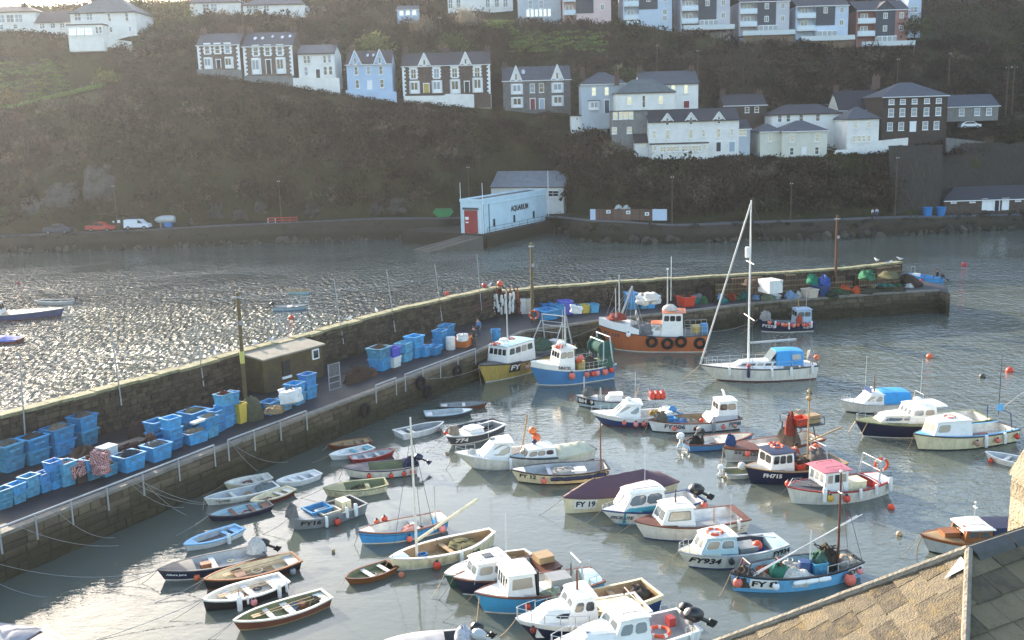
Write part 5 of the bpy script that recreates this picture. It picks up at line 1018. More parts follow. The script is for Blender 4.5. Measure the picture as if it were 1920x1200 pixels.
 def panel(s, par, cs, u0, u1, v0, v1, glass='dark', frame=None, name='window', ch=.16, fr=.035):
  """window let into a quad face: corner-cut frame proud of the wall, glass as its sub-part"""
  p00, p10, p11, p01 = [Vector(c) for c in cs]; n = (p10 - p00).cross(p01 - p00).normalized()
  P = lambda u, v: (p00 * (1 - u) + p10 * u) * (1 - v) + (p01 * (1 - u) + p11 * u) * v
  def ring(e, off):
   a, b, c, d = u0 + e[0], u1 - e[0], v0 + e[1], v1 - e[1]; cu, cv = (b - a) * ch, (d - c) * ch
   return [P(u, v) + n * off for u, v in ((a + cu, c), (b - cu, c), (b, c + cv), (b, d - cv), (b - cu, d), (a + cu, d), (a, d - cv), (a, c + cv))]
  lu, lv = (p10 - p00).length, (p01 - p00).length; e = (fr / max(lu, .05), fr / max(lv, .05))
  o, i = ring((0, 0), .012), ring(e, .02); q = MB(); q.add(o + i + ring((0, 0), -.02), [(k, (k + 1) % 8, (k + 1) % 8 + 8, k + 8) for k in range(8)] + [(k + 16, (k + 1) % 8 + 16, (k + 1) % 8, k) for k in range(8)])
  f = q.build(name, frame or C('dgrey', .5, .1), s.root, fix=False); q = MB(); q.add(i, [tuple(range(8))]); q.v = [tuple(Vector(v) - n * .006) for v in q.v]; q.build('glass', GL[glass], f, fix=False); return f
 def cabin(s, t0, t1, w0, w1, h, zb=None, rf=.35, rb=.05, k=.86, wall='white', roof='white', front=2, sides=2, glass='dark', v=(.42, .86), aft=0, over=.1, rt=.06, camber=.07, open_aft=False, name='cabin', side_u=(.06, .94), chr_=.16, frame=None, rails=False, sv=None, rooflen=0):
  x0, x1 = s.L * t0, s.L * t1; zb = s.S((t0 + t1) / 2) - .05 if zb is None else zb; h *= .92 if h > .9 else 1; zt = zb + h
  z0 = zb
  b = [Vector((x0, -w0 / 2, z0)), Vector((x1, -w1 / 2, z0)), Vector((x1, w1 / 2, z0)), Vector((x0, w0 / 2, z0))]
  t = [Vector((x0 + rb, -w0 / 2 * k, zt)), Vector((x1 - rf, -w1 / 2 * (k + .04), zt)), Vector((x1 - rf, w1 / 2 * (k + .04), zt)), Vector((x0 + rb, w0 / 2 * k, zt))]
  q = MB(); fs_ = [(0, 1, 5, 4), (1, 2, 6, 5), (2, 3, 7, 6)] + ([] if open_aft else [(3, 0, 4, 7)]) + [(4, 5, 6, 7)]
  q.add(b + t, fs_); q.add([(p.x, math.copysign(max(.03, min(abs(p.y), s.B(s.tx(p.x)) * s.kz(s.tx(p.x), s.sole_z) - .12)), p.y), s.sole_z) for p in b] + [(p.x, p.y, z0) for p in b], [(0, 1, 5, 4), (1, 2, 6, 5), (2, 3, 7, 6), (3, 0, 4, 7)]); q.build(name, C(wall, .4, .15), s.root)
  if roof:
   q = MB(); rows_ = []; rows2 = []
   for i in range(6):
    x = (x0 + rb - over - rooflen) + (x1 - rf + over - (x0 + rb - over - rooflen)) * i / 5; w = (w0 * k + (w1 * (k + .04) - w0 * k) * i / 5) / 2 + over * .7
    if i == 5: w *= .93
    rows_.append([(x, w * y, zt + rt + camber * (1 - y * y) - (.03 if i in (0, 5) else 0)) for y in (-1, -.7, -.35, 0, .35, .7, 1)]); rows2.append([(a, c, zt + .002 - (.02 if abs(c) > w * .9 else 0)) for a, c, d in rows_[-1]])
   q.grid(rows_); q.grid(rows2); n = len(rows_)
   for side in (0, 6): q.grid([[r[side] for r in rows_], [r[side] for r in rows2]])
   q.grid([rows_[0], rows2[0]]); q.grid([rows_[-1], rows2[-1]]); ro = q.build('roof', C(roof, .4, .2), s.root)
   if rails:
    q = MB()
    for y in (-.6, .6): q.tube([(x0 + .25, y * w0 * k / 2, zt + rt + camber * .6), (x0 + .3, y * w0 * k / 2, zt + rt + .16), (x1 - rf - .25, y * w1 * k / 2, zt + rt + .16), (x1 - rf - .2, y * w1 * k / 2, zt + rt + camber * .6)], .018, 5)
    q.build('hand_rails', C('dgrey'), ro)
  fr = C(frame, .5, .1) if frame else None
  for i in range(front):
   a = (.06 + .88 * i / front + .02, .06 + .88 * (i + 1) / front - .02); s.panel(None, (b[1], b[2], t[2], t[1]), a[0], a[1], v[0], v[1], glass, fr, ch=chr_)
  sv = sv or v
  for side in (0, 1):
   cs = (b[0], b[1], t[1], t[0]) if side == 0 else (b[2], b[3], t[3], t[2])
   for i in range(sides):
    u = (side_u[0] + (side_u[1] - side_u[0]) * i / sides + .02, side_u[0] + (side_u[1] - side_u[0]) * (i + 1) / sides - .02); s.panel(None, cs, u[0], u[1], sv[0], sv[1], R.choice((glass, glass, 'dark', 'warm')), fr, ch=chr_)
  if aft and not open_aft: s.panel(None, (b[3], b[0], t[0], t[3]), .3, .7, .02, .9, 'dark', fr, 'companionway', ch=.02)
  return zt + rt + camber
 def mast(s, t, h, r=.06, y=0, z=None, col='tan', rig=None, boom=None, lean=0, name='mast', top=None):
  h /= s.zs; x = s.L * t; z = s.sole_z if z is None else z; q = MB(); q.tube([(x, y, z), (x - lean, y, z + h)], [r, r * .6], 8); m_ = q.build(name, C(col, .5, .25), s.root)
  if rig:
   q = MB()
   for tt, yy, hh in rig: q.tube([(s.L * tt, yy * s.B(min(.99, max(0, tt))), s.S(min(1, max(0, tt)))), (x - lean * hh, y, z + h * hh)], .014, 3)
   q.build('rigging', C('dgrey'), m_)
  if boom: q = MB(); q.tube([(x, y, z + boom[0]), (x - boom[1], y + boom[2], z + boom[0] + boom[3])], boom[4], 7); q.build('boom', C(boom[5] if len(boom) > 5 else col, .6, .3), m_)
  if top: q = MB(); q.ball((x - lean, y, z + h + top), top, 8); q.box((x - lean, y, z + h * .8), (.1, .3, .06)); q.build('masthead_light', C('white'), m_)
  return m_
 def aerial(s, t, z, h, y=0, r=.014): h /= s.zs; q = MB(); q.tube([(s.L * t, y, z), (s.L * t - .03, y, z + h)], r, 4); return q.build('aerial', C('white'), s.root)
 def radar(s, t, z, y=0, r=.28, post=.3): q = MB(); q.tube([(s.L * t, y, z - .05), (s.L * t, y, z + post)], .05, 6); q.lathe([(r * .8, 0), (r, .05), (r, .16), (r * .7, .24), (.01, .26)], 14, (s.L * t, y, z + post)); return q.build('radar_dome', C('white'), s.root, True)
 def outboard(s, y=0, col='black', up=True, k=1.0, cover=None):
  root = s.root; x = -.12; z = s.fs; q = MB(); a = .9 if up else .12; rt = Matrix.Rotation(a, 3, 'Y')
  v = []
  q.lathe([(.05, -.1), (.2, -.06), (.24, .15), (.23, .36), (.14, .5), (.02, .53)], 12, (x - .12, y, z + .28), 0, rt @ Matrix.Diagonal((1.25 * k, k, k)), 1, 1); c = q.build('outboard_motor', C(cover or col, .3, .1), root, True)
  q = MB(); d = rt @ Vector((0, 0, -1)); p = Vector((x - .1, y, z + .24)); q.tube([p, p + d * .55 * k], .08 * k, 6); e = p + d * .6 * k; q.box(e + d * .12, (.3 * k, .06, .34 * k), rot=rt); q.lathe([(.03, -.2), (.07, 0), (.03, .2)], 8, e + d * .25 * k, rot=rt @ Matrix.Rotation(math.pi / 2, 3, 'Y'))
  q.build('leg', C(col, .4, .1), c); q = MB(); q.box((x + .12, y, z - .05), (.16, .3, .3)); q.build('bracket', C('dgrey'), c)
  return c
 def pulpit(s, t0=.8, h=.5, r=.018, gap=3, col='lgrey', stern=False):
  q = MB(); T = [t0 + (.985 - t0) * i / 6 for i in range(7)]; L_ = [Vector(s.pt(t, s.S(t), 1, -.05)) for t in T]; Rr = [Vector((p.x, -p.y, p.z)) for p in L_]; up = Vector((0, 0, h)); line = [p + up for p in L_] + [p + up for p in Rr[::-1]]
  q.tube(line, r, 5)
  for i in range(0, 7, gap):
   for S_ in (L_, Rr): q.tube([S_[i], S_[i] + up], r, 5)
  return q.build('pulpit', C(col, .3, .1), s.root)
 def rail(s, t0, t1, h=.45, side=None, n=5, r=.018, col='lgrey', name='guard_rail', lines=1):
  q = MB()
  for sd in ((1, -1) if side is None else (side,)):
   P = [Vector(s.pt(t0 + (t1 - t0) * i / (n - 1), s.S(t0 + (t1 - t0) * i / (n - 1)), sd, -.05)) for i in range(n)]
   for k in range(lines): q.tube([p + Vector((0, 0, h * (1 - .5 * k))) for p in P], r, 5)
   for p in P: q.tube([p, p + Vector((0, 0, h))], r, 5)
  return q.build(name, C(col, .35, .1), s.root)
 def arch(s, t, h, w=None, dx=0, col='lgrey', r=.035, lines=1, name='gantry', z=None):
  w = w or s.B(t) * 1.8; x = s.L * t; z = s.S(t) if z is None else z; q = MB(); q.tube([(x, -w / 2, z), (x + dx, -w / 2 * .9, z + h), (x + dx, w / 2 * .9, z + h), (x, w / 2, z)], r, 6)
  for k in range(lines - 1): q.tube([(x + dx * .6, -w / 2 * .94, z + h * .6), (x + dx * .6, w / 2 * .94, z + h * .6)], r * .8, 5)
  return q.build(name, C(col, .4, .2), s.root)
 def text(s, txt, t, zf, size, width, col='black', side=None, plate=None, slant=0):
  """letters wrapped on the hull side"""
  side = side or s.near; size /= s.zs; me_ = textmesh(txt, size, width, .004); zc = s.S(t) * zf; xc = s.L * t; sg = -1 if side > 0 else 1
  def pos(u, vv, off):
   x = xc + sg * u; z = zc + vv + (s.S(s.tx(x)) - s.S(t)) * zf * .8; tt = s.tx(x)
   for _ in range(4): tt = min(.99, max(0, tt + (x - s.xx(tt, z)) / s.L))
   return (x, side * (s.B(tt) * s.kz(tt, z) + off), z)
  if plate:
   q = MB(); n = 8; q.grid([[pos(width * 1.16 * (i / n - .5), size * vv, .022) for vv in (-.62, 0, .62)] for i in range(n + 1)]); q.build('number_plate', C(plate, .5, .1), s.root, fix=False)
  for v_ in me_.vertices: c = v_.co; v_.co = pos(c.x + slant * c.y, c.y, .032 + c.z)
  me_.materials.clear(); me_.materials.append(C(col, .5, .05)); o = bpy.data.objects.new('lettering', me_); COL.objects.link(o); o.parent = s.root
  return o
 def fender(s, t, col='#d9482f', r=.17, kind='ball', drop=.28, cap='#20242c', side=None, word=None):
  r *= .86; side = side or s.near; z = s.S(t) - drop - r; y = side * (s.B(t) * s.kz(t, max(0, z)) + r * .9 + .03 + max(0, (s.kz(t, s.S(t)) - s.kz(t, max(0, z))) * s.B(t)) * .5); p = s.w((s.xx(t, z), y, max(z, .02)))
  wd_ = word or {'#d9482f': 'red', '#e0705c': 'pink', '#d9683a': 'orange', '#e8e6df': 'white', '#2a3350': 'navy', '#222226': 'black', '#8f9192': 'grey', '#d0a23c': 'yellow', '#e58c86': 'pale pink', '#b98a78': 'faded brown'}.get(col, 'faded'); s.fl = getattr(s, 'fl', {}); k = (wd_, kind); s.fl.setdefault(k, []).append(t)
  nm = 'ball_fender' if kind == 'ball' else 'long_fender'; noun = 'ball fender' if kind == 'ball' else 'long fender'
  if kind == 'ball': o = ballf(nm, 'x', 'fender', p, r, col, 'fenders hung on boats', cap, 1.08)
  else:
   key = ('long', col)
   if key not in PROT:
    q = MB(); q.lathe([(.03, -.5), (.13, -.45), (.16, -.35), (.16, .35), (.13, .45), (.03, .5)], 10); q.tube([(0, 0, .5), (0, 0, .8)], .02, 4, 1); PROT[key] = q.mesh('long_fender', [paint(col, .5, .2), C('black')], True)
   o = bpy.data.objects.new(nm, PROT[key]); COL.objects.link(o); o.location = p; o.scale = (r / .16, r / .16, r / .16 * 1.15); tag(o, 'x', 'fender', 'fenders hung on boats')
  s.fo = getattr(s, 'fo', []); s.fo.append((k, t, o, noun, wd_))
 def done(s):
  """single each fender out by its colour and its place counted from the bow"""
  for k in {f[0] for f in getattr(s, 'fo', [])}:
   g = sorted([f for f in s.fo if f[0] == k], key=lambda f: -f[1])
   for i, f in enumerate(g): f[2]['label'] = (f'{f[4]} {f[3]} on the {s.short}' if len(g) == 1 else f'{f[4]} {f[3]} on the {s.short}, {ORDN[i]} from the bow')
 def item(me_, kind, label, cat, t, y, z=None, **k):
  s = me_
  p = s.w((s.L * t, y * s.B(t), s.sole_z if z is None else z))
  if kind == 'heap': return heap(k.get('name', 'net_heap'), label, p, k.get('r', .5), k.get('h', .4), k.get('c', '#5a5347'), cat, s.ang, k.get('ry'), rough=k.get('rough', .35), strands=k.get('strands', 6))
  if kind == 'tub': return tub(label, p, k.get('w', .7), k.get('h', .4), k.get('c', 'blue'), s.ang + k.get('rz', 0), k.get('group', 'tubs carried on boats'), k.get('fill'))
  if kind == 'box':
   q = MB(); sx, sy, sz = k['s']; q.box((0, 0, sz / 2), (sx, sy, sz)); q.box((0, 0, sz + .015), (sx * 1.05, sy * 1.05, .03)); o = q.build(k.get('name', 'box'), C(k.get('c', 'white'), .5, .25)); o.location = p; o.rotation_euler = (0, 0, s.ang + k.get('rz', 0)); return tag(o, label, cat)
  if kind == 'ball': return ballf(k.get('name', 'float_ball'), label, cat, p + Vector((0, 0, k.get('r', .2))), k.get('r', .2), k.get('c', '#d9482f'), k.get('group'), k.get('cap'))
  if kind == 'ring': return lifebuoy(label, p, k.get('rot', (0, 0, 0)), k.get('r', .34))
  if kind == 'drum': q = MB(); r = k.get('r', .22); h = k.get('h', .6); q.lathe([(r, 0), (r * 1.03, .04), (r * 1.03, h - .05), (r * .9, h), (.02, h + .01)], 12); o = q.build(k.get('name', 'drum'), C(k.get('c', 'blue'), .5, .2), smooth=True); o.location = p; return tag(o, label, cat)
 def cover(s, t0, t1, h, col, k=1.02, peak=.6, name='cover', flat=False, skirt=.22, over=.02, ends=.4):
  """canvas stretched over a boat: ridge along the middle, skirts down the sides"""
  q = MB(); rows_ = []; n = 16
  for i in range(n + 1):
   t = t0 + (t1 - t0) * i / n; e = min(1, min(i, n - i) / (n * ends) ) if ends else 1; b = s.B(t) * k + over; zz = s.S(t)
   hh = h * (e ** .8) * (1 + .05 * math.sin(i * 2.1)); row = []
   for y, f in ((-1, -skirt), (-1, 0), (-.72, .38 * hh), (-.4, .72 * hh), (0, hh), (.4, .72 * hh), (.72, .38 * hh), (1, 0), (1, -skirt)):
    f2 = f if not flat else (f if f <= 0 else hh * (1 - .15 * y * y)); wob = .03 * math.sin(i * 1.7 + y * 4)
    row.append((s.L * t if t < .97 else s.L * t + .03, y * (b + (0.02 if f < 0 else 0)), zz + .03 + f2 + (wob if f > 0 else 0)))
   rows_.append(row)
  q.grid(rows_); q.add(rows_[0], [tuple(range(9))]); q.add(rows_[-1], [tuple(range(9))]); return q.build(name, C(col, .75, .3), s.root, True)
 def bimini(s, t0, t1, w0, w1, z0, h0, h1, col, name='canvas_hood', win=False):
  """canvas hood boxed over a cockpit"""
  q = MB(); rows_ = []
  for i in range(7):
   f = i / 6; x = s.L * (t0 + (t1 - t0) * f); w = (w0 + (w1 - w0) * f) / 2; h = h0 + (h1 - h0) * f + .06 * math.sin(f * math.pi); rows_.append([(x, -w, z0), (x, -w * .95, z0 + h * .55), (x, -w * .8, z0 + h * .92), (x, 0, z0 + h), (x, w * .8, z0 + h * .92), (x, w * .95, z0 + h * .55), (x, w, z0)])
  q.grid(rows_); q.add(rows_[0], [tuple(range(7))]); q.add(rows_[-1], [tuple(range(7))]); return q.build(name, C(col, .75, .25), s.root, True)
def dinghy(label, short, bow, stern, beam=1.45, fb=.5, fs=.42, top='white', rail='white', inner='lgrey', th=(.3, .58), thc='offw', seat=True, deck=None, boards=None, **k):
 b = Boat(label, short, bow, stern, fb, fs, beam, top=top, rail=rail, inner=inner, name='rowing_boat', cat='rowing boat', cap=k.pop('cap', .06), rake=k.pop('rake', .22), sole=k.pop('sole', .1), stripe_h=.09, **k)
 for t in th: b.thwart(t, .24, thc)
 if seat: b.sternseat(.14, thc)
 if deck: b.deck(deck, .8, 1, camber=.03)
 if boards: b.boards(.3, .7, boards)
 return b
def oars(b, t=.45, label=None, col='tan'):
 for y in (.12, -.2):
  q = MB(); z = b.sole_z + (b.S(t) - b.sole_z) * .75; q.tube([(b.L * .15, y, z), (b.L * .72, y * .6, z + .03)], .022, 6); q.box((b.L * .76, y * .55, z + .035), (.4, .12, .02)); o = q.build('oar', C(col)); o.location = b.root.location; o.rotation_euler = (0, 0, b.ang); tag(o, f'wooden oar lying in the {b.short}, {"upper" if y > 0 else "lower"} one', 'oar', 'oars in rowing boats')
# ---------------------------------------------------------------- outer harbour, left
b = Boat('navy workboat with a white wheelhouse moored outside the quay, half out of frame', 'navy workboat outside the quay', (121, 577), (-75, 590), 1.3, 1.1, 3.4, 'dblue', 'dred', 'lgrey', 'tan', deck='tan'); b.cabin(.2, .42, 2.2, 2.0, 1.9, front=2, sides=3); b.mast(.4, 3.5, .05); b.deck('tan', .42, .68, bulk=False, name='side_deck'); b.done()
b = Boat('grey skiff with an outboard in the glitter outside the quay', 'grey skiff', (64, 563), (141, 562), .7, .6, 2.0, 'lgrey', inner='dgrey', tr=.85); b.outboard(); b.thwart(.4); b.thwart(.65)
b = Boat('low boat under a violet cover at the left edge', 'violet covered boat', (-40, 634), (40, 634), .7, .6, 2.1, 'dred', rail='mauve'); b.cover(.05, .8, .45, '#6f78b5')
b = Boat('small white and blue rowing boat with a dark outboard outside the quay', 'white and blue skiff outside the quay', (580, 571), (513, 574), .75, .6, 2.0, 'pale', 'blue', 'dgrey', 'lgrey'); b.outboard(); b.thwart(.4, col='white'); b.thwart(.62, col='white'); b.item('box', 'pale box in the skiff outside the quay', 'box', .45, 0, s=(.5, .5, .4), c='white')
b = Boat('pale blue dinghy drifting farthest out beyond the quay', 'pale blue dinghy', (535, 543), (581, 543), .75, .6, 1.9, 'pale', rail='tan', inner='tan'); b.thwart(.4); b.thwart(.65)
b = Boat('light blue open boat with a helmsman leaving past the quay end', 'light blue open boat', (1702, 512), (1766, 521), .95, .8, 2.0, 'cblue', rail='blue', inner='cblue', tr=.8); b.mast(.45, 1.9, .04, lean=-.5, col='dgrey'); b.arch(.85, 1.3); b.outboard(); b.item('box', 'white box in the light blue open boat', 'box', .75, 0, .5, s=(.8, .7, .4)); b.fender(.45, '#d9482f', .22); b.done(); BLUEOPEN = b
# ---------------------------------------------------------------- trawlers against the quay
b = Boat('yellow trawler with a white wheelhouse against the quay bend', 'yellow trawler', (897, 685), (1058, 640), 1.95, 1.4, 3.6, 'yellow', 'offw', 'black', 'grey', deck='dgrey', rake=.9, tr=.8, stripe='yellow', anti='dred', dirt=.35, sole=.9, bluff=3.0)
zt = b.cabin(.5, .8, 2.5, 2.1, 1.6, zb=1.75, rf=.2, k=.94, front=4, sides=4, v=(.42, .82), chr_=.12, roof='pale'); b.radar(.74, zt, .2, .4); b.mast(.68, 4.6, .07, z=zt - .1, col='lgrey', rig=[(.95, .5, .9), (.3, .9, .9)]); b.arch(.08, 3.0, 3.0, .6, 'lgrey', .07, 2, z=1.6); b.arch(.28, 2.4, 2.6, -1.6, 'lgrey', .05, 2, z=1.6)
b.text('FY', .74, .7, .62, 1.05, 'white', plate='black'); b.item('ring', 'red liferaft ring on the yellow trawler roof, forward one', 'lifebuoy', .77, -.3, zt); b.item('ring', 'red liferaft ring on the yellow trawler roof, aft one', 'lifebuoy', .6, -.3, zt); b.fender(.66, '#b98a78', .3); b.item('heap', 'green net bundle on the yellow trawler deck', 'net', .3, 0, 1.5, r=1.1, h=.8, c='#3f5a4a'); b.item('box', 'pale hatch box on the yellow trawler stern', 'box', .15, .1, 1.3, s=(1, .8, .6), c='lgrey'); b.done()
b = Boat('blue and white trawler with a green net drum at its stern', 'blue trawler', (993, 686), (1141, 676), 2.0, 1.5, 3.4, 'blue', 'offw', 'offw', 'grey', rake=.8, tr=.85, sole=.8, deck='white', bluff=2.6); b.deck('white', .72, .99, z=.42, bulk=True, name='whaleback')
q = MB()
for sd in (1, -1): q.grid([[b.pt(t, b.S(t), sd, .01), b.pt(t, b.S(t), sd, -.04)[:2] + (b.S(t) + .46,)] for t in [.6 + .39 * i / 9 for i in range(10)]])
q.build('bulwark', C('offw'), b.root, fix=False)
zt = b.cabin(.5, .7, 2.0, 1.7, 1.7, zb=1.85, rf=.3, k=.93, front=3, sides=2, v=(.45, .82), rooflen=.2); b.radar(.62, zt, .3, .35); b.mast(.55, 3.4, .09, z=zt - .1, col='lgrey', rig=[(.97, .3, .8), (.3, .9, .9), (.3, -.9, .9)]); b.arch(.04, 2.6, 2.6, .2, 'lgrey', .08, z=1.6); b.arch(.16, 2.3, 2.6, -.1, 'lgrey', .06, z=1.5)
q = MB(); q.lathe([(.2, -1.0), (.8, -.98), (.8, -.9), (.6, -.88), (.64, 0), (.58, .88), (.8, .9), (.8, .98), (.2, 1.0)], 16, (b.L * .1, 0, 3.0), rot=Matrix.Rotation(math.pi / 2, 3, 'X')); q.build('net_drum', paint('#2c5f55', .9, .5, 6, bump=.8), b.root, True)
b.aerial(.6, zt, 2.6, .5); b.aerial(.56, zt, 3.0, -.4); b.rail(.12, .48, .7, n=7, name='bulwark_rail', lines=2)
b.item('drum', 'yellow barrel on the deck of the blue trawler', 'barrel', .4, .35, .9, c='yellow', h=1.0, r=.38); b.item('box', 'grey winch housing on the blue trawler deck', 'box', .38, -.2, .8, s=(1.0, 1.2, 1.1), c='dgrey'); b.item('heap', 'pink floats and net on the blue trawler deck', 'net', .45, -.5, 1.2, r=.7, h=1.0, c='#9c4f4a'); b.item('heap', 'green net at the stern of the blue trawler', 'net', .1, .55, 1.3, r=.8, h=.9, c='#4a6a55'); b.item('heap', 'brown net in the middle of the blue trawler', 'net', .25, -.2, .8, r=1.0, h=1.0, c='#584a3c')
for i, (y, c_) in enumerate(((.5, '#d9482f'), (.75, '#e0705c'), (.6, '#d9683a'))): b.item('ball', f'{["red", "pink", "orange"][i]} float heaped behind the blue trawler wheelhouse', 'float', .44, y, 1.9 + .3 * (i % 2), r=.26, c=c_)
b.item('ring', 'orange and white lifebuoy on the blue trawler roof', 'lifebuoy', .66, .2, zt + .05); b.item('heap', 'white liferaft canister bundle on the blue trawler roof', 'liferaft', .58, -.2, zt, r=.42, h=.5, c='#d8d6d0', strands=0, rough=.1)
for t, c_, r in ((.6, '#e0705c', .34), (.41, '#e0705c', .27), (.33, '#d9482f', .27), (.27, '#e58c86', .26), (.17, '#e0705c', .32), (.08, '#d9482f', .28)): b.fender(t, c_, r, drop=.15)
b.text('NN135', .66, 1.14, .38, 1.0, 'dgrey'); b.done()
b = Boat('orange trawler with a white whaleback bow and four tyres along its side', 'orange trawler', (1121, 608), (1326, 622), 2.7, 1.9, 4.0, 'orange', 'offw', 'dgrey', 'grey', deck='white', rake=1.2, tr=.85, sole=1.1, stripe='orange', bluff=2.6, mid=1.75)
q = MB()
for sd in (1, -1): q.grid([[b.pt(t, b.S(t), sd, .02), b.pt(t, b.S(t), sd, -.05)[:2] + (b.S(t) + .85 - max(0, .72 - t) * 3,)] for t in [.62 + .37 * i / 9 for i in range(10)]])
q.build('whaleback_bulwark', C('white'), b.root, fix=False); b.deck('white', .7, .99, z=.75, bulk=True, name='whaleback')
zt = b.cabin(.22, .42, 2.5, 2.4, 2.5, zb=1.9, rf=.2, k=.95, front=3, sides=3, v=(.62, .88), roof='orange', rooflen=.2); b.cabin(.42, .56, 2.2, 1.6, 1.2, zb=1.8, rf=.6, roof='orange', front=2, sides=1); b.mast(.36, 3.8, .07, z=zt, col='lgrey', rig=[(.1, .9, .7), (.1, -.9, .7), (.6, .9, .7)], top=.1); b.aerial(.33, zt + 1, 4.2, .1, .03)
b.mast(.8, 4.6, .08, z=2.9, col='lgrey', rig=[(.95, .4, .95), (.62, .9, .95), (.62, -.9, .95)]); b.mast(.83, 3.4, .06, y=.7, z=2.9, lean=.0, col='lgrey', name='derrick_post'); q = MB(); q.tube([(b.L * .8, 0, 3.2), (b.L * .68, .4, 7.0)], .1, 7); q.build('derrick', C('lgrey'), b.root); q = MB()
for k in range(7): q.tube([(b.L * .68, .4, 7.0), (b.L * (.58 + .06 * k), 1.2 - .35 * k, 3.0)], .016, 3)
q.build('derrick_ropes', C('lgrey'), b.root)
b.arch(.6, 2.0, 2.6, .5, 'grey', .06, 2, z=2.0); b.rail(.0, .2, 1.0, n=5, lines=2, name='stern_rail'); b.item('heap', 'grey net on the orange trawler foredeck', 'net', .57, 0, 1.8, r=1.3, h=.9, c='#77787a'); b.item('drum', 'yellow float bin on the orange trawler stern', 'barrel', .1, .2, 1.9, c='yellow', r=.5, h=.7); b.item('drum', 'blue drum at the very stern of the orange trawler', 'drum', .03, .3, 1.9, c='blue', r=.35, h=.9); b.item('heap', 'white liferaft on the orange trawler roof', 'liferaft', .34, 0, zt, r=.7, h=.5, c='#d9d2c6', strands=0, rough=.12); b.item('heap', 'red gear bundle on the orange trawler bow', 'net', .82, 0, 3.3, r=.9, h=.6, c='#94483c')
b.text('FY 119', .87, .74, .42, 1.5, 'dgrey')
for i, t in enumerate((.5, .36, .24, .07)):
 z = 1.25 if i % 2 == 0 else 1.05; p = b.w((b.L * t, b.near * (b.B(t) * b.kz(t, z) + .18), z)); o = bpy.data.objects.new('tyre_fender', tme); COL.objects.link(o); o.location = p; o.rotation_euler = (0, 0, b.ang); tag(o, f'black tyre on the side of the orange trawler, {ORDN[i]} from the bow', 'tyre', 'tyres on the orange trawler')
b.fender(.72, '#e8e6df', .26, drop=-.1); b.done()
b = Boat('navy boat with a blue grey wheelhouse and many floats by the quay end', 'navy boat by the quay end', (1421, 598), (1523, 601), 1.7, 1.2, 2.4, 'navy', 'offw', 'navy', 'grey', deck='dgrey', tr=.85, rake=.4, sole=.6); zt = b.cabin(.06, .34, 1.7, 1.6, 1.9, zb=1.1, rf=.1, k=.95, wall='#a9bccb', roof='#8fa6bd', front=2, sides=2, v=(.5, .85)); b.mast(.26, 1.2, .04, z=zt); b.aerial(.12, zt, 1.7); b.text('FY270', .83, .55, .42, 1.1, 'white'); b.text('FY270', .15, .55, .36, .8, 'white')
for i, t in enumerate((.84, .7, .62, .58, .54, .45, .42, .34, .24, .2, .12)): b.fender(t, ('#e0705c', '#d9482f', '#e58c86', '#d9683a')[i % 4], .2 if i % 3 else .24, drop=-.12)
b.fender(.74, '#e8e6df', .12, 'long', .1); b.fender(.5, '#e8e6df', .12, 'long', .1); b.fender(.08, '#e8e6df', .12, 'long', .05); b.item('heap', 'pale net on the bow of the navy boat by the quay end', 'net', .86, 0, 1.5, r=.6, h=.9, c='#9c9a96'); b.item('heap', 'orange gear on the navy boat by the quay end', 'net', .3, .9, 1.2, r=.35, h=.8, c='#b5513c'); b.done()
# ---------------------------------------------------------------- the yacht
b = Boat('white sailing yacht with a tall mast and a bright blue spray hood', 'white yacht', (1311, 684), (1527, 680), 1.35, 1.15, 3.2, 'offw', 'dred', 'dgrey', 'offw', deck='offw', rake=1.5, tr=.7, bluff=1.7, stripe='offw', sole=.55, mid=1.08, zs=1); b.deck('white', .0, .12, bulk=True, name='aft_deck'); b.deck('white', .34, .67, bulk=True, name='side_deck')
b.cabin(.3, .72, 1.95, 1.1, .42, zb=1.12, rf=.7, rb=.0, k=.82, front=0, sides=5, v=(.3, .75), over=.0, rt=.03, camber=.1, name='coachroof', glass='dark', chr_=.05)
b.bimini(.13, .36, 2.1, 1.9, 1.2, 1.25, 1.3, 'cblue', 'spray_hood'); q = MB(); q.grid([[(b.L * .36, y, 1.25), (b.L * .36 - .02 + .5 * 0, y * .96, 2.35)] for y in (-.9, -.3, .3, .9)]); q.grid([[(b.L * .36, y * .95, 2.35), (b.L * .42, y * .92, 1.55)] for y in (-.9, -.3, .3, .9)]); q.build('windscreen', GL['clear'], b.root)
q = MB(); q.box((b.L * .19, b.near * 1.02, 1.95), (.75, .03, .45)); q.build('hood_window', C('lgrey', .2), b.root)
m_ = b.mast(.575, 13.4, .1, z=1.5, col='white', rig=[(.575, .98, .97), (.575, -.98, .97), (.6, .98, .62), (.6, -.98, .62), (.0, .9, 1.0), (.0, -.9, 1.0)], boom=(1.55, 4.0, 0, .15, .1, 'lgrey'))
for hh, ww in ((.62, 1.1), (.28, 1.5)): q = MB(); q.tube([(b.L * .575, -ww, 1.5 + 13.4 * hh), (b.L * .575, ww, 1.5 + 13.4 * hh)], .04, 5); q.build('spreader', C('white'), m_)
q = MB(); q.tube([(b.L - .1, 0, 1.4), (b.L * .577, 0, 14.6)], .075, 6); q.build('furled_jib', C('lgrey'), b.root); q = MB(); q.lathe([(.16, 0), (.2, .1), (.2, .8), (.16, .9)], 8, (b.L * .6, 0, 10.2)); q.build('radar_reflector', C('white'), m_)
b.rail(.0, .95, .6, n=9, lines=2, r=.014); b.pulpit(.88, .6)
for i, (t, c_) in enumerate(((.78, '#e8e6df'), (.62, '#2a3350'), (.42, '#e8e6df'), (.25, '#e8e6df'), (.06, '#e8e6df'))): b.fender(t, c_, .13 + (i == 1) * .02, 'long', .12)
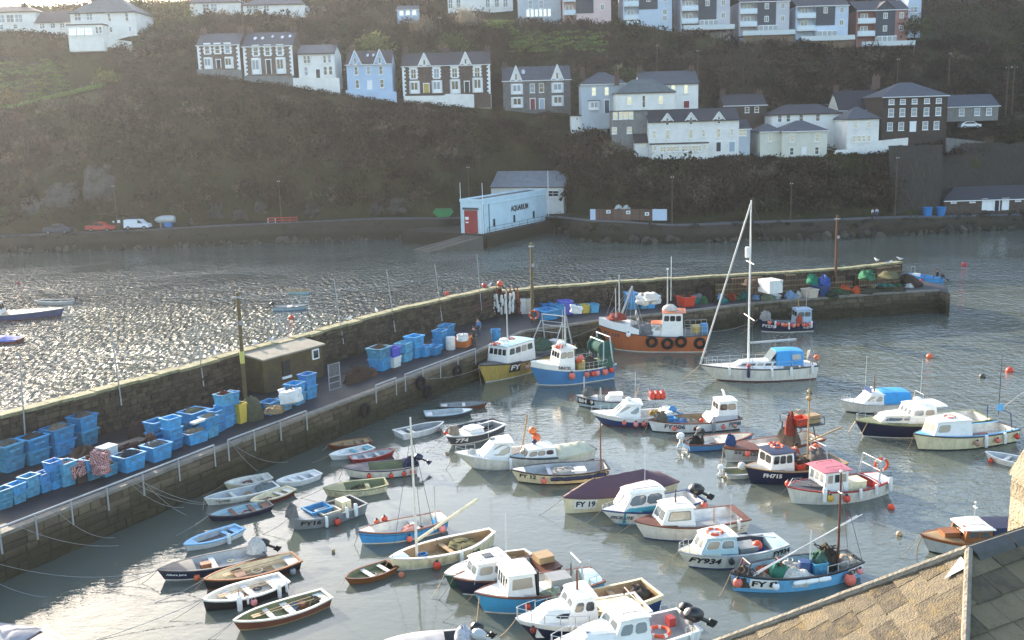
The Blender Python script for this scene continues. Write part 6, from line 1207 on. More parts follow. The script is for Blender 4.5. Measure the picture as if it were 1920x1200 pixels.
b.item('ball', 'orange horseshoe buoy on the yacht stern rail', 'buoy', .0, .5, 1.45, r=.26, c='#d9683a'); b.item('ball', 'red float on the yacht side deck', 'float', .6, .75, 1.2, r=.17); b.item('heap', 'grey dinghy outboard bundle at the yacht stern', 'bundle', .02, -.3, 1.3, r=.35, h=.9, c='#b9b3a8', strands=0); b.done()
# ---------------------------------------------------------------- middle of the harbour
b = Boat('pale blue boat lettered BH 9 behind the white and blue cruiser', 'BH 9 boat', (1078, 741), (1205, 745), 1.15, .85, 2.3, 'pale', 'dgrey', 'dgrey', 'lgrey', deck='lgrey', rake=.35); b.text('BH  9', .84, .68, .42, 1.1, 'white', plate='black'); b.item('heap', 'net hauler gear on the BH 9 boat bow', 'gear', .8, .1, 1.2, r=.45, h=.6, c='#6b6d6c'); b.mast(.62, 1.4, .08, col='lgrey', name='post'); b.mast(.86, 1.6, .06, z=1.0, col='lgrey', name='samson_post'); b.cabin(.3, .55, 1.2, 1.0, .5, front=0, sides=0); b.done()
b = Boat('white cabin cruiser with a deep blue hull band and an open cockpit', 'white and blue cruiser', (1107, 771), (1256, 772), 1.35, 1.0, 2.5, 'dblue', 'dred', 'white', 'white', deck='white', stripe='white', stripe_h=.42, rake=.9, bluff=2.0, tr=.85); zt = b.cabin(.4, .74, 2.0, 1.3, 1.25, rf=1.0, rb=-.1, k=.84, front=2, sides=2, v=(.2, .9), glass='clear', sv=(.25, .88), over=.12, camber=.14, chr_=.25, frame='white', open_aft=True); b.radar(.52, zt - .05, 0, .2, .1); b.pulpit(.76, .5); b.aerial(.45, zt, 2.2, .4); b.mast(.42, 1.0, .04, z=zt, col='tan', lean=.3, y=-.5); b.cabin(.0, .12, 2.0, 2.0, .3, front=0, sides=0, zb=.95, name='stern_locker'); b.item('heap', 'yellow rope coil in the white and blue cruiser', 'rope', .2, 0, .8, r=.4, h=.3, c='#b79a55')
for t, c_, r in ((.62, '#e0705c', .18), (.47, '#e58c86', .22), (.37, '#e0705c', .2)): b.fender(t, c_, r, drop=.3)
b.outboard(.4, 'blue'); b.done()
f = b.w((b.L * .1, -b.near * 1.9, 1.6)); q = MB()
for x in (-.6, .6):
 for y in (-.4, .4): q.tube([(x, y, -.1), (x, y, .7)], .03, 4)
q.box((0, 0, 0), (1.3, .9, .06)); o = q.build('float_rack', C('lgrey')); o.location = f; tag(o, 'red float rack standing behind the white and blue cruiser', 'rack')
for i in range(6): ballf('float_ball', f'red can float in the rack behind the cruiser, {["front left", "front middle", "front right", "back left", "back middle", "back right"][i]}', 'float', f + Vector((-.4 + .4 * (i % 3), -.2 + .4 * (i // 3), .3)), .24, '#d0432f', 'floats in the red rack', None, 1.3)
b = Boat('white open boat lettered FY 606 with a small wheelhouse at the stern', 'FY 606 boat', (1215, 787), (1383, 778), 1.15, 1.05, 2.5, 'white', 'black', 'brown', 'tan', rake=.35, sole=.25, tr=.8); zt = b.cabin(.04, .26, 1.5, 1.4, 1.5, zb=1.25, rf=.12, k=.9, front=2, sides=2, v=(.45, .85), over=.06); b.cabin(.04, .36, 1.8, 1.7, .5, zb=.85, rf=.3, roof=None, front=0, sides=0, wall='lgrey', name='engine_casing'); b.arch(.14, .85, .4, .2, 'white', .06, z=zt - .1); b.text('FY 606', .74, .62, .42, 1.35, 'dgrey'); b.text('FY 606', .08, .62, .38, .9, 'dgrey')
b.item('heap', 'bow winch and ropes on the FY 606 boat', 'gear', .86, 0, 1.0, r=.5, h=.6, c='#6a6458'); b.item('heap', 'blue nets in the hold of the FY 606 boat', 'net', .66, 0, .3, r=.8, h=.55, c='#5b7fa8'); b.item('heap', 'pale net beside the blue nets of the FY 606 boat', 'net', .52, .1, .3, r=.6, h=.5, c='#9c9684'); b.item('ball', 'orange float inside the FY 606 boat', 'float', .42, .3, .7, r=.16); b.item('tub', 'blue tub forward in the FY 606 boat', 'tub', .75, -.3, .5, w=.8, h=.5)
for t, c_, r in ((.76, '#e0705c', .2), (.52, '#b98a78', .2), (.22, '#e0705c', .18), (.09, '#b98a78', .2)): b.fender(t, c_, r, drop=.3)
b.fender(.33, '#8f9192', .14, 'long', .2); b.done()
b = Boat('low blue boat with a red rail and a man bending over', 'low blue boat', (1413, 812), (1284, 828), .9, .7, 2.0, 'blue', 'dblue', 'rust', 'offw', tr=.85, rake=.3, sole=.2); b.outboard(.2, 'white', False, .9); b.item('heap', 'dark engine gear in the low blue boat', 'gear', .14, -.2, .4, r=.45, h=.55, c='#33312e'); b.thwart(.5, col='offw'); b.item('box', 'white box in the low blue boat', 'box', .62, 0, .3, s=(.6, .7, .35)); b.done(); LOWBLUE = b
b = Boat('grey open boat with red brown rails and a crate platform at the stern', 'grey boat with the crate platform', (1356, 838), (1530, 815), 1.35, 1.0, 2.6, 'lgrey', 'offw', 'rust', 'offw', deck='brown', rake=.3, sole=.3, tr=.8, stripe='brown', stripe_h=.2); b.text('RX20', .78, .62, .38, 1.0, 'dgrey')
b.arch(.12, 1.5, 2.2, .2, 'dgrey', .05, z=.9); b.arch(.3, 1.5, 1.6, .0, 'dgrey', .05, z=.9); q = MB(); q.box((b.L * .16, 0, 2.35), (2.0, 2.1, .08)); q.build('platform', C('dgrey'), b.root); q = MB()
for x in (-1, 1):
 for y in (-1, 1): q.tube([(b.L * .16 + x, y, 2.38), (b.L * .16 + x, y, 2.9)], .03, 4)
q.tube([(b.L * .16 - 1, -1, 2.9), (b.L * .16 + 1, -1, 2.9), (b.L * .16 + 1, 1, 2.9), (b.L * .16 - 1, 1, 2.9), (b.L * .16 - 1, -1, 2.9)], .03, 4); q.build('platform_rail', C('dgrey'), b.root)
b.item('tub', 'red fish crate on the platform of the grey boat', 'crate', .24, .4, 2.4, w=.95, h=.5, c='red'); b.item('box', 'tan box on the platform of the grey boat', 'box', .1, .4, 2.4, s=(.9, .6, .5), c='tan'); b.item('heap', 'pale net on the platform of the grey boat', 'net', .14, -.4, 2.4, r=.45, h=.6, c='#b4a892'); b.item('box', 'white flat box in the grey boat', 'box', .62, .1, .6, s=(1.2, .6, .25)); b.item('heap', 'tangled gear under the platform of the grey boat', 'gear', .3, 0, .5, r=.7, h=1.3, c='#6e5f52'); b.item('heap', 'red oilskins hung on the grey boat gallows', 'oilskins', .33, .3, 1.6, r=.32, h=1.4, c='#8a4034', strands=2); b.item('ring', 'faded lifebuoy inside the grey boat', 'lifebuoy', .5, .3, 1.0); b.fender(.84, '#e0705c', .24, drop=.1)
b.item('heap', 'blue engine cover hung on the bow of the grey boat', 'cover', .9, -.5, 1.35, r=.35, h=.6, c='#37507a', strands=0)
q = MB()
for x, z in ((-.12, .1), (.12, .1), (-.12, -.1), (.12, -.1)): q.box((0 + x, 0, z), (.2, .01, .16))
o = q.build('emblem', C('dgrey')); o.parent = b.root; pz = b.pt(.9, .95, b.near, .02); o.location = pz; a2 = b.pt(.86, .95, b.near, .02); o.rotation_euler = (0, 0, math.atan2(pz[1] - a2[1], pz[0] - a2[0]) + 0); b.done()
b = Boat('black boat lettered FH715 with a white wheelhouse under a blue roof', 'FH715 boat', (1397, 874), (1570, 858), 1.5, 1.1, 2.7, 'navy', 'navy', 'tan', 'grey', deck='grey', rake=.45, anti='rust', sole=.4, tr=.85); zt = b.cabin(.56, .8, 1.75, 1.5, 1.35, zb=1.25, rf=.15, k=.96, front=2, sides=3, v=(.34, .85), roof='navy', over=.16, camber=.1); b.item('ring', 'orange lifebuoy on the blue roof of the FH715 boat', 'lifebuoy', .64, -.2, zt); b.text('FH715', .78, .62, .36, 1.0, 'white'); b.arch(.2, 1.6, 1.8, .1, 'lgrey', .05, 2, z=1.0)
q = MB(); q.tube([(b.L * .3, -.3, 1.0), (b.L * .3, -.3, 7.0)], .05, 6); q.ball((b.L * .3, -.3, 6.2), .2, 8); q.tube([(b.L * .3, -.3, 2.6), (b.L * .3 - 2.6, -.6, 3.3)], .07, 5); q.tube([(b.L * .3, -.3, 7), (b.L * .3, -.3, 9.6)], .014, 4); q.build('mizzen_mast', C('tan'), b.root)
b.item('heap', 'blue pot hauler and floats on the stern of the FH715 boat', 'gear', .25, .2, .6, r=.6, h=1.2, c='#77706a'); b.item('heap', 'dark nets aft in the FH715 boat', 'net', .42, 0, .5, r=.8, h=.8, c='#4a4038'); b.item('tub', 'red crate in the FH715 boat', 'crate', .48, .5, .9, w=.6, h=.4, c='red')
for i, (dx, c_) in enumerate(((0, '#e0705c'), (.35, '#d9683a'), (.7, '#e58c86'))): b.item('ball', f'{["pink", "orange", "pale pink"][i]} float hung over the far side of the FH715 boat', 'float', .12 - dx * .08, -1.25, 1.1 + .1 * (i % 2), r=.24, c=c_)
b.done(); FH = b
b = Boat('white boat with a pink red wheelhouse roof and red trimmed rail', 'red roofed white boat', (1475, 912), (1657, 893), 1.35, 1.05, 2.9, 'offw', 'offw', 'red', 'grey', deck='dgrey', rake=.35, sole=.35, tr=.55, anti='red', bluff=2.4)
zt = b.cabin(.46, .7, 1.75, 1.65, 1.5, zb=1.05, rf=.06, k=.98, front=3, sides=3, v=(.35, .84), roof='pink', over=.2, chr_=.03, frame='white', glass='clear', rails=True); q = MB(); q.prism([(b.L * .92, -.05), (b.L * .68, -.75), (b.L * .68, .75)], 1.12, 1.3, 2); q.build('grey_foredeck_cover', C('dgrey', .8), b.root); q = MB(); q.tube([(b.L * .985, 0, 1.35), (b.L * .93, .12, 1.85), (b.L * .8, .5, 1.55)], .02, 5); q.tube([(b.L * .985, 0, 1.35), (b.L * .93, -.12, 1.85), (b.L * .8, -.5, 1.55)], .02, 5); q.build('bow_rail', C('lgrey'), b.root)
b.item('box', 'white engine box in the red roofed boat', 'box', .36, .25, .35, s=(1.15, .95, .75), c='cream'); q = MB(); q.box((b.L * .14, 0, .75), (.06, 1.9, .75)); q.build('red_bulkhead', C('red'), b.root); b.deck('white', .0, .16, bulk=False, name='aft_deck', camber=.12); b.arch(.16, 1.75, 1.9, -.2, 'lgrey', .05, 2); b.item('ring', 'orange lifebuoy hung on the stern gantry of the red roofed boat', 'lifebuoy', .08, .45, 2.25, rot=(math.pi / 2, .2, 0), r=.36)
b.fender(.74, '#e8e6df', .15, 'long', .05); b.fender(.7, '#d0a23c', .24, drop=.15); b.fender(.55, '#d9482f', .25, drop=.2, word='bright red'); b.fender(.4, '#e8e6df', .11, 'long', .1); b.fender(.22, '#e8e6df', .11, 'long', .05); b.fender(.04, '#e8e6df', .15, 'long', .0); b.fender(.93, '#d9482f', .22, drop=-.1, side=-b.near, word='dull red'); b.done()
b = Boat('little white tender with twin floats beside the FH715 boat', 'twin float tender', (1420, 880), (1358, 884), .45, .4, 1.5, 'offw', rail='lgrey', inner='moss', tr=.95, bluff=5, rake=.1); b.outboard(0, 'white', False, .6); b.item('ball', 'white round float in the twin float tender', 'float', .55, .2, .4, r=.25, c='#e0ddd6')
# right side
b = Boat('white boat with a bright blue canopy over its cockpit', 'blue canopied boat', (1575, 750), (1702, 748), 1.2, .9, 2.3, 'offw', 'black', 'lgrey', 'offw', deck='white', rake=.5); zt = b.cabin(.42, .74, 1.75, 1.3, 1.0, rf=.75, k=.88, front=2, sides=2, v=(.3, .85), glass='clear', frame='white'); b.bimini(.04, .43, 1.9, 1.75, .85, 1.05, 1.15, 'cblue', 'canopy'); b.mast(.5, 1.2, .05, z=zt, col='rust', lean=.0); b.aerial(.6, zt, 2.6, -.4); q = MB(); q.box((b.L * .6, .0, zt + .25), (.06, 1.1, .45)); q.build('name_board', C('dblue'), b.root); b.item('ball', 'white lamp on the roof of the blue canopied boat', 'lamp', .57, .3, zt + .3, r=.12, c='#e8e6df'); b.rail(.8, .97, .45, n=4); b.done()
b = Boat('navy cabin boat with a green stained deck and a white wheelhouse', 'green stained navy boat', (1603, 788), (1842, 777), 1.55, 1.25, 3.1, 'navy', 'offw', 'moss', 'offw', deck='moss', rake=.7, sole=.45, tr=.85, mid=1.15); b.deck('moss', .45, .67, bulk=True, name='side_deck'); b.cabin(.52, .84, 2.0, 1.1, .55, zb=1.35, rf=.5, k=.85, front=0, sides=2, v=(.3, .75), wall='offw', roof='offw', glass='dark'); zt = b.cabin(.42, .64, 2.1, 1.8, 1.55, zb=1.2, rf=.45, k=.86, front=3, sides=2, v=(.48, .86), glass='clear', frame='white', rooflen=.7); b.arch(.52, 1.0, 1.2, -.1, 'lgrey', .03, z=zt - .05); b.radar(.52, zt, 0, .3, .25); b.aerial(.5, zt + .8, 2.4); b.pulpit(.8, .6); b.rail(.5, .8, .6, n=4, lines=2)
b.fender(.55, '#d9482f', .2, drop=.3); b.item('heap', 'red and tan clothes behind the wheelhouse glass of the navy boat', 'bundle', .46, .2, 1.3, r=.4, h=.6, c='#a8574a', strands=0); b.item('drum', 'blue drum in the cockpit of the green stained navy boat', 'drum', .15, 0, .6, c='dblue', r=.25, h=.5)
q = MB(); q.tube([(b.L * .97, -.2, 1.6), (b.L * 1.03, -.3, .4), (b.L * 1.02, -.25, -.3)], .03, 5); q.tube([(b.L * .93, .5, 1.5), (b.L * .99, .6, .2), (b.L * .98, .6, -.6)], .03, 5); q.build('mooring_ropes', C('tan'), b.root); b.done()
b = Boat('cream boat with light blue rail and a white cabin, largest at the right', 'cream and blue cabin boat', (1713, 813), (1891, 797), 1.5, 1.15, 2.8, 'cream', 'black', 'dgrey', 'offw', deck='sky', rake=.45, sole=.4, tr=.8, mid=1.1); q = MB()
for sd in (1, -1): q.grid([[tuple(Vector(b.ipt(t, b.S(t) + .03, sd)) + Vector((0, sd * .03, 0))), tuple(Vector(b.ipt(t, b.S(t) + .03, sd)) - Vector((0, sd * .14, 0)))] for t in [i / 14 * .97 for i in range(15)]])
q.build('blue_capping', C('sky'), b.root, fix=False)
zt = b.cabin(.5, .86, 2.05, 1.25, 1.35, zb=1.2, rf=.35, k=.87, front=2, sides=1, v=(.32, .82), glass='dark', side_u=(.05, .42), frame='lgrey', over=.08, camber=.12)
b.item('ring', 'red lifebuoy lying on the cream boat cabin roof', 'lifebuoy', .64, 0, zt - .05); q = MB(); q.box((b.L * .35, .1, .75), (1.5, .35, .1)); q.box((b.L * .27, .1, .58), (.12, .35, .35)); q.box((b.L * .43, .1, .58), (.12, .35, .35)); q.build('bench', C('brown'), b.root)
b.arch(.1, 1.6, 2.3, .1, 'dblue', .035); b.mast(.12, 4.2, .035, z=2.2, col='dgrey'); q = MB(); q.box((b.L * .14, b.near * .3, 3.0), (.5, .03, .6)); q.build('sign_board', C('sky'), b.root); q = MB(); q.tube([(b.L * .12, .2, 2.8), (b.L * .0 - .6, .5, 4.2)], .03, 5); q.build('rod', C('lgrey'), b.root)
for t, c_, r, k_ in ((.5, '#b98a78', .22, 'ball'), (.4, '#e8e6df', .14, 'long'), (.28, '#e0705c', .2, 'ball'), (.19, '#e8e6df', .13, 'long'), (.05, '#d9482f', .2, 'ball')): b.fender(t, c_, r, k_, .3)
b.done()
b = dinghy('small white dinghy with a red float half hidden by the stone chimney', 'dinghy by the chimney', (1847, 846), (1945, 868), 1.5, .6, .5, inner='lgrey', top='offw'); b.fender(.85, '#d9482f', .17); b.done()
b = Boat('varnished wooden cruiser with a white roof and a navy canvas cover', 'varnished cruiser', (1726, 1002), (1925, 998), 1.25, 1.0, 2.5, 'lgrey', 'black', 'varn', 'tan', deck='tan', stripe='varn', stripe_h=.2, rake=.5, sole=.4); b.deck('varn', .42, .66, bulk=False, name='side_deck'); zt = b.cabin(.4, .66, 1.75, 1.5, .95, rf=.15, k=.94, front=2, sides=2, v=(.4, .88), wall='varn', roof='white', over=.14, rails=True, chr_=.05, frame='varn'); b.bimini(-.02, .4, 1.9, 1.9, .95, .75, .95, 'navy', 'canvas_cover'); b.item('box', 'varnished hatch on the foredeck of the wooden cruiser', 'hatch', .73, 0, 1.12, s=(.8, .7, .22), c='varn'); b.item('ring', 'white lifebuoy on the front of the wooden cabin', 'lifebuoy', .63, .3, 1.55, rot=(0, math.pi / 2, 0), r=.2); b.mast(.5, 1.0, .03, z=zt, col='lgrey', top=.06); b.rail(.05, .3, .4, n=3, side=b.near)
q = MB(); q.tube([(b.L * .98, 0, 1.2), (b.L * 1.03, .1, .4), (b.L * 1.04, .15, -.3)], .03, 5); q.build('mooring_rope', C('tan'), b.root); b.done()
# centre
b = Boat('cream open boat lettered FY 12 with a row of navy fenders', 'FY 12 boat', (958, 880), (1137, 870), 1.1, 1.0, 2.5, 'cream', 'black', 'black', 'lgrey', rake=.45, sole=.3, tr=.75, mid=.85, deck=None); b.deck('white', .86, .99); b.text('FY 12', .84, .66, .36, .95, 'black'); b.text('FY12', .07, .68, .34, .8, 'black')
q = MB()
for t in (.52, .4, .28, .2, .09): p = b.pt(t, b.S(t) * .68, b.near, .06); q.lathe([(.02, -.42), (.12, -.36), (.15, 0), (.12, .36), (.02, .42)], 8, p, rot=Matrix.Rotation(math.pi / 2, 3, 'Y'))
for i, t in enumerate((.56, .44, .33, .22, .1)):
 p = b.w(b.pt(t, b.S(t) * .66, b.near, .13)); qq = MB(); qq.lathe([(.02, -.4), (.11, -.35), (.13, 0), (.11, .35), (.02, .4)], 8, rot=Matrix.Rotation(math.pi / 2, 3, 'Y')); o = qq.build('roll_fender', C('navy', .6), smooth=True); o.location = p; o.rotation_euler = (0, 0, b.ang); tag(o, f'navy sausage fender on the FY 12 boat, {ORDN[i]} from the bow', 'fender', 'navy fenders on the FY 12 boat')
b.fender(.7, '#e0705c', .2, drop=.28); b.item('heap', 'pile of white and red bags in the FY 12 boat', 'bags', .45, 0, .35, r=.9, h=.4, c='#a5a29a'); b.item('box', 'pale box aft in the FY 12 boat', 'box', .3, 0, .35, s=(.9, .8, .3)); b.mast(.06, 3.3, .06, col='rust', name='mizzen_mast'); b.thwart(.6, col='lgrey'); b.done()
b = Boat('all white cabin cruiser with a big rounded windscreen', 'white rounded cruiser', (852, 848), (1012, 842), 1.5, 1.05, 2.6, 'offw', 'lgrey', 'white', 'white', deck='white', rake=1.1, bluff=1.9, tr=.85); zt = b.cabin(.38, .72, 2.05, 1.3, 1.3, rf=.95, rb=-.1, k=.84, front=2, sides=1, v=(.2, .9), glass='warm', over=.14, camber=.16, chr_=.28, side_u=(.2, .95), open_aft=True, frame='dgrey'); b.pulpit(.75, .5); b.aerial(.6, zt, 2.0); b.item('heap', 'coiled white rope on the rounded cruiser foredeck', 'rope', .8, 0, 1.35, r=.28, h=.2, c='#d9d5cc'); q = MB(); q.box((b.L * .56, 0, zt - .02), (.4, .4, .06)); q.build('roof_hatch', C('dgrey'), b.root); b.fender(.4, '#e8e6df', .13, 'long', .25); q = MB(); q.tube([(b.L * .2, -.3, 1.0), (b.L * .12, -.4, 4.0)], .06, 6); q.build('raked_spar', C('tan'), b.root); b.item('ball', 'orange float hung astern of the rounded cruiser', 'float', .0, -.8, 1.4, r=.28, c='#d9683a'); b.item('ball', 'orange and yellow float above the rounded cruiser stern', 'float', .04, -.9, 2.0, r=.26, c='#d9743a'); b.done()
b = Boat('small white cabin boat under a green stained cover beside the FY 12 boat', 'green covered cabin boat', (956, 856), (1108, 835), 1.15, .95, 2.3, 'offw', 'dgrey', 'dgrey', 'offw', deck='pale', rake=.6, stripe='dgrey'); zt = b.cabin(.5, .86, 1.7, 1.1, .72, rf=.35, k=.85, front=2, sides=3, v=(.3, .8), glass='warm', frame='dgrey', chr_=.2); b.cover(.02, .5, .55, '#c4c1a6', ends=.15); b.item('ball', 'navy ball on the roof of the green covered cabin boat', 'ball', .68, -.3, zt, r=.17, c='#2a3350'); b.done()
b = Boat('dark grey boat with a white cover and bow roller behind the rounded cruiser', 'dark grey covered boat', (836, 818), (935, 792), 1.0, .8, 2.1, 'dgrey', 'offw', 'white', 'grey', deck='white', rake=.5); b.text('774', .8, .5, .4, .8, 'white'); b.item('heap', 'winch and ropes on the bow of the dark grey covered boat', 'gear', .85, 0, 1.0, r=.4, h=.55, c='#9c8f7c'); b.cabin(.4, .68, 1.3, 1.0, .35, front=0, sides=0); b.fender(.9, '#d9482f', .18, drop=-.2, side=-b.near); b.done()
b = dinghy('black inflatable hull behind the dark grey covered boat', 'black dinghy behind the covered boat', (838, 806), (933, 787), 1.7, .6, .5, 'black', 'dgrey', 'dgrey')
b = Boat('cream boat lettered FY 19 closed under a maroon canvas cover', 'FY 19 boat', (1056, 932), (1253, 893), 1.3, 1.05, 2.7, 'cream', 'cream', 'brown', 'lgrey', rake=.12, anti='rust', tr=.8, mid=1.05); b.cover(.0, .985, 1.05, 'mauve', ends=.28, skirt=.1); b.text('FY 19', .85, .58, .46, 1.0, 'black', plate='white'); b.fender(.58, '#8f9192', .19, drop=.22); q = MB(); q.tube([(b.L * .985, 0, 1.35), (b.L * .72, 0, b.S(.7) + 1.12)], .03, 5); q.build('ridge_rope', C('tan'), b.root); b.done()
b = Boat('white and teal cabin boat with a black outboard, ahead of the maroon cover', 'white and teal cabin boat', (1127, 956), (1305, 928), 1.25, 1.0, 2.5, 'white', 'sky', 'dblue', 'white', deck='white', rake=.9, bluff=2.0, tr=.85, cap=.08); b.cabin(.42, .82, 2.05, 1.35, .3, zb=1.05, rf=.25, k=.97, roof='white', front=0, sides=0, wall='teal', over=.02, rt=.02, name='teal_coaming'); zt = b.cabin(.42, .82, 1.95, 1.3, 1.1, zb=1.3, rf=.5, k=.84, front=2, sides=2, v=(.18, .84), glass='clear', frame='dgrey', chr_=.2, camber=.16, rails=True); b.text('ESCILLITE', .83, .56, .26, 1.05, 'dgrey', slant=.25); b.outboard(0, 'black', True, 1.35); b.aerial(.52, zt, 2.6, -.3); b.fender(.3, '#d9683a', .2, drop=-.05); b.fender(.04, '#e0705c', .24, drop=-.05); b.pulpit(.85, .3); b.item('heap', 'dark fishing gear in the cockpit of the teal cabin boat', 'gear', .25, .2, .5, r=.4, h=.5, c='#4a4642'); b.done()
b = Boat('white boat with varnished red brown deck edges and a square cabin', 'red brown decked white boat', (1189, 977), (1390, 960), 1.35, 1.05, 2.7, 'offw', 'dblue', 'brown', 'white', deck='brown', rake=.6, sole=.35, tr=.85, mid=1.0); zt = b.cabin(.5, .8, 1.9, 1.45, 1.25, zb=1.08, rf=.4, k=.86, front=2, sides=1, v=(.3, .85), glass='clear', side_u=(.12, .9), frame='dgrey', rails=True, chr_=.08); b.deck('brown', .0, .07, bulk=False, name='stern_deck'); b.mast(.62, .7, .05, z=zt, col='brown', name='stub_mast'); b.mast(.26, 1.1, .05, col='tan', name='post'); b.item('box', 'grey engine hatch in the red brown decked boat', 'hatch', .34, 0, .4, s=(1.3, .7, .12), c='grey'); q = MB()
for k in range(3): q.tube([b.pt(t, b.S(t) * (.62 - k * .16), b.near, .02) for t in (.04 + k * .02, .12, .2, .28 + k * .12)], .03, 5)
q.build('rubbing_strip', C('tan'), b.root); b.fender(.12, '#e8e6df', .1, 'long', .1); b.done()
b = Boat('pale boat lettered FY934 with a light blue cabin', 'FY934 boat', (1271, 1033), (1464, 1010), 1.2, 1.0, 2.4, 'offw', 'dblue', 'lgrey', 'dgrey', deck='cream', rake=.6, sole=.35, tr=.7, mid=.92); zt = b.cabin(.5, .84, 1.8, 1.15, 1.15, zb=1.0, rf=.45, k=.84, front=2, sides=2, v=(.3, .82), glass='clear', wall='pale', roof='white', frame='white', rails=True); b.item('ring', 'orange lifebuoy on the roof of the FY934 boat', 'lifebuoy', .66, .1, zt, r=.36); b.text('FY934', .79, .6, .42, 1.35, 'black', slant=.2); b.text('FY934', .08, .62, .38, 1.0, 'black'); b.fender(.6, '#222226', .18, drop=.12); b.fender(.49, '#e58c86', .22, drop=.15); b.pulpit(.86, .5); b.item('box', 'grey locker in the cockpit of the FY934 boat', 'locker', .36, .1, .35, s=(1.0, .9, .5), c='grey'); b.item('ball', 'bright orange float on a blue coil in the FY934 boat', 'float', .26, .25, .6, r=.26, c='#e8573a'); b.item('heap', 'navy coil under the float of the FY934 boat', 'rope', .26, .25, .4, r=.5, h=.3, c='#2c3f78'); q = MB(); q.tube([(b.L * .66, .3, 2.25), (b.L * .1, .5, 1.45)], .035, 6); q.build('boat_hook', C('lgrey'), b.root); b.aerial(.5, zt, 1.8); b.deck('pale', .0, .1, bulk=True, name='stern_deck'); b.done()
b = Boat('bright blue open fishing boat full of gear with a brown mast, lettered FY 8', 'bright blue fishing boat', (1369, 1074), (1603, 1042), 1.2, 1.05, 2.6, 'sky', 'sky', 'black', 'pale', rake=.2, sole=.3, tr=.6, mid=.9, stripe='tan', stripe_h=.07, anti='rust', bluff=2.5); b.text('FY 8', .8, .58, .42, 1.0, 'black', plate='white'); b.text('FY 8', .08, .62, .36, .8, 'black', plate='white'); b.mast(.14, 4.9, .07, col='brown', rig=[(.0, .8, .95), (.0, -.8, .95)], top=.09)
q = MB(); q.tube([(b.L * .86, .5, 1.1), (b.L * -.06, -.5, 3.4)], .035, 6); q.tube([(b.L * .84, .3, 1.1), (b.L * -.08, -.3, 3.55)], .035, 6); q.build('outrigger_poles', C('lgrey'), b.root); b.arch(.9, .7, .8, -.2, 'dgrey', .05, z=1.1); b.arch(.62, .7, .5, 0, 'rust', .05, z=.9)
for i, (t, y, r_, h_, c_, lb, ct) in enumerate(((.9, 0, .5, .8, '#5b4d44', 'rusty pot hauler at the bow of the bright blue boat', 'hauler'), (.78, .2, .5, .5, '#8c7f70', 'tangled ropes forward in the bright blue boat', 'rope'), (.62, .0, .55, .7, '#3f7d68', 'green net bag in the bright blue boat', 'net'), (.52, .4, .8, .55, '#d8d4c8', 'big white sack in the bright blue boat', 'sack'), (.5, -.3, .7, .5, '#c9c4b6', 'pale net pile in the bright blue boat', 'net'), (.3, 0, .5, 1.0, '#4f6f62', 'green gear heap aft in the bright blue boat', 'gear'), (.2, -.4, .6, 1.0, '#473f34', 'dark net heap near the mast of the bright blue boat', 'net'), (.06, 0, .6, .6, '#b8ab9a', 'pale net at the stern of the bright blue boat', 'net'), (.7, -.4, .4, .5, '#a6593f', 'orange brown net in the bright blue boat', 'net'))): b.item('heap', lb, ct, t, y, .35, r=r_, h=h_, c=c_, strands=10)
b.item('drum', 'blue barrel in the middle of the bright blue boat', 'barrel', .42, .1, .35, c='dblue', r=.32, h=.75); b.item('tub', 'light blue tub aft in the bright blue boat', 'tub', .33, .25, .35, w=.7, h=.7, c='teal'); b.aerial(.38, .9, 1.8, .1, .03); b.rail(.15, .33, .5, n=3, side=b.near)
for t, c_, r, k_ in ((.98, '#e0705c', .26, 'ball'), (.74, '#e8e6df', .2, 'ball'), (.16, '#e0705c', .34, 'ball'), (.05, '#e58c86', .18, 'ball')): b.fender(t, c_, r, k_, .22)
for i, t in enumerate((.56, .47, .37)): p = b.w(b.pt(t, .72, b.near, .1)); qq = MB(); qq.lathe([(.02, -.36), (.1, -.3), (.12, 0), (.1, .3), (.02, .36)], 8, rot=Matrix.Rotation(math.pi / 2, 3, 'Y')); o = qq.build('roll_fender', C('white', .6), smooth=True); o.location = p; o.rotation_euler = (0, 0, b.ang); tag(o, f'white sausage fender on the bright blue fishing boat, {ORDN[i]} from the bow', 'fender', 'white fenders on the bright blue boat')
b.done()
# foreground cluster
b = Boat('green double ended skiff behind the dark navy cabin boat', 'green skiff', (833, 1076), (990, 1034), 1.0, .9, 2.2, 'green', 'green', 'offw', 'tan', deck='offw', tr=.35, rake=.3); b.thwart(.3); b.thwart(.55); b.item('heap', 'rope heap in the stern of the green skiff', 'rope', .2, 0, .4, r=.4, h=.3, c='#8d7a5e')
b = Boat('dark navy boat with a white cabin and brown rail', 'dark navy cabin boat', (849, 1083), (1037, 1048), 1.25, 1.0, 2.4, 'navy', 'offw', 'brown', 'pale', deck='offw', rake=.5, sole=.4, tr=.8); zt = b.cabin(.5, .84, 1.8, 1.3, 1.05, zb=1.1, rf=.25, k=.86, front=2, sides=2, v=(.3, .82), glass='clear', frame='lgrey', rails=True); b.deck('brown', .0, .16, bulk=True, name='stern_deck'); b.aerial(.5, zt, 2.0, .3); q = MB(); q.box((b.L * .66, 0, zt), (.45, .45, .08)); q.build('roof_hatch', C('dgrey'), b.root); b.item('box', 'brown crate on the stern of the dark navy cabin boat', 'crate', .1, 0, 1.05, s=(.8, .8, .3), c='tan'); b.done()
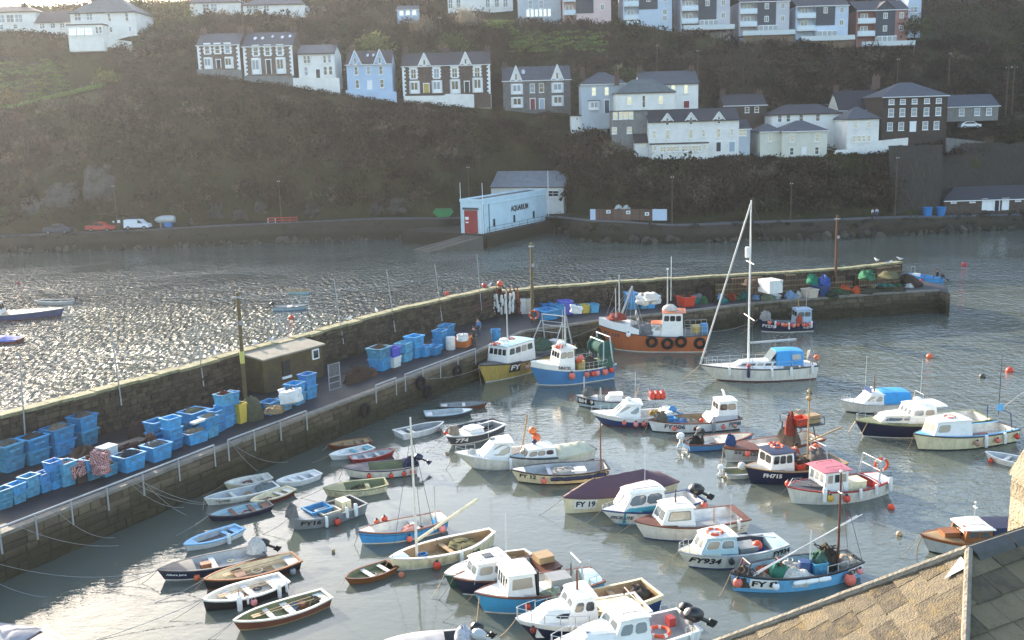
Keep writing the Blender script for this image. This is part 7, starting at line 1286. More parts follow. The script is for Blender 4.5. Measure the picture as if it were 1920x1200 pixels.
b = Boat('cyan hulled boat with a tall white wheelhouse and dark windows', 'cyan wheelhouse boat', (889, 1111), (1120, 1076), 1.35, 1.1, 2.6, 'cyan', 'offw', 'brown', 'offw', deck='white', rake=.45, sole=.4, tr=.7, mid=1.05, anti='dred'); zt = b.cabin(.56, .78, 1.7, 1.5, 1.4, zb=1.12, rf=.1, k=.94, front=4, sides=1, v=(.3, .86), glass='dark', side_u=(.1, .95), frame='white', chr_=.03, over=.12); q = MB(); q.box((b.L * .545, b.near * .72, 1.75), (.1, .35, 1.5)); q.build('exhaust_stack', C('black', .6), b.root); b.mast(.68, .5, .02, z=zt); q = MB(); q.box((b.L * .46, .1, .95), (1.3, 1.0, .12)); q.build('engine_box', C('white'), b.root); b.item('heap', 'green and white rope heap beside the cyan boat rail', 'rope', .44, .7, .8, r=.5, h=.3, c='#9aa48a'); b.item('box', 'grey fish hatch in the cyan boat', 'hatch', .32, -.1, .45, s=(1.0, .9, .7), c='grey'); b.arch(.16, 1.4, 1.3, .1, 'lgrey', .05, z=1.0); b.mast(.22, 1.3, .05, col='dgrey', name='post'); b.rail(.0, .14, .5, n=3); b.deck('pale', .0, .1, bulk=True, name='stern_deck'); b.fender(.66, '#d9482f', .19, drop=.3); b.fender(.5, '#8a2f2c', .18, drop=.15, word='dark red')
q = MB(); q.tube([(b.L * .97, .2, 1.2), (b.L * 1.01, .6, .2), (b.L * 1.04, .9, -.4)], .03, 5); q.build('mooring_rope', C('tan'), b.root); b.done()
b = Boat('grubby cream open boat with a blue hull behind the white cruisers', 'grubby cream open boat', (1035, 1140), (1222, 1100), 1.1, 1.0, 2.4, 'dblue', 'dblue', 'cream', 'tan', rake=.4, sole=.4, tr=.85, stripe='cream', stripe_h=.3); b.item('heap', 'dark rope heap in the stern of the grubby open boat', 'rope', .12, 0, .5, r=.5, h=.5, c='#5a5248'); b.thwart(.35); b.done()
b = Boat('white cruiser with a navy hull and silver pulpit', 'navy hulled white cruiser', (966, 1160), (1205, 1128), 1.35, 1.05, 2.5, 'navy', 'navy', 'white', 'cream', deck='white', stripe='white', stripe_h=.36, rake=.8, bluff=2.1, tr=.82); b.deck('white', .5, .68, bulk=False, name='side_deck'); b.cabin(.5, .86, 1.9, 1.0, .5, zb=1.2, rf=.5, k=.8, front=0, sides=1, v=(.25, .75), side_u=(.3, .75), chr_=.3, roof='white', over=.0, camber=.1, name='coachroof'); zt = b.cabin(.42, .64, 1.9, 1.6, 1.15, zb=1.3, rf=.4, k=.84, front=2, sides=2, v=(.3, .84), glass='clear', frame='white', chr_=.2); b.pulpit(.82, .65, .022); b.rail(.5, .82, .55, n=4); b.mast(.52, .9, .06, z=zt, col='rust', name='stub_mast'); b.arch(.08, .5, 2.0, 0, 'brown', .04); q = MB(); q.box((b.L * .2, 0, .95), (1.6, 1.7, .1)); q.build('cockpit_sole', C('cream'), b.root); b.fender(.93, '#8a2f2c', .16, drop=.3, word='dark red'); b.done()
b = Boat('white cruiser with black outboards nearest the bottom edge', 'white cruiser at the bottom edge', (1030, 1208), (1292, 1160), 1.4, 1.1, 2.6, 'white', 'navy', 'white', 'lgrey', deck='white', rake=.8, bluff=2.0, tr=.85, stripe_h=.1); b.deck('white', .42, .68, bulk=False, name='side_deck'); b.cabin(.5, .86, 2.0, 1.0, .45, zb=1.25, rf=.6, k=.8, front=0, sides=0, roof='white', over=0, camber=.12, name='coachroof'); zt = b.cabin(.36, .62, 2.0, 1.7, 1.2, zb=1.25, rf=.45, k=.82, front=2, sides=2, v=(.28, .84), glass='clear', frame='white', chr_=.18, rails=True); b.outboard(.3, 'black', True, 1.3); b.outboard(-.45, 'black', True, .9); b.pulpit(.8, .5, .022); b.item('ring', 'black hoop of rope in the cockpit of the bottom edge cruiser', 'rope', .24, .2, .9, r=.42); q = MB(); q.box((b.L * .7, 0, 1.8), (.8, .6, .04)); q.build('hatch', C('mauve'), b.root); b.fender(.97, '#e8e6df', .14, 'long', .2); b.fender(.08, '#e8e6df', .11, 'long', .2); b.item('box', 'red fuel can box in the bottom edge cruiser', 'box', .12, -.2, .8, s=(.3, .4, .35), c='red'); b.rail(.0, .12, .4, n=3); b.done()
b = Boat('grey covered boat cut off by the bottom edge', 'grey boat at the bottom edge', (700, 1212), (892, 1196), .8, .7, 2.2, 'lgrey', rail='lgrey', inner='dgrey', tr=.85); b.cover(.3, .95, .35, '#a9a7a6', ends=.3); b.outboard(.3, 'lgrey', True, 1.0); b.outboard(-.35, 'black', True, .9); b.item('heap', 'white cloth bag at the stern of the bottom edge boat', 'bag', .12, .1, .75, r=.38, h=.6, c='#cfcdd2', strands=0)
b = Boat('grey covered boat cut off by the bottom left corner', 'corner boat', (128, 1208), (-70, 1178), .85, .8, 2.0, 'offw', inner='brown', tr=.8, deck='brown'); b.cover(.1, .62, .3, '#8d8f95', ends=.2)
b.item('heap', 'bright blue bag at the stern of the bottom edge boat', 'bag', .03, .2, .8, r=.3, h=.6, c='#2c84c8', strands=0)
# left and middle rowing boats
b = Boat('bright blue rowing boat with a white inside and a short mast', 'bright blue rowing boat', (671, 996), (832, 966), 1.0, .85, 2.1, 'cblue', 'offw', 'brown', 'offw', rake=.2, tr=.7, sole=.2, anti='offw', mid=.75); b.deck('white', .84, .99); b.deck('white', .0, .1, name='stern_deck'); b.mast(.1, 2.3, .05, col='lgrey', name='mizzen_mast'); b.thwart(.35, col='offw'); b.item('heap', 'pink and white cloth in the bright blue rowing boat', 'cloth', .4, .1, .25, r=.5, h=.3, c='#c98f88', strands=2); b.fender(.5, '#e0705c', .2, drop=.3); b.fender(.1, '#e58c86', .25, drop=.15); b.fender(.72, '#d9683a', .2, drop=-.15, side=-b.near); b.fender(.62, '#d9482f', .2, drop=-.25, side=-b.near); q = MB(); q.box((b.L * .13, .1, .55), (.04, .5, .4)); q.build('blue_locker_door', C('cblue'), b.root)
q = MB(); q.grid([[b.pt(t, b.S(t) * .78, sd, .015) for t in [i / 12 for i in range(13)]] for sd in (1,)] + [[b.pt(t, b.S(t) * .72, sd, .015) for t in [i / 12 for i in range(13)]] for sd in (1,)]) if b.near > 0 else None
q.build('dark_strake', C('dblue'), b.root, fix=False); b.done()
b = Boat('long white weathered boat with a tall thin mast and lowered boom', 'long white masted boat', (729, 1046), (922, 994), 1.0, .95, 2.3, 'cream', 'offw', 'offw', 'tan', rake=.3, tr=.3, sole=.15, mid=.72, anti='offw', cap=.16, dirt=.4); b.deck('pale', .84, .99); b.mast(.74, 7.6, .075, col='offw', rig=[(.97, .2, .9), (.6, .9, .9), (.6, -.9, .9)], boom=(1.5, 4.2, -1.0, 1.2, .1, 'cream')); b.thwart(.45, col='tan'); b.item('heap', 'mossy sail heap in the long white masted boat', 'sail', .3, 0, .2, r=.9, h=.4, c='#6f6c4c'); b.item('tub', 'blue bucket at the mast of the long white boat', 'bucket', .7, .2, .25, w=.4, h=.4, c='deep'); b.fender(.66, '#d9482f', .24, drop=.28); b.fender(.3, '#d9482f', .22, drop=.3); b.fender(.42, '#e8e6df', .13, 'long', .3); b.done()
b = dinghy('small brown varnished dinghy with white seats', 'brown varnished dinghy', (647, 1084), (735, 1056), 1.5, .5, .42, 'varn', 'brown', 'moss', thc='white', th=(.52,), tr=.8); b.sternseat(.22, 'white')
b = Boat('grey workboat with a blue tub and a white console lettered FY16', 'grey FY16 workboat', (540, 972), (672, 936), .95, .8, 2.3, 'grey', 'grey', 'grey', 'dgrey', deck='grey', rake=.3, tr=.9, sole=.3, bluff=3.2); b.text('FY16', .78, .6, .36, 1.0, 'black'); b.item('tub', 'blue tub in the grey FY16 workboat', 'tub', .58, -.1, .3, w=1.3, h=.6); b.item('tub', 'cream tub in front of the blue one in the FY16 workboat', 'tub', .5, .4, .3, w=1.1, h=.5, c='cream'); q = MB(); q.box((b.L * .24, .1, .75), (.6, .8, .9)); q.build('console', C('cream'), b.root); b.item('heap', 'black and white pot hauler at the bow of the FY16 workboat', 'hauler', .93, -.3, .95, r=.35, h=.7, c='#7c7a78'); b.fender(.62, '#e8e6df', .11, 'long', .2); b.fender(.48, '#d9482f', .22, drop=.25); b.fender(.2, '#e8e6df', .13, 'long', -.1); b.fender(.33, '#e8e6df', .11, 'long', -.1); b.done()
b = Boat('white open boat with a navy rail and four red fenders', 'navy railed white boat', (643, 876), (782, 865), .95, .85, 2.1, 'offw', 'dgrey', 'navy', 'moss', rake=.4, tr=.8, sole=.2, deck='navy', mid=.72); b.outboard(0, 'navy', True, .9); b.item('heap', 'navy cloth at the stern of the navy railed boat', 'cloth', .1, 0, .6, r=.5, h=.5, c='#2b3350', strands=0)
for t in (.68, .38, .2, .08): b.fender(t, '#d9482f', .18, drop=.22)
b.done()
b = Boat('mossy abandoned looking wooden boat with a pale hull', 'mossy wooden boat', (605, 915), (724, 902), .7, .6, 2.0, 'cream', rail='moss', inner='moss', rake=.25, tr=.75, sole=.12, dirt=.5, cap=.16, deck='moss'); b.thwart(.3, col='moss'); b.item('heap', 'dark debris in the mossy wooden boat', 'debris', .4, 0, .12, r=.7, h=.15, c='#4a4a36')
b = dinghy('small rust red dinghy with a wooden inside against the quay', 'rust red dinghy', (614, 834), (694, 823), 1.5, .5, .42, 'rust', 'rust', 'tan', thc='tan')
b = dinghy('white dinghy between two red dinghies', 'white dinghy between red ones', (617, 853), (696, 836), 1.5, .52, .42, 'white', 'white', 'white', thc='teal', th=(.4,))
b = dinghy('red dinghy with a grey inside and white lettering', 'red dinghy', (741, 842), (657, 858), 1.5, .55, .45, 'red', 'red', 'lgrey', th=(.35, .6), thc='lgrey')
b = dinghy('white square sterned dinghy with a grey ball fender', 'square sterned white dinghy', (832, 790), (746, 810), 1.75, .65, .6, 'white', 'white', 'grey', tr=.9, th=(.3,), sole=.15); b.fender(.82, '#b98a78', .16); b.done()
b = dinghy('grey dinghy with a white bow seat by the quay wall', 'grey dinghy', (886, 767), (797, 775), 1.7, .55, .5, 'dgrey', 'pale', 'lgrey', tr=.9, th=(), thc='white', deck='white')
b = dinghy('dark red dinghy with a black rail nearest the quay wall', 'dark red dinghy', (914, 754), (825, 759), 1.6, .5, .45, 'rust', 'dgrey', 'grey', th=(.5,))
b = dinghy('cream dinghy with a brown rope rail at the quay foot', 'cream dinghy', (420, 906), (506, 891), 1.6, .6, .5, 'cream', 'offw', 'offw', th=(.35,), seat=True)
b = dinghy('long white dinghy with a grey sheet over its stern', 'long white dinghy', (382, 934), (517, 907), 1.7, .65, .5, 'offw', 'white', 'lgrey', th=(.6,), dirt=.35); b.text('T 2 CONN', .78, .55, .16, .8, 'dgrey'); b.item('heap', 'grey sheet over the stern of the long white dinghy', 'sheet', .15, 0, .25, r=.6, h=.35, c='#77807e', strands=0)
b = dinghy('clean white dinghy lying apart from the dinghy group', 'clean white dinghy', (517, 903), (596, 884), 1.5, .6, .48, 'white', 'white', 'white', th=(.35, .6), thc='white', deck=None)
b = dinghy('cream topped dinghy with a dark red bottom', 'cream and dark red dinghy', (469, 940), (546, 914), 1.35, .5, .42, 'dred', 'cream', 'cream', th=(.3,), thc='offw', stripe='cream')
b = dinghy('dark blue wooden dinghy with a brown seat', 'dark blue dinghy', (389, 966), (506, 942), 1.7, .55, .45, 'navy', 'dgrey', 'pale', th=(.3, .6), thc='brown')
b = dinghy('white dinghy with a wide light blue rail and dark floor boards', 'light blue railed dinghy', (344, 1021), (449, 987), 1.6, .55, .48, 'white', 'sky', 'lgrey', cap=.16, th=(.25,), thc='sky', boards='dgrey', deck='sky'); b.fender(.35, '#e8e6df', .12, 'long', .05); b.done()
b = Boat('navy open boat with a plastic wrapped outboard', 'navy open boat', (294, 1068), (492, 1030), .85, .7, 2.1, 'navy', 'offw', 'dgrey', 'lgrey', deck='dgrey', rake=.35, tr=.85, sole=.15); b.thwart(.48, col='white'); b.outboard(-.1, 'black', True, 1.0); b.fender(.68, '#d9683a', .19, drop=.25); b.fender(.5, '#d9482f', .2, drop=.25)
b.item('heap', 'clear plastic sheet wrapped round the outboard of the navy open boat', 'plastic sheet', .05, -.1, .6, r=.5, h=.75, c='#c9c8c4', strands=0, rough=.2); b.item('box', 'wooden box under the seat of the navy open boat', 'box', .55, -.1, .2, s=(.5, .4, .25), c='varn'); b.text('Allura Jane', .84, .62, .15, .9, 'white'); b.done()
b = Boat('varnished black hulled rowing boat with a cream inside', 'varnished rowing boat', (381, 1086), (556, 1043), .8, .65, 2.0, 'black', 'rust', 'varn', 'cream', rake=.15, tr=.75, sole=.15, anti='rust', mid=.6); b.thwart(.62, .5, 'brown'); b.sternseat(.12, 'lgrey'); b.boards(.25, .6, 'tan', 7); oars(b); b.fender(.42, '#d9482f', .17, drop=.25); b.fender(.3, '#d9482f', .16, drop=.1); b.fender(.12, '#8f9192', .19, drop=.2); b.done()
b = Boat('white rowing boat with a black bottom and white fenders', 'white rowing boat with the black bottom', (380, 1124), (532, 1082), .8, .65, 2.0, 'black', 'black', 'white', 'offw', rake=.1, tr=.7, sole=.15, stripe='white', stripe_h=.12, cap=.1); b.thwart(.45, .3, 'white'); b.thwart(.68, .3, 'white'); b.sternseat(.18, 'white'); b.item('box', 'white box seat in the black bottomed rowing boat', 'box', .6, .2, .2, s=(.4, .4, .25)); oars(b); b.fender(.66, '#e8e6df', .15, 'long', .2); b.fender(.5, '#e58c86', .19, drop=.12); b.fender(.56, '#e8e6df', .07, 'long', .05); b.fender(.16, '#e8e6df', .12, 'long', .1); b.fender(.05, '#e8e6df', .09, 'long', .1); b.done()
b = Boat('old red rowing boat with peeling paint and two white seats', 'old red rowing boat', (436, 1164), (612, 1112), .75, .6, 1.8, 'rust', 'tan', 'offw', 'moss', rake=.3, tr=.7, sole=.12, dirt=.5, clinker=4, mid=.52); b.thwart(.42, .32, 'white'); b.thwart(.62, .24, 'white'); b.sternseat(.1, 'white'); b.item('drum', 'rusty bucket in the old red rowing boat', 'bucket', .27, 0, .12, c='rust', r=.18, h=.3); b.item('heap', 'weed and rope in the old red rowing boat', 'rope', .12, 0, .15, r=.4, h=.25, c='#4a4636'); oars(b); b.done()
# ================================================================ buoys, ropes, birds, people
for px, py, r, c_, lb in ((546, 596, .34, '#d9482f', 'orange red mooring buoy outside the quay'), (838, 551, .34, '#d9482f', 'orange buoy just beyond the parapet'), (1808, 497, .42, '#a5303a', 'dark red and white buoy out in the channel'), (1743, 669, .3, '#d9683a', 'orange buoy right of the yacht'), (1893, 695, .32, '#d9482f', 'red buoy at the right edge of the harbour'), (1842, 706, .26, '#4a463e', 'dark buoy near the right edge of the harbour'), (1671, 951, .2, '#e8532f', 'bright orange buoy below the red trimmed boat'), (1686, 1001, .16, '#b99c78', 'tan buoy left of the varnished cruiser'), (753, 1078, .16, '#b9694a', 'dull orange buoy right of the small brown dinghy'), (625, 1033, .1, '#a58c60', 'tiny tan float in open water'), (533, 1096, .22, '#cdb9a2', 'cream buoy at the stern of the white rowing boat'), (1518, 735, .22, '#6a6660', 'grey mooring float below the yacht stern'), (34, 531, .3, '#8a2f3a', 'red buoy at the far left of the outer harbour')):
 ballf('mooring_buoy', lb, 'buoy', G(px, py, .08), r, c_, 'mooring buoys')
def rope(label, pts, r=.015, col='grey', grp='mooring ropes'):
 q = MB(); o0 = Vector(pts[0]); q.tube([Vector(p) - o0 for p in pts], r, 5); o = q.build('mooring_rope', C(col, .8, .3)); o.location = o0; return tag(o, label, 'rope', grp)
for i, (x0, x1, y1_, z1_, dr, lb) in enumerate(((28, 222, 1023, .02, .4, 'lowest slack rope from the left rail posts to the water'), (104, 215, 1008, .02, .5, 'slack rope from the second rail post down to the water'), (240, 345, 951, .02, .5, 'rope from the middle rail post to the long white dinghy, lower one'), (243, 386, 946, .4, .35, 'rope from the middle rail post to the long white dinghy, middle one'), (255, 388, 944, .5, .3, 'rope from the middle rail post to the long white dinghy, upper one'), (262, 350, 966, .02, .3, 'thin rope from the middle rail post ending in the water'), (430, 540, 866, .02, .5, 'rope from the second rail section down to the water'), (432, 484, 884, .02, .2, 'steep rope from the second rail section to the cream dinghy'))):
 a = eat(x0) + Vector((0, -.15, .35)); rope(lb, sag(a, G(x1, y1_, z1_), dr))
for a, b, lb, dr in (((0, 1058, 1.0), (296, 1070, .8), 'long rope from the left edge to the navy open boat', .5), ((-20, 1085, .6), (90, 1120, .02), 'rope dropping into the dark water at the left edge', .2), ((200, 1100, .02), (295, 1068, .6), 'rope from the navy open boat bow into the water', .15), ((290, 1130, .02), (382, 1086, .6), 'rope from the varnished boat bow into the water', .1), ((180, 1200, .02), (381, 1123, .6), 'rope from the black bottomed boat bow into the water', .1), ((380, 1215, .02), (437, 1165, .5), 'rope from the old red boat bow into the water', .05), ((330, 1005, .02), (390, 968, .4), 'rope from the dark blue dinghy toward the quay', .05), ((1220, 742, 0), (1246, 800, 0), 'rope between the cruiser and the FY 606 boat', .0), ((757, 705, 2.6), (900, 690, 1.7), 'bow rope of the yellow trawler to the quay rail', .5), ((955, 655, 2.0), (1125, 612, 2.4), 'rope from the orange trawler bow to the quay', .4), ((1326, 622, 1.7), (1420, 600, 1.8), 'rope between the orange trawler and the navy boat', .3)):
 rope(lb, sag(G(*a), G(*b), dr))
gm = None
def gull(label, p, rz, s=1.0):
 global gm
 if gm is None:
  root = thing('gull', 'x', 'gull'); q = MB(); rows_ = []
  for x, r, z in ((-.3, .012, .2), (-.18, .06, .18), (-.05, .1, .18), (.08, .1, .2), (.16, .07, .26), (.2, .055, .31), (.25, .05, .33), (.29, .012, .32)): rows_.append([(x, r * .85 * math.cos(k * math.pi / 4), z + r * math.sin(k * math.pi / 4)) for k in range(9)])
  q.grid(rows_); q.build('body', paint('#e4e4e2', .7, .08), root, True); q = MB()
  for sd in (-1, 1): q.add([(.1, sd * .09, .24), (-.1, sd * .11, .22), (-.38, sd * .03, .2), (-.12, sd * .06, .29)], [(0, 1, 2, 3)])
  q.build('wings', paint('#8f959c', .7, .1), root); q = MB(); q.tube([(.28, 0, .32), (.36, 0, .3)], [.02, .006], 5); q.build('beak', paint('#c9a23a'), root); q = MB()
  for sd in (-1, 1): q.tube([(0, sd * .03, .1), (.01, sd * .03, 0)], .012, 4)
  q.build('legs', paint('#b98a72'), root); gm = root; o = root; o.location = p; o.rotation_euler = (0, 0, rz); o['label'] = label; o['group'] = 'gulls'
 else: o = dup(gm, p, rz, label, 'gulls')
 o.scale = (s,) * 3
def onwall(px, t=.5):
 p = wat(px).copy(); p.z = ZL if px <= 938 else ZR; n = outn(wat(px - 4), wat(px + 4)); return p + n * t
for px, rz, lb in ((414, 2, 'gull on the parapet left of the tall pole'), (517, 1, 'gull on the outer edge of the store roof, right one'), (487, 2.4, 'gull on the outer edge of the store roof, left one'), (663, 0, 'gull on the parapet right of the store'), (715, 2, 'gull on the parapet above the middle tubs'), (925, 1, 'gull on the parapet beside the red float'), (1648, 2, 'gull on the parapet left of the green net pile'), (1666, 0, 'gull on the right creel pile'), (1690, 3, 'gull at the very end of the parapet')):
 p = onwall(px);
 if 450 < px < 560: p.z = QZ + 2.95
 if px in (1648, 1666): p.z = 5.1 if px == 1648 else QZ + 2.4; p = p + Vector((0, -.9 if px == 1666 else 0, 0))
 gull(lb, p, rz, 1.25)
PPL = {}
def person(label, p, rz, J, top, legs, scale=1.0, hair='#2b231e', skin='#b98a72'):
 """one skinned body from a joint list, clothes coloured by region, hair on top"""
 me_ = bpy.data.meshes.new('body'); names = list(J); ed = [('hip', 'chest'), ('chest', 'neck'), ('neck', 'head'), ('chest', 'shl'), ('shl', 'ell'), ('ell', 'hal'), ('chest', 'shr'), ('shr', 'elr'), ('elr', 'har'), ('hip', 'hil'), ('hil', 'knl'), ('knl', 'anl'), ('anl', 'tol'), ('hip', 'hir'), ('hir', 'knr'), ('knr', 'anr'), ('anr', 'tor')]
 rad = dict(hip=.15, chest=.17, neck=.06, head=.1, shl=.075, shr=.075, ell=.05, elr=.05, hal=.04, har=.04, hil=.1, hir=.1, knl=.07, knr=.07, anl=.05, anr=.05, tol=.045, tor=.045)
 me_.from_pydata([J[n] for n in names], [(names.index(a), names.index(b)) for a, b in ed], [])
 o = bpy.data.objects.new('person', me_); COL.objects.link(o); o.modifiers.new('s', 'SKIN'); o.modifiers.new('d', 'SUBSURF').levels = 1
 for i, n in enumerate(names): me_.skin_vertices[0].data[i].radius = (rad[n],) * 2
 me_.skin_vertices[0].data[names.index('hip')].use_root = True
 dg = bpy.context.evaluated_depsgraph_get(); ev = bpy.data.meshes.new_from_object(o.evaluated_get(dg)); bpy.data.objects.remove(o); ev.name = 'body'
 for m in (paint(top, .85, .15), paint(legs, .85, .15), paint(skin, .6, .05)): ev.materials.append(m)
 K = {n: Vector(J[n]) for n in names}
 for f in ev.polygons:
  c = f.center; n = min(names, key=lambda k: (K[k] - c).length); f.material_index = 2 if n in ('head', 'neck', 'hal', 'har') else (1 if n in ('hip', 'hil', 'hir', 'knl', 'knr', 'anl', 'anr', 'tol', 'tor') else 0); f.use_smooth = True
 root = thing('person', label, 'person', p, rz); root.scale = (scale,) * 3; b_ = bpy.data.objects.new('body', ev); COL.objects.link(b_); b_.parent = root
 q = MB(); q.ball(K['head'] + Vector((0, .015, .035)), .115, 10, 0, 1.0); q.v = [v for v in q.v]; q.build('hair', paint(hair, .9, .1), root, True); q = MB(); q.ball(K['head'] + Vector((0, -.085, -.01)), .05, 8); q.ball(K['head'] + Vector((0, -.13, -.015)), .018, 6); q.build('face', paint(skin, .6, .05), root, True)
 return root
STAND = dict(hip=(0, 0, .95), chest=(0, 0, 1.32), neck=(0, 0, 1.5), head=(0, -.02, 1.64), shl=(.2, 0, 1.4), ell=(.25, .02, 1.12), hal=(.24, -.08, .88), shr=(-.2, 0, 1.4), elr=(-.25, .02, 1.12), har=(-.24, -.08, .88), hil=(.1, 0, .9), knl=(.11, -.02, .5), anl=(.11, .02, .09), tol=(.12, -.14, .04), hir=(-.1, 0, .9), knr=(-.11, -.02, .5), anr=(-.11, .02, .09), tor=(-.12, -.14, .04))
BEND = dict(STAND, hip=(0, 0, .85), chest=(0, -.3, 1.0), neck=(0, -.42, .98), head=(0, -.52, .92), shl=(.2, -.32, 1.0), ell=(.24, -.42, .72), hal=(.2, -.55, .5), shr=(-.2, -.32, 1.0), elr=(-.24, -.42, .72), har=(-.2, -.55, .5), hil=(.1, 0, .82), hir=(-.1, 0, .82), knl=(.12, -.1, .46), knr=(-.12, -.1, .46))
SIT = dict(STAND, hip=(0, 0, .5), chest=(0, -.05, .88), neck=(0, -.07, 1.06), head=(0, -.1, 1.2), shl=(.2, -.05, .97), ell=(.26, -.12, .7), hal=(.18, -.32, .62), shr=(-.2, -.05, .97), elr=(-.3, .05, .72), har=(-.36, .2, .62), hil=(.1, -.05, .48), knl=(.12, -.42, .5), anl=(.12, -.42, .1), tol=(.12, -.56, .05), hir=(-.1, -.05, .48), knr=(-.12, -.42, .5), anr=(-.12, -.42, .1), tor=(-.12, -.56, .05))
LEAN = dict(STAND, chest=(0, -.16, 1.28), neck=(0, -.22, 1.44), head=(0, -.29, 1.56), ell=(.26, -.26, 1.1), hal=(.2, -.45, 1.0), elr=(-.26, -.26, 1.1), har=(-.2, -.45, 1.0), shl=(.2, -.16, 1.36), shr=(-.2, -.16, 1.36))
b = LOWBLUE; person('person in a grey top and dark trousers bending in the low blue boat', b.w((b.L * .27, 0, .24)), -1.9, BEND, '#8f8f8a', '#3b3a36', 1.12)
b = FH; person('person in orange oilskins bending on the FH715 boat', b.w((b.L * .5, .1, .6)), 2.2, LEAN, '#b0482c', '#30405f', 1.0)
b = BLUEOPEN; person('person in dark clothes steering the light blue open boat', b.w((b.L * .12, 0, .35)), -2.0, SIT, '#23262c', '#23262c', 1.1)
p = onroad(1635, 2.0); person('person in a white top walking on the far path, left of the pair', p, .6, STAND, '#d5d7dc', '#23252c', 1.0); p = onroad(1643, 2.2); person('person in a blue jacket walking on the far path, right of the pair', p, -.4, STAND, '#b9c4d6', '#33466b', 1.03)
p = G(889, 648, QZ); person('person in dark overalls by the hung ladder on the quay', p, .5, STAND, '#3c3a36', '#33302c', 1.0); p = G(898, 632, QZ); person('person in blue and red clothes by the hung ladder on the quay', p, -.6, STAND, '#5d7fa5', '#3d4a63', 1.0)
p = onroad(359, 2.5); person('person in dark blue walking on the far road left of the barrier', p, 1.2, STAND, '#33405f', '#2a2f3c', 1.0)
p = onroad(310, 5.0); q = MB(); q.lathe([(.05, -2.0), (.5, -1.6), (.8, -.5), (.8, 1.2), (.65, 1.9)], 12, (0, 0, 1.5), rot=Matrix.Rotation(math.pi / 2, 3, 'Y')); q.box((-.8, 0, .6), (.15, 1.0, 1.2)); q.box((.9, 0, .6), (.15, 1.0, 1.2)); o = q.build('upturned_boat', C('lgrey'), smooth=True); o.location = p; tag(o, 'pale upturned boat on trestles beside the white van', 'boat')
# ================================================================ slate roof in the foreground
PK = Q(1815, 1036, 14.0); TP = .655; NL = Vector((-1, .45, -TP)); NH = Vector((-.45, -1, -.28)); RD = Vector((1, .54, 0))
NH = Vector((-.45, -1.0, -.45 * TP))
roofr = thing('slate_roof', 'stone slated roof of a waterside building at the lower right corner', 'roof', PK)
nl = Vector((-math.sin(math.atan(TP)), 0, math.cos(math.atan(TP)))); nr = NH.cross(RD).normalized()
A1 = NL * 5.2; H1 = NH * 4.2; R1 = RD * 6.0
q = MB(); q.add([(0, 0, -.06), A1 - Vector((0, 0, .06)), A1 + H1, H1 - Vector((0, 0, .06)), R1 - Vector((0, 0, .06)), R1 + H1 - Vector((0, 0, .06))], [(0, 1, 2, 3), (0, 3, 5, 4)]); q.build('roof_deck', paint('#3a332b', .9), roofr, fix=False)
LICH = stonemat('lichen_slate', '#443e36', '#857a66', .7, 6, '#847045', .9); DARKS = stonemat('dark_slate', '#50483a', '#86785e', .6, 4, '#5c5836', .5)
def slates(parent, o, along, down, nrm, inside, mat, w, g, nm, na, nd, cuts):
 rr = random.Random(5)
 for j in range(nd):
  x = -(j % 2) * w * .5 - na[0]
  while x < na[1]:
   ww = w * rr.uniform(.82, 1.2); c = o + along * (x + ww / 2) + down * (j * g + g / 2)
   if inside(c):
    q = MB(); t = .028; a, d = along * (ww / 2 - .006), down; lift0, lift1 = nrm * .012, nrm * (.034 + rr.uniform(-.006, .006)); jit = rr.uniform(-.012, .012)
    top = [c - a - d * (g * .5 + .12), c + a - d * (g * .5 + .12), c + a + d * (g * .5 + jit), c - a + d * (g * .5 + jit + rr.uniform(-.01, .01))]
    v = [p + (lift0 if k < 2 else lift1) for k, p in enumerate(top)]; v += [p - nrm * t for p in v]
    q.add(v, [(0, 1, 2, 3), (7, 6, 5, 4), (0, 4, 5, 1), (1, 5, 6, 2), (2, 6, 7, 3), (3, 7, 4, 0)]); e = q.build(nm, mat, parent); bm = bmesh.new(); bm.from_mesh(e.data)
    for cn_ in cuts: bmesh.ops.bisect_plane(bm, geom=bm.verts[:] + bm.edges[:] + bm.faces[:], plane_co=(0, 0, 0), plane_no=cn_, clear_outer=True)
    bm.to_mesh(e.data); k = len(bm.faces); bm.free()
    if k < 1: bpy.data.objects.remove(e)
   x += ww
dl = Vector((-1, 0, -TP)).normalized(); Y_ = Vector((0, 1, 0))
def in_left(c):                           # between the far hip and the near hip
 t = -c.x
 return t > -.3 and c.y < .45 * t + .4 and c.y > -(1 / .45) * t - .9 and t < 5
slates(roofr, Vector((0, 0, 0)), Y_, dl, nl, in_left, LICH, .52, .37, 'slate', (5.5, 2.6), 15, (-NL.cross(nl) if NL.cross(nl).y < 0 else NL.cross(nl), NH.cross(nl) if NH.cross(nl).x > 0 else -NH.cross(nl)))
ar = RD.normalized(); dr = nr.cross(ar).normalized(); dr = dr if dr.z < 0 else -dr
def in_right(c):
 d = c.dot(dr); x = c.dot(ar); hx = (NH.dot(ar) / NH.dot(dr)) * d
 return d > .1 and x > hx - .4 and x < 4.5
slates(roofr, Vector((0, 0, 0)), ar, dr, nr, in_right, DARKS, .56, .4, 'dark_slate', (3.5, 4.5), 12, (NH.cross(nr) if NH.cross(nr).x < 0 else -NH.cross(nr),))
CEM = paint('#8c8577', .9, .4, 4, bump=.8)
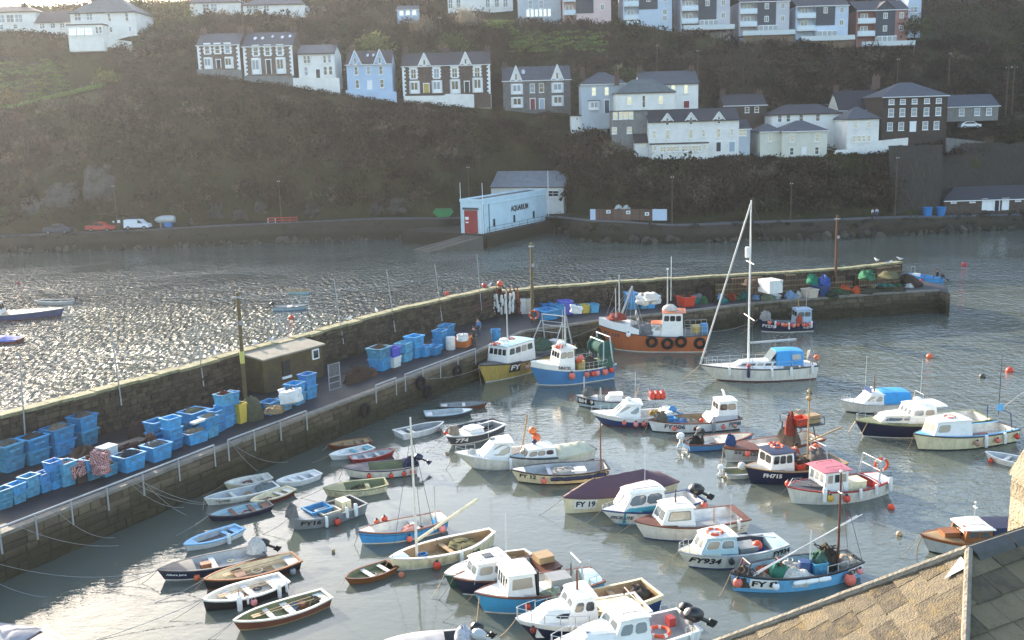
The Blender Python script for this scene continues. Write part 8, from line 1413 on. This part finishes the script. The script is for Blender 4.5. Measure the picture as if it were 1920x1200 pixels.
def capline(a, b, r, n, mat, nm, flat=.6, gap=.0):
 for i in range(n):
  p, s = a.lerp(b, i / n), a.lerp(b, (i + 1) / n - gap); q = MB(); k = 6
  pts = [p.lerp(s, j / k) + Vector((0, 0, .03 + .012 * noise.noise(Vector((i * 3 + j, 2, a.x))))) for j in range(k + 1)]; q.tube(pts, [r * (1 + .12 * noise.noise(Vector((i * 5 + j * .7, 1, 4)))) for j in range(k + 1)], 8); o = q.build(nm, mat, roofr, True)
capline(Vector((0, 0, .02)), NL * 5.1, .07, 7, CEM, 'hip_mortar'); capline(Vector((-.0, -.02, .02)), NH * 3.6, .055, 5, paint('#8f8677', .9, .4, 4, bump=.8), 'hip_mortar')
for i in range(5):
 a, b = RD * (i * .75 + .02), RD * (i * .75 + .74); q = MB(); u = (b - a).normalized(); s_ = Vector((u.y, -u.x, 0)); rows_ = []
 for p in (a, b): rows_.append([p + s_ * .24 - Vector((0, 0, .13)), p + s_ * .14 + Vector((0, 0, .02)), p + Vector((0, 0, .09)), p - s_ * .14 + Vector((0, 0, .02)), p - s_ * .24 - Vector((0, 0, .13))])
 q.grid(rows_); q.grid([[v - Vector((0, 0, .04)) for v in r] for r in rows_]); q.add([rows_[0][k] for k in range(5)] + [rows_[0][k] - Vector((0, 0, .04)) for k in range(5)], [(k, k + 1, k + 6, k + 5) for k in range(4)]); q.build('ridge_tile', paint('#55534f', .8, .35, 3, bump=.4), roofr, fix=False)
q = MB(); q.add([Vector((-.12, -.03, -.04)), Vector((-.12 - .35, -.35 * .9, -TP * .47 + .06)), Vector((-.16, -.4, -.02))], [(0, 1, 2)]); q.build('lead_flashing', paint('#a7adb3', .5, .2), roofr, fix=False)
# stone stack beyond it at the right edge
c0 = Q(1961, 1010, 17.0); top = Q(1961, 893, 17.0); root = thing('stone_chimney', 'lichen covered stone chimney at the right edge above the roof', 'chimney', (c0.x + .5, 17.6, c0.z - 1.35), .12); CH = stonemat('chimney_stone', '#857a68', '#b8ab94', .5, 3.0, '#9c8a5c', .9)
hh = top.z - c0.z + 1.0; z = 0; k = 0
while z < hh - .02:
 h = min(.3 + .12 * (k % 3 == 1), hh - z)
 for x in (-.29, .29): q = MB(); q.box((x * (1 + .02 * (k % 2)), 0, z + h / 2), (.57, 1.1, h - .015)); q.build('stone', CH, root)
 z += h; k += 1
q = MB(); q.add([(-.62, -.6, hh), (.62, -.6, hh), (.62, .6, hh), (-.62, .6, hh), (-.36, -.55, hh + .5), (.62, -.55, hh + .6), (.62, .55, hh + .6), (-.36, .55, hh + .5)], [(0, 1, 5, 4), (1, 2, 6, 5), (2, 3, 7, 6), (3, 0, 4, 7), (4, 5, 6, 7)]); q.build('sloping_cap', CH, root)
# ================================================================ vegetation on the hill
CLEAR = FOOT
def blocked(x, y): z = ground(x, y); return any(a < x < b and c < y < d and z < e for a, b, c, d, e in CLEAR)
def bushmesh(rr, n, twig):
 """unit bush: small leaf or twig faces spread through a dome"""
 v = np.zeros((n * 4, 3));
 for i in range(n):
  a, e = rr.uniform(0, 6.283), math.asin(rr.uniform(-.05, 1)); rad = rr.uniform(.55, 1.0) ** .5; lump = 1 + .25 * math.sin(3 * a + e * 4)
  c = np.array((math.cos(a) * math.cos(e), math.sin(a) * math.cos(e), math.sin(e) * .95)) * rad * lump
  s = rr.uniform(.07, .17); u = np.array((rr.gauss(0, 1), rr.gauss(0, 1), rr.gauss(0, 1) + (2.0 if twig else 0))); u /= np.linalg.norm(u); w = np.cross(u, (rr.gauss(0, 1), rr.gauss(0, 1), rr.gauss(0, 1))); w /= np.linalg.norm(w)
  if twig: u *= s * 1.7; w *= s * .22
  else: u *= s; w *= s * .75
  v[i * 4:i * 4 + 4] = (c - u - w, c + u - w * .4, c + u * 1.1 + w, c - u * .5 + w * 1.2)
 return v
rv = random.Random(11); VAR = [bushmesh(rv, 64, i % 3 == 0) for i in range(10)]
PALC = [lin(h) for h in ('#4a3d31', '#574434', '#4a422c', '#3c3c26', '#4c463a', '#44402f', '#5a5240', '#3d3a2d', '#4a4336')]
def scrub(name, spots, hz_=1.0):
 n = len(spots); V = np.zeros((n * 256, 3), np.float32); Cc = np.ones((n * 256, 4), np.float32)
 for i, (x, y, z, r, h, c) in enumerate(spots):
  b = VAR[i % 10]; a = rv.uniform(0, 6.28); ca, sa = math.cos(a), math.sin(a); k = i * 256
  V[k:k + 256, 0] = x + (b[:, 0] * ca - b[:, 1] * sa) * r; V[k:k + 256, 1] = y + (b[:, 0] * sa + b[:, 1] * ca) * r; V[k:k + 256, 2] = z + b[:, 2] * h - .15 * h
  Cc[k:k + 256, :3] = np.array(c) * np.repeat(np.array([rv.uniform(.85, 1.15) for _ in range(64)]), 4)[:, None]
 me_ = bpy.data.meshes.new(name); F = np.arange(n * 256, dtype=np.int32); me_.vertices.add(n * 256); me_.vertices.foreach_set('co', V.ravel()); me_.loops.add(n * 256); me_.loops.foreach_set('vertex_index', F); me_.polygons.add(n * 64); me_.polygons.foreach_set('loop_start', F[::4].copy()); me_.polygons.foreach_set('loop_total', np.full(n * 64, 4, np.int32)); me_.update(calc_edges=True)
 ca_ = me_.color_attributes.new('tone', 'FLOAT_COLOR', 'POINT'); ca_.data.foreach_set('color', Cc.ravel()); me_.materials.append(vmat('foliage', trans=.35)); o = bpy.data.objects.new(name, me_); COL.objects.link(o); return o
def field(x, y):                          # the grass meadow on the left and the garden lawns
 z = ground(x, y); d = Vector((x, y, z)) - EYE; k = F_PX / d.dot(FWD); px, py = 960 + k * d.dot(RGT), 600 - k * d.dot(UPV)
 return (px < 195 and 116 < py < 205) or (960 < px < 1130 and 62 < py < 100) or (900 < px < 960 and 28 < py < 60), px, py
def hue(px, py):
 n = noise.noise(Vector((px * .006, py * .01, 3))); m = noise.noise(Vector((px * .02, py * .03, 9)))
 c = PALC[rv.randrange(len(PALC))]; t = lin('#46502a') if n > .26 else (lin('#52453a') if n < -.15 else lin('#4c3f34')); f = .55
 k = 1 + .9 * noise.noise(Vector((px * .022, py * .04, 21))) + .5 * noise.noise(Vector((px * .06, py * .1, 5))); k = max(.4, k) * .72
 if noise.noise(Vector((px * .03, py * .05, 40))) > .32: t = lin('#776c5c'); f = .7
 return tuple((c[i] * (1 - f) + t[i] * f) * k for i in range(3))
spots = []; N_ = 0
while len(spots) < 12500 and N_ < 60000:
 N_ += 1; x = rv.uniform(-135, 135); pr = profile(x); u = rv.random()
 if u < .45: y = rv.uniform(pr[5][0] + .5, pr[8][0] + 1.0); r = rv.choice((rv.uniform(.8, 1.6), rv.uniform(.8, 1.6), rv.uniform(1.6, 3.0)))
 elif u < .86: y = rv.uniform(pr[9][0] + 1, pr[12][0] + 1); r = rv.uniform(.9, 2.2)
 else: y = rv.uniform(pr[13][0], pr[15][0]); r = rv.uniform(1.5, 3.4)
 if blocked(x, y): continue
 g, px, py = field(x, y)
 if not (-60 < px < 1980): continue
 if g and rv.random() < .97: continue
 if y < pr[8][0] and px < 480 and py > 318 and noise.noise(Vector((px * .03, py * .018, 5))) > .18: continue
 z = ground(x, y); h = r * rv.uniform(.7, 1.15)
 if pr[8][0] - 5 < y < pr[8][0] + 5: h = min(h, .9); r = min(r, 1.2)
 if y > pr[9][0] and y < pr[10][0] + 8: h *= .7
 spots.append((x, y, z, r, h, hue(px, py)))
tag(scrub('hillside_scrub', spots), kind='stuff')
lw = []
while len(lw) < 900:
 x = rv.uniform(-130, 130); pr = profile(x); y = rv.uniform(y0(x) + .2, pr[2][0] + .7); r = rv.uniform(.25, .9); lw.append((x, y, rv.uniform(.1, 2.9), r, r, rv.choice(((.035, .035, .02), (.02, .02, .014), (.05, .05, .025)))))
tag(scrub('shore_weed', lw), kind='stuff')
q = MB()
for i in range(420):
 x = rv.uniform(-130, 130); k = rv.uniform(.25, 1.0) * (1 + (noise.noise(Vector((x * .06, 1, 1))) > .1)); c = (x, y0(x) + rv.uniform(-1.2, .6), rv.uniform(-.2, .5)); M_ = Euler((rv.uniform(0, 3), rv.uniform(0, 3), rv.uniform(0, 3))).to_matrix()
 q.lathe([(.05, -.5), (.45, -.35), (.55, .05), (.4, .38), (.06, .5)], 6, c, rot=M_ @ Matrix.Diagonal((k * 1.5, k, k)))
tag(q.build('shore_rocks', stonemat('shore_rock', '#2b2823', '#5c554a', .5, .7, '#2f3020')), kind='stuff')
# meadow grass as short tufts
gr = []
while len(gr) < 1500:
 x = rv.uniform(-120, 30); pr = profile(x); y = rv.uniform(pr[8][0], pr[12][0]); g, px, py = field(x, y)
 if g and not blocked(x, y): gr.append((x, y, ground(x, y) + .3, rv.uniform(.9, 1.8), rv.uniform(.4, .7), tuple(a * rv.uniform(.8, 1.2) for a in lin('#7d9650'))))
tag(scrub('meadow_grass', gr), kind='stuff')
def tree(name, label, px, py, d, h, rw, col, trunk='#4a4036', bare=False, cat='tree', palm=False, n=5):
 p = Q(px, py, d); p.z = min(p.z, ground(p.x, p.y) + .2); root = thing(name, label, cat, p); rr = random.Random(px * 7 + py); q = MB(); q.tube([(0, 0, -1), (.05 * h, 0, h * .35), (.02 * h, .03 * h, h * .62)], [.07 * h ** .7, .05 * h ** .7, .025 * h ** .7], 7); q.build('trunk', paint(trunk, .9, .3), root); V = []; Fc = []; tone = []
 for i in range(n):
  a = 6.28 * i / n + rr.uniform(-.4, .4); e = Vector((math.cos(a) * rw * .6, math.sin(a) * rw * .6, h * rr.uniform(.55, .85))); q = MB(); q.tube([(.03 * h, .01 * h, h * .38), e * .6 + Vector((0, 0, h * .2)), e], [.035 * h ** .7, .02 * h ** .7, .008 * h], 5); q.build('limb', paint(trunk, .9, .3), root)
 m = 900 if not palm else 60
 for i in range(m):
  if palm:
   a = rr.uniform(0, 6.28); t = rr.uniform(.1, 1.2); b0 = Vector((.02 * h, .03 * h, h * .62)); d0 = Vector((math.cos(a) * math.cos(t), math.sin(a) * math.cos(t), math.sin(t))); L_ = rw * rr.uniform(.7, 1); w = d0.cross(Vector((0, 0, 1))) * .09; pts = [b0, b0 + d0 * L_ * .6, b0 + d0 * L_ - Vector((0, 0, L_ * .25))]
   o = len(V); V += [pts[0] - w, pts[0] + w, pts[1] + w, pts[1] - w, pts[2]]; Fc += [(o, o + 1, o + 2, o + 3), (o + 3, o + 2, o + 4)]; k = rr.uniform(.7, 1.3); tone += [k] * 5
  else:
   cl = rr.randrange(n + 2); a = 6.28 * cl / n; cc = Vector((math.cos(a) * rw * .5, math.sin(a) * rw * .5, h * (.6 + .13 * (cl % 3)))) if cl < n else Vector((0, 0, h * .8)); g = Vector((rr.gauss(0, 1), rr.gauss(0, 1), rr.gauss(0, .8))); c = cc + g * rw * .26; s = rr.uniform(.12, .32); u = Vector((rr.gauss(0, 1), rr.gauss(0, 1), rr.gauss(0, 1) + (2 if bare else 0))).normalized(); w = u.orthogonal().normalized() * s * (.14 if bare else .8); u = u * s * (2 if bare else 1); o = len(V); V += [c - u - w, c + u - w * .5, c + u + w, c - u * .6 + w]; Fc.append((o, o + 1, o + 2, o + 3)); tone += [rr.uniform(.6, 1.4)] * 4
 me_ = bpy.data.meshes.new('crown'); me_.from_pydata([tuple(v) for v in V], [], Fc); ca_ = me_.color_attributes.new('tone', 'FLOAT_COLOR', 'POINT'); cb = lin(col); ca_.data.foreach_set('color', [x for k in tone for x in (cb[0] * k, cb[1] * k, cb[2] * k, 1)]); me_.materials.append(vmat('foliage', trans=.35)); o = bpy.data.objects.new('crown', me_); COL.objects.link(o); o.parent = root; return root
for a in (('evergreen_bush', 'bushy evergreen lit along its top on the cliff edge left of the villas', 205, 168, 221, 3.2, 3.0, '#6a6a38'), ('evergreen_tree', 'tall dark evergreen behind the large white hill house', 268, 62, 252, 9, 5, '#4f5230'), ('bare_tree', 'brown bare tree beside the large white hill house', 300, 50, 256, 8, 5, '#6b5240'), ('evergreen_tree', 'olive evergreen between the hill house and the rounded villa', 330, 55, 252, 6, 5, '#5d5c33'), ('garden_tree', 'round garden tree behind the sky blue house, left of the pair', 675, 78, 232, 5, 4, '#525a33'), ('garden_tree', 'pale tipped garden tree behind the sky blue house, right of the pair', 702, 72, 234, 6, 4.5, '#7a7a4c'), ('garden_tree', 'yellow green shrub below the summerhouse', 727, 82, 228, 3, 2, '#7c7a3a'), ('garden_tree', 'rounded evergreen right of the garden pole', 850, 62, 236, 6, 4.5, '#565c36'), ('bare_tree', 'grey bare tree right of the summerhouse', 795, 55, 238, 7, 4, '#6d6556'), ('bare_tree', 'pale dead tree near the top behind the villas', 875, 45, 240, 7, 3, '#8a8272'), ('bare_tree', 'grey bare tree on the slope above the white terrace', 1390, 150, 222, 8, 6, '#4d463c'), ('bare_tree', 'dark bare tree right of the rose pink flats', 1760, 90, 244, 9, 7, '#4a4238'), ('evergreen_tree', 'round dark evergreen beside the rose pink flats', 1712, 78, 240, 6, 4, '#3f4a2a'), ('bare_tree', 'wide bare tree on the right hillside', 1850, 120, 236, 10, 8, '#463f37'), ('evergreen_bush', 'yellow bush at the left edge of the meadow', 14, 165, 224, 3, 3.4, '#7d6a3e'), ('garden_tree', 'tall shrub between the hipped white houses and the scrub', 1180, 118, 222, 5, 4, '#4d5234')):
 tree(a[0], a[1], a[2], a[3], a[4], a[5], a[6], a[7], bare='bare' in a[0], cat='bush' if 'bush' in a[0] else 'tree')
tree('palm_tree', 'spiky palm on a thin trunk above the wide pair of villas', 827, 78, 233, 10, 2.6, '#8a8060', palm=True); tree('palm_tree', 'pale plumed palm in the scrub left of the white dormer house', 1160, 122, 224, 6, 2.4, '#9a9478', palm=True)
# bare rock on the lower cliff
RK = stonemat('cliff_rock', '#33302b', '#615d56', .5, 1.2, '#38381f', 1.0)
for i, (px, py, w, h) in enumerate(((115, 365, 9, 6), (185, 345, 7, 8), (60, 385, 5, 5), (40, 330, 3, 3), (405, 395, 4, 4), (450, 400, 4, 3), (585, 395, 4, 3), (745, 385, 6, 4), (710, 388, 4, 4), (1500, 345, 7, 6), (1560, 350, 8, 7), (1380, 385, 4, 3), (1610, 330, 6, 4), (240, 418, 6, 3.5), (490, 388, 3, 3))):
 d = 190
 for _ in range(40):
  p = Q(px, py, d)
  if p.z < ground(p.x, p.y): break
  d += .7
 q = MB(); rows_ = []
 for a in range(17):
  row = []
  for b_ in range(19):
   f, g = a / 16 - .5, b_ / 18 - .5; e = Vector((f * 5 + i * 7, g * 4, 2)); k = max(0, 1 - (abs(f) * 2) ** 4) * max(0, 1 - (abs(g) * 2) ** 4) - .55 * max(0, noise.noise(e * .8) + .15); nn = abs(noise.noise(Vector((g * w * .9 + i * 3, f * h * .25, 7)))) * 1.6 + .5 * noise.noise(e * 2.2)
   row.append((g * w, (1 - max(-.2, k)) * 2.6 - 1.9 + nn * .8 + f * h * .4, f * h + .35 * noise.noise(e * 1.5)))
  rows_.append(row)
 q.grid(rows_); o = q.build('rock_face', RK); o.location = p; tag(o, ['pale cracked rock face above the pickups, broad', 'tall grey rock face above the white van', 'rock outcrop at the far left above the road', 'small pale rock high on the left cliff', 'rock outcrop right of the laid up boat', 'rock knuckle left of the red barrier', 'low pale rock right of the red barrier', 'grey rock near the green skip, larger', 'grey rock near the green skip, smaller', 'dark rock band behind the far path, left part', 'dark rock band behind the far path, right part', 'pale low rock right of the fence', 'high dark rock under the cream house', 'brown boulder below the white van', 'pale rock chip behind the red barrier'][i], 'rock', 'rock faces on the cliff')
# ivy clad wall on the right
q = MB(); IW = [onroad(1672, 6.2), onroad(1762, 6.6), onroad(1772, 12.4), onroad(1990, 13)]; a, b = IW[0], IW[1]
LN = [p.lerp(r_, i / 12) for p, r_ in zip(IW, IW[1:]) for i in range(12)] + [IW[-1]]
rows_ = [[(p.x, p.y + j * .55 + .3 * noise.noise(Vector((i * .7, j, 3))), p.z + j * 2.05 + .5 * (j == 6) * noise.noise(Vector((i * .5, 2, 2)))) for i, p in enumerate(LN)] for j in range(7)]
q.grid(rows_); tag(q.build('ivy_wall', stonemat('slaty_wall', '#1d1a18', '#4a443b', .75, 1.2, '#2b2d1a', 1.0)), 'tall dark sloping slate wall streaked with bare creeper behind the far path', 'wall')
q = MB()
for i in range(40):
 t = rv.uniform(.05, .98); p = a.lerp(b, t) + Vector((0, -.1, rv.uniform(2, 9.5))); p.y += (p.z - a.z) * .27 - .35; l = rv.uniform(.8, 3); q.tube([p, p + Vector((rv.uniform(-.3, .5), -.12 * l, -l * .5)), p + Vector((rv.uniform(-.4, .8), -.27 * l, -l))], .022, 3)
tag(q.build('bare_creeper', paint('#5f5b54', .9, .3)), kind='stuff')
# ================================================================ haze over the whole bay
hz = MB().box((10, 210, 43.2), (720, 560, 97.4)).build('haze', paint('#ffffff', key='tmp'))
tag(hz, kind='stuff')
hm = bpy.data.materials.new('haze'); hm.use_nodes = True; hn = hm.node_tree.nodes; hn.clear()
ho = hn.new('ShaderNodeOutputMaterial'); hv = hn.new('ShaderNodeVolumePrincipled')
hv.inputs['Color'].default_value = (.93, .95, 1, 1); hv.inputs['Density'].default_value = .00015; hv.inputs['Anisotropy'].default_value = .55
hm.node_tree.links.new(hv.outputs[0], ho.inputs['Volume']); hz.data.materials.clear(); hz.data.materials.append(hm)
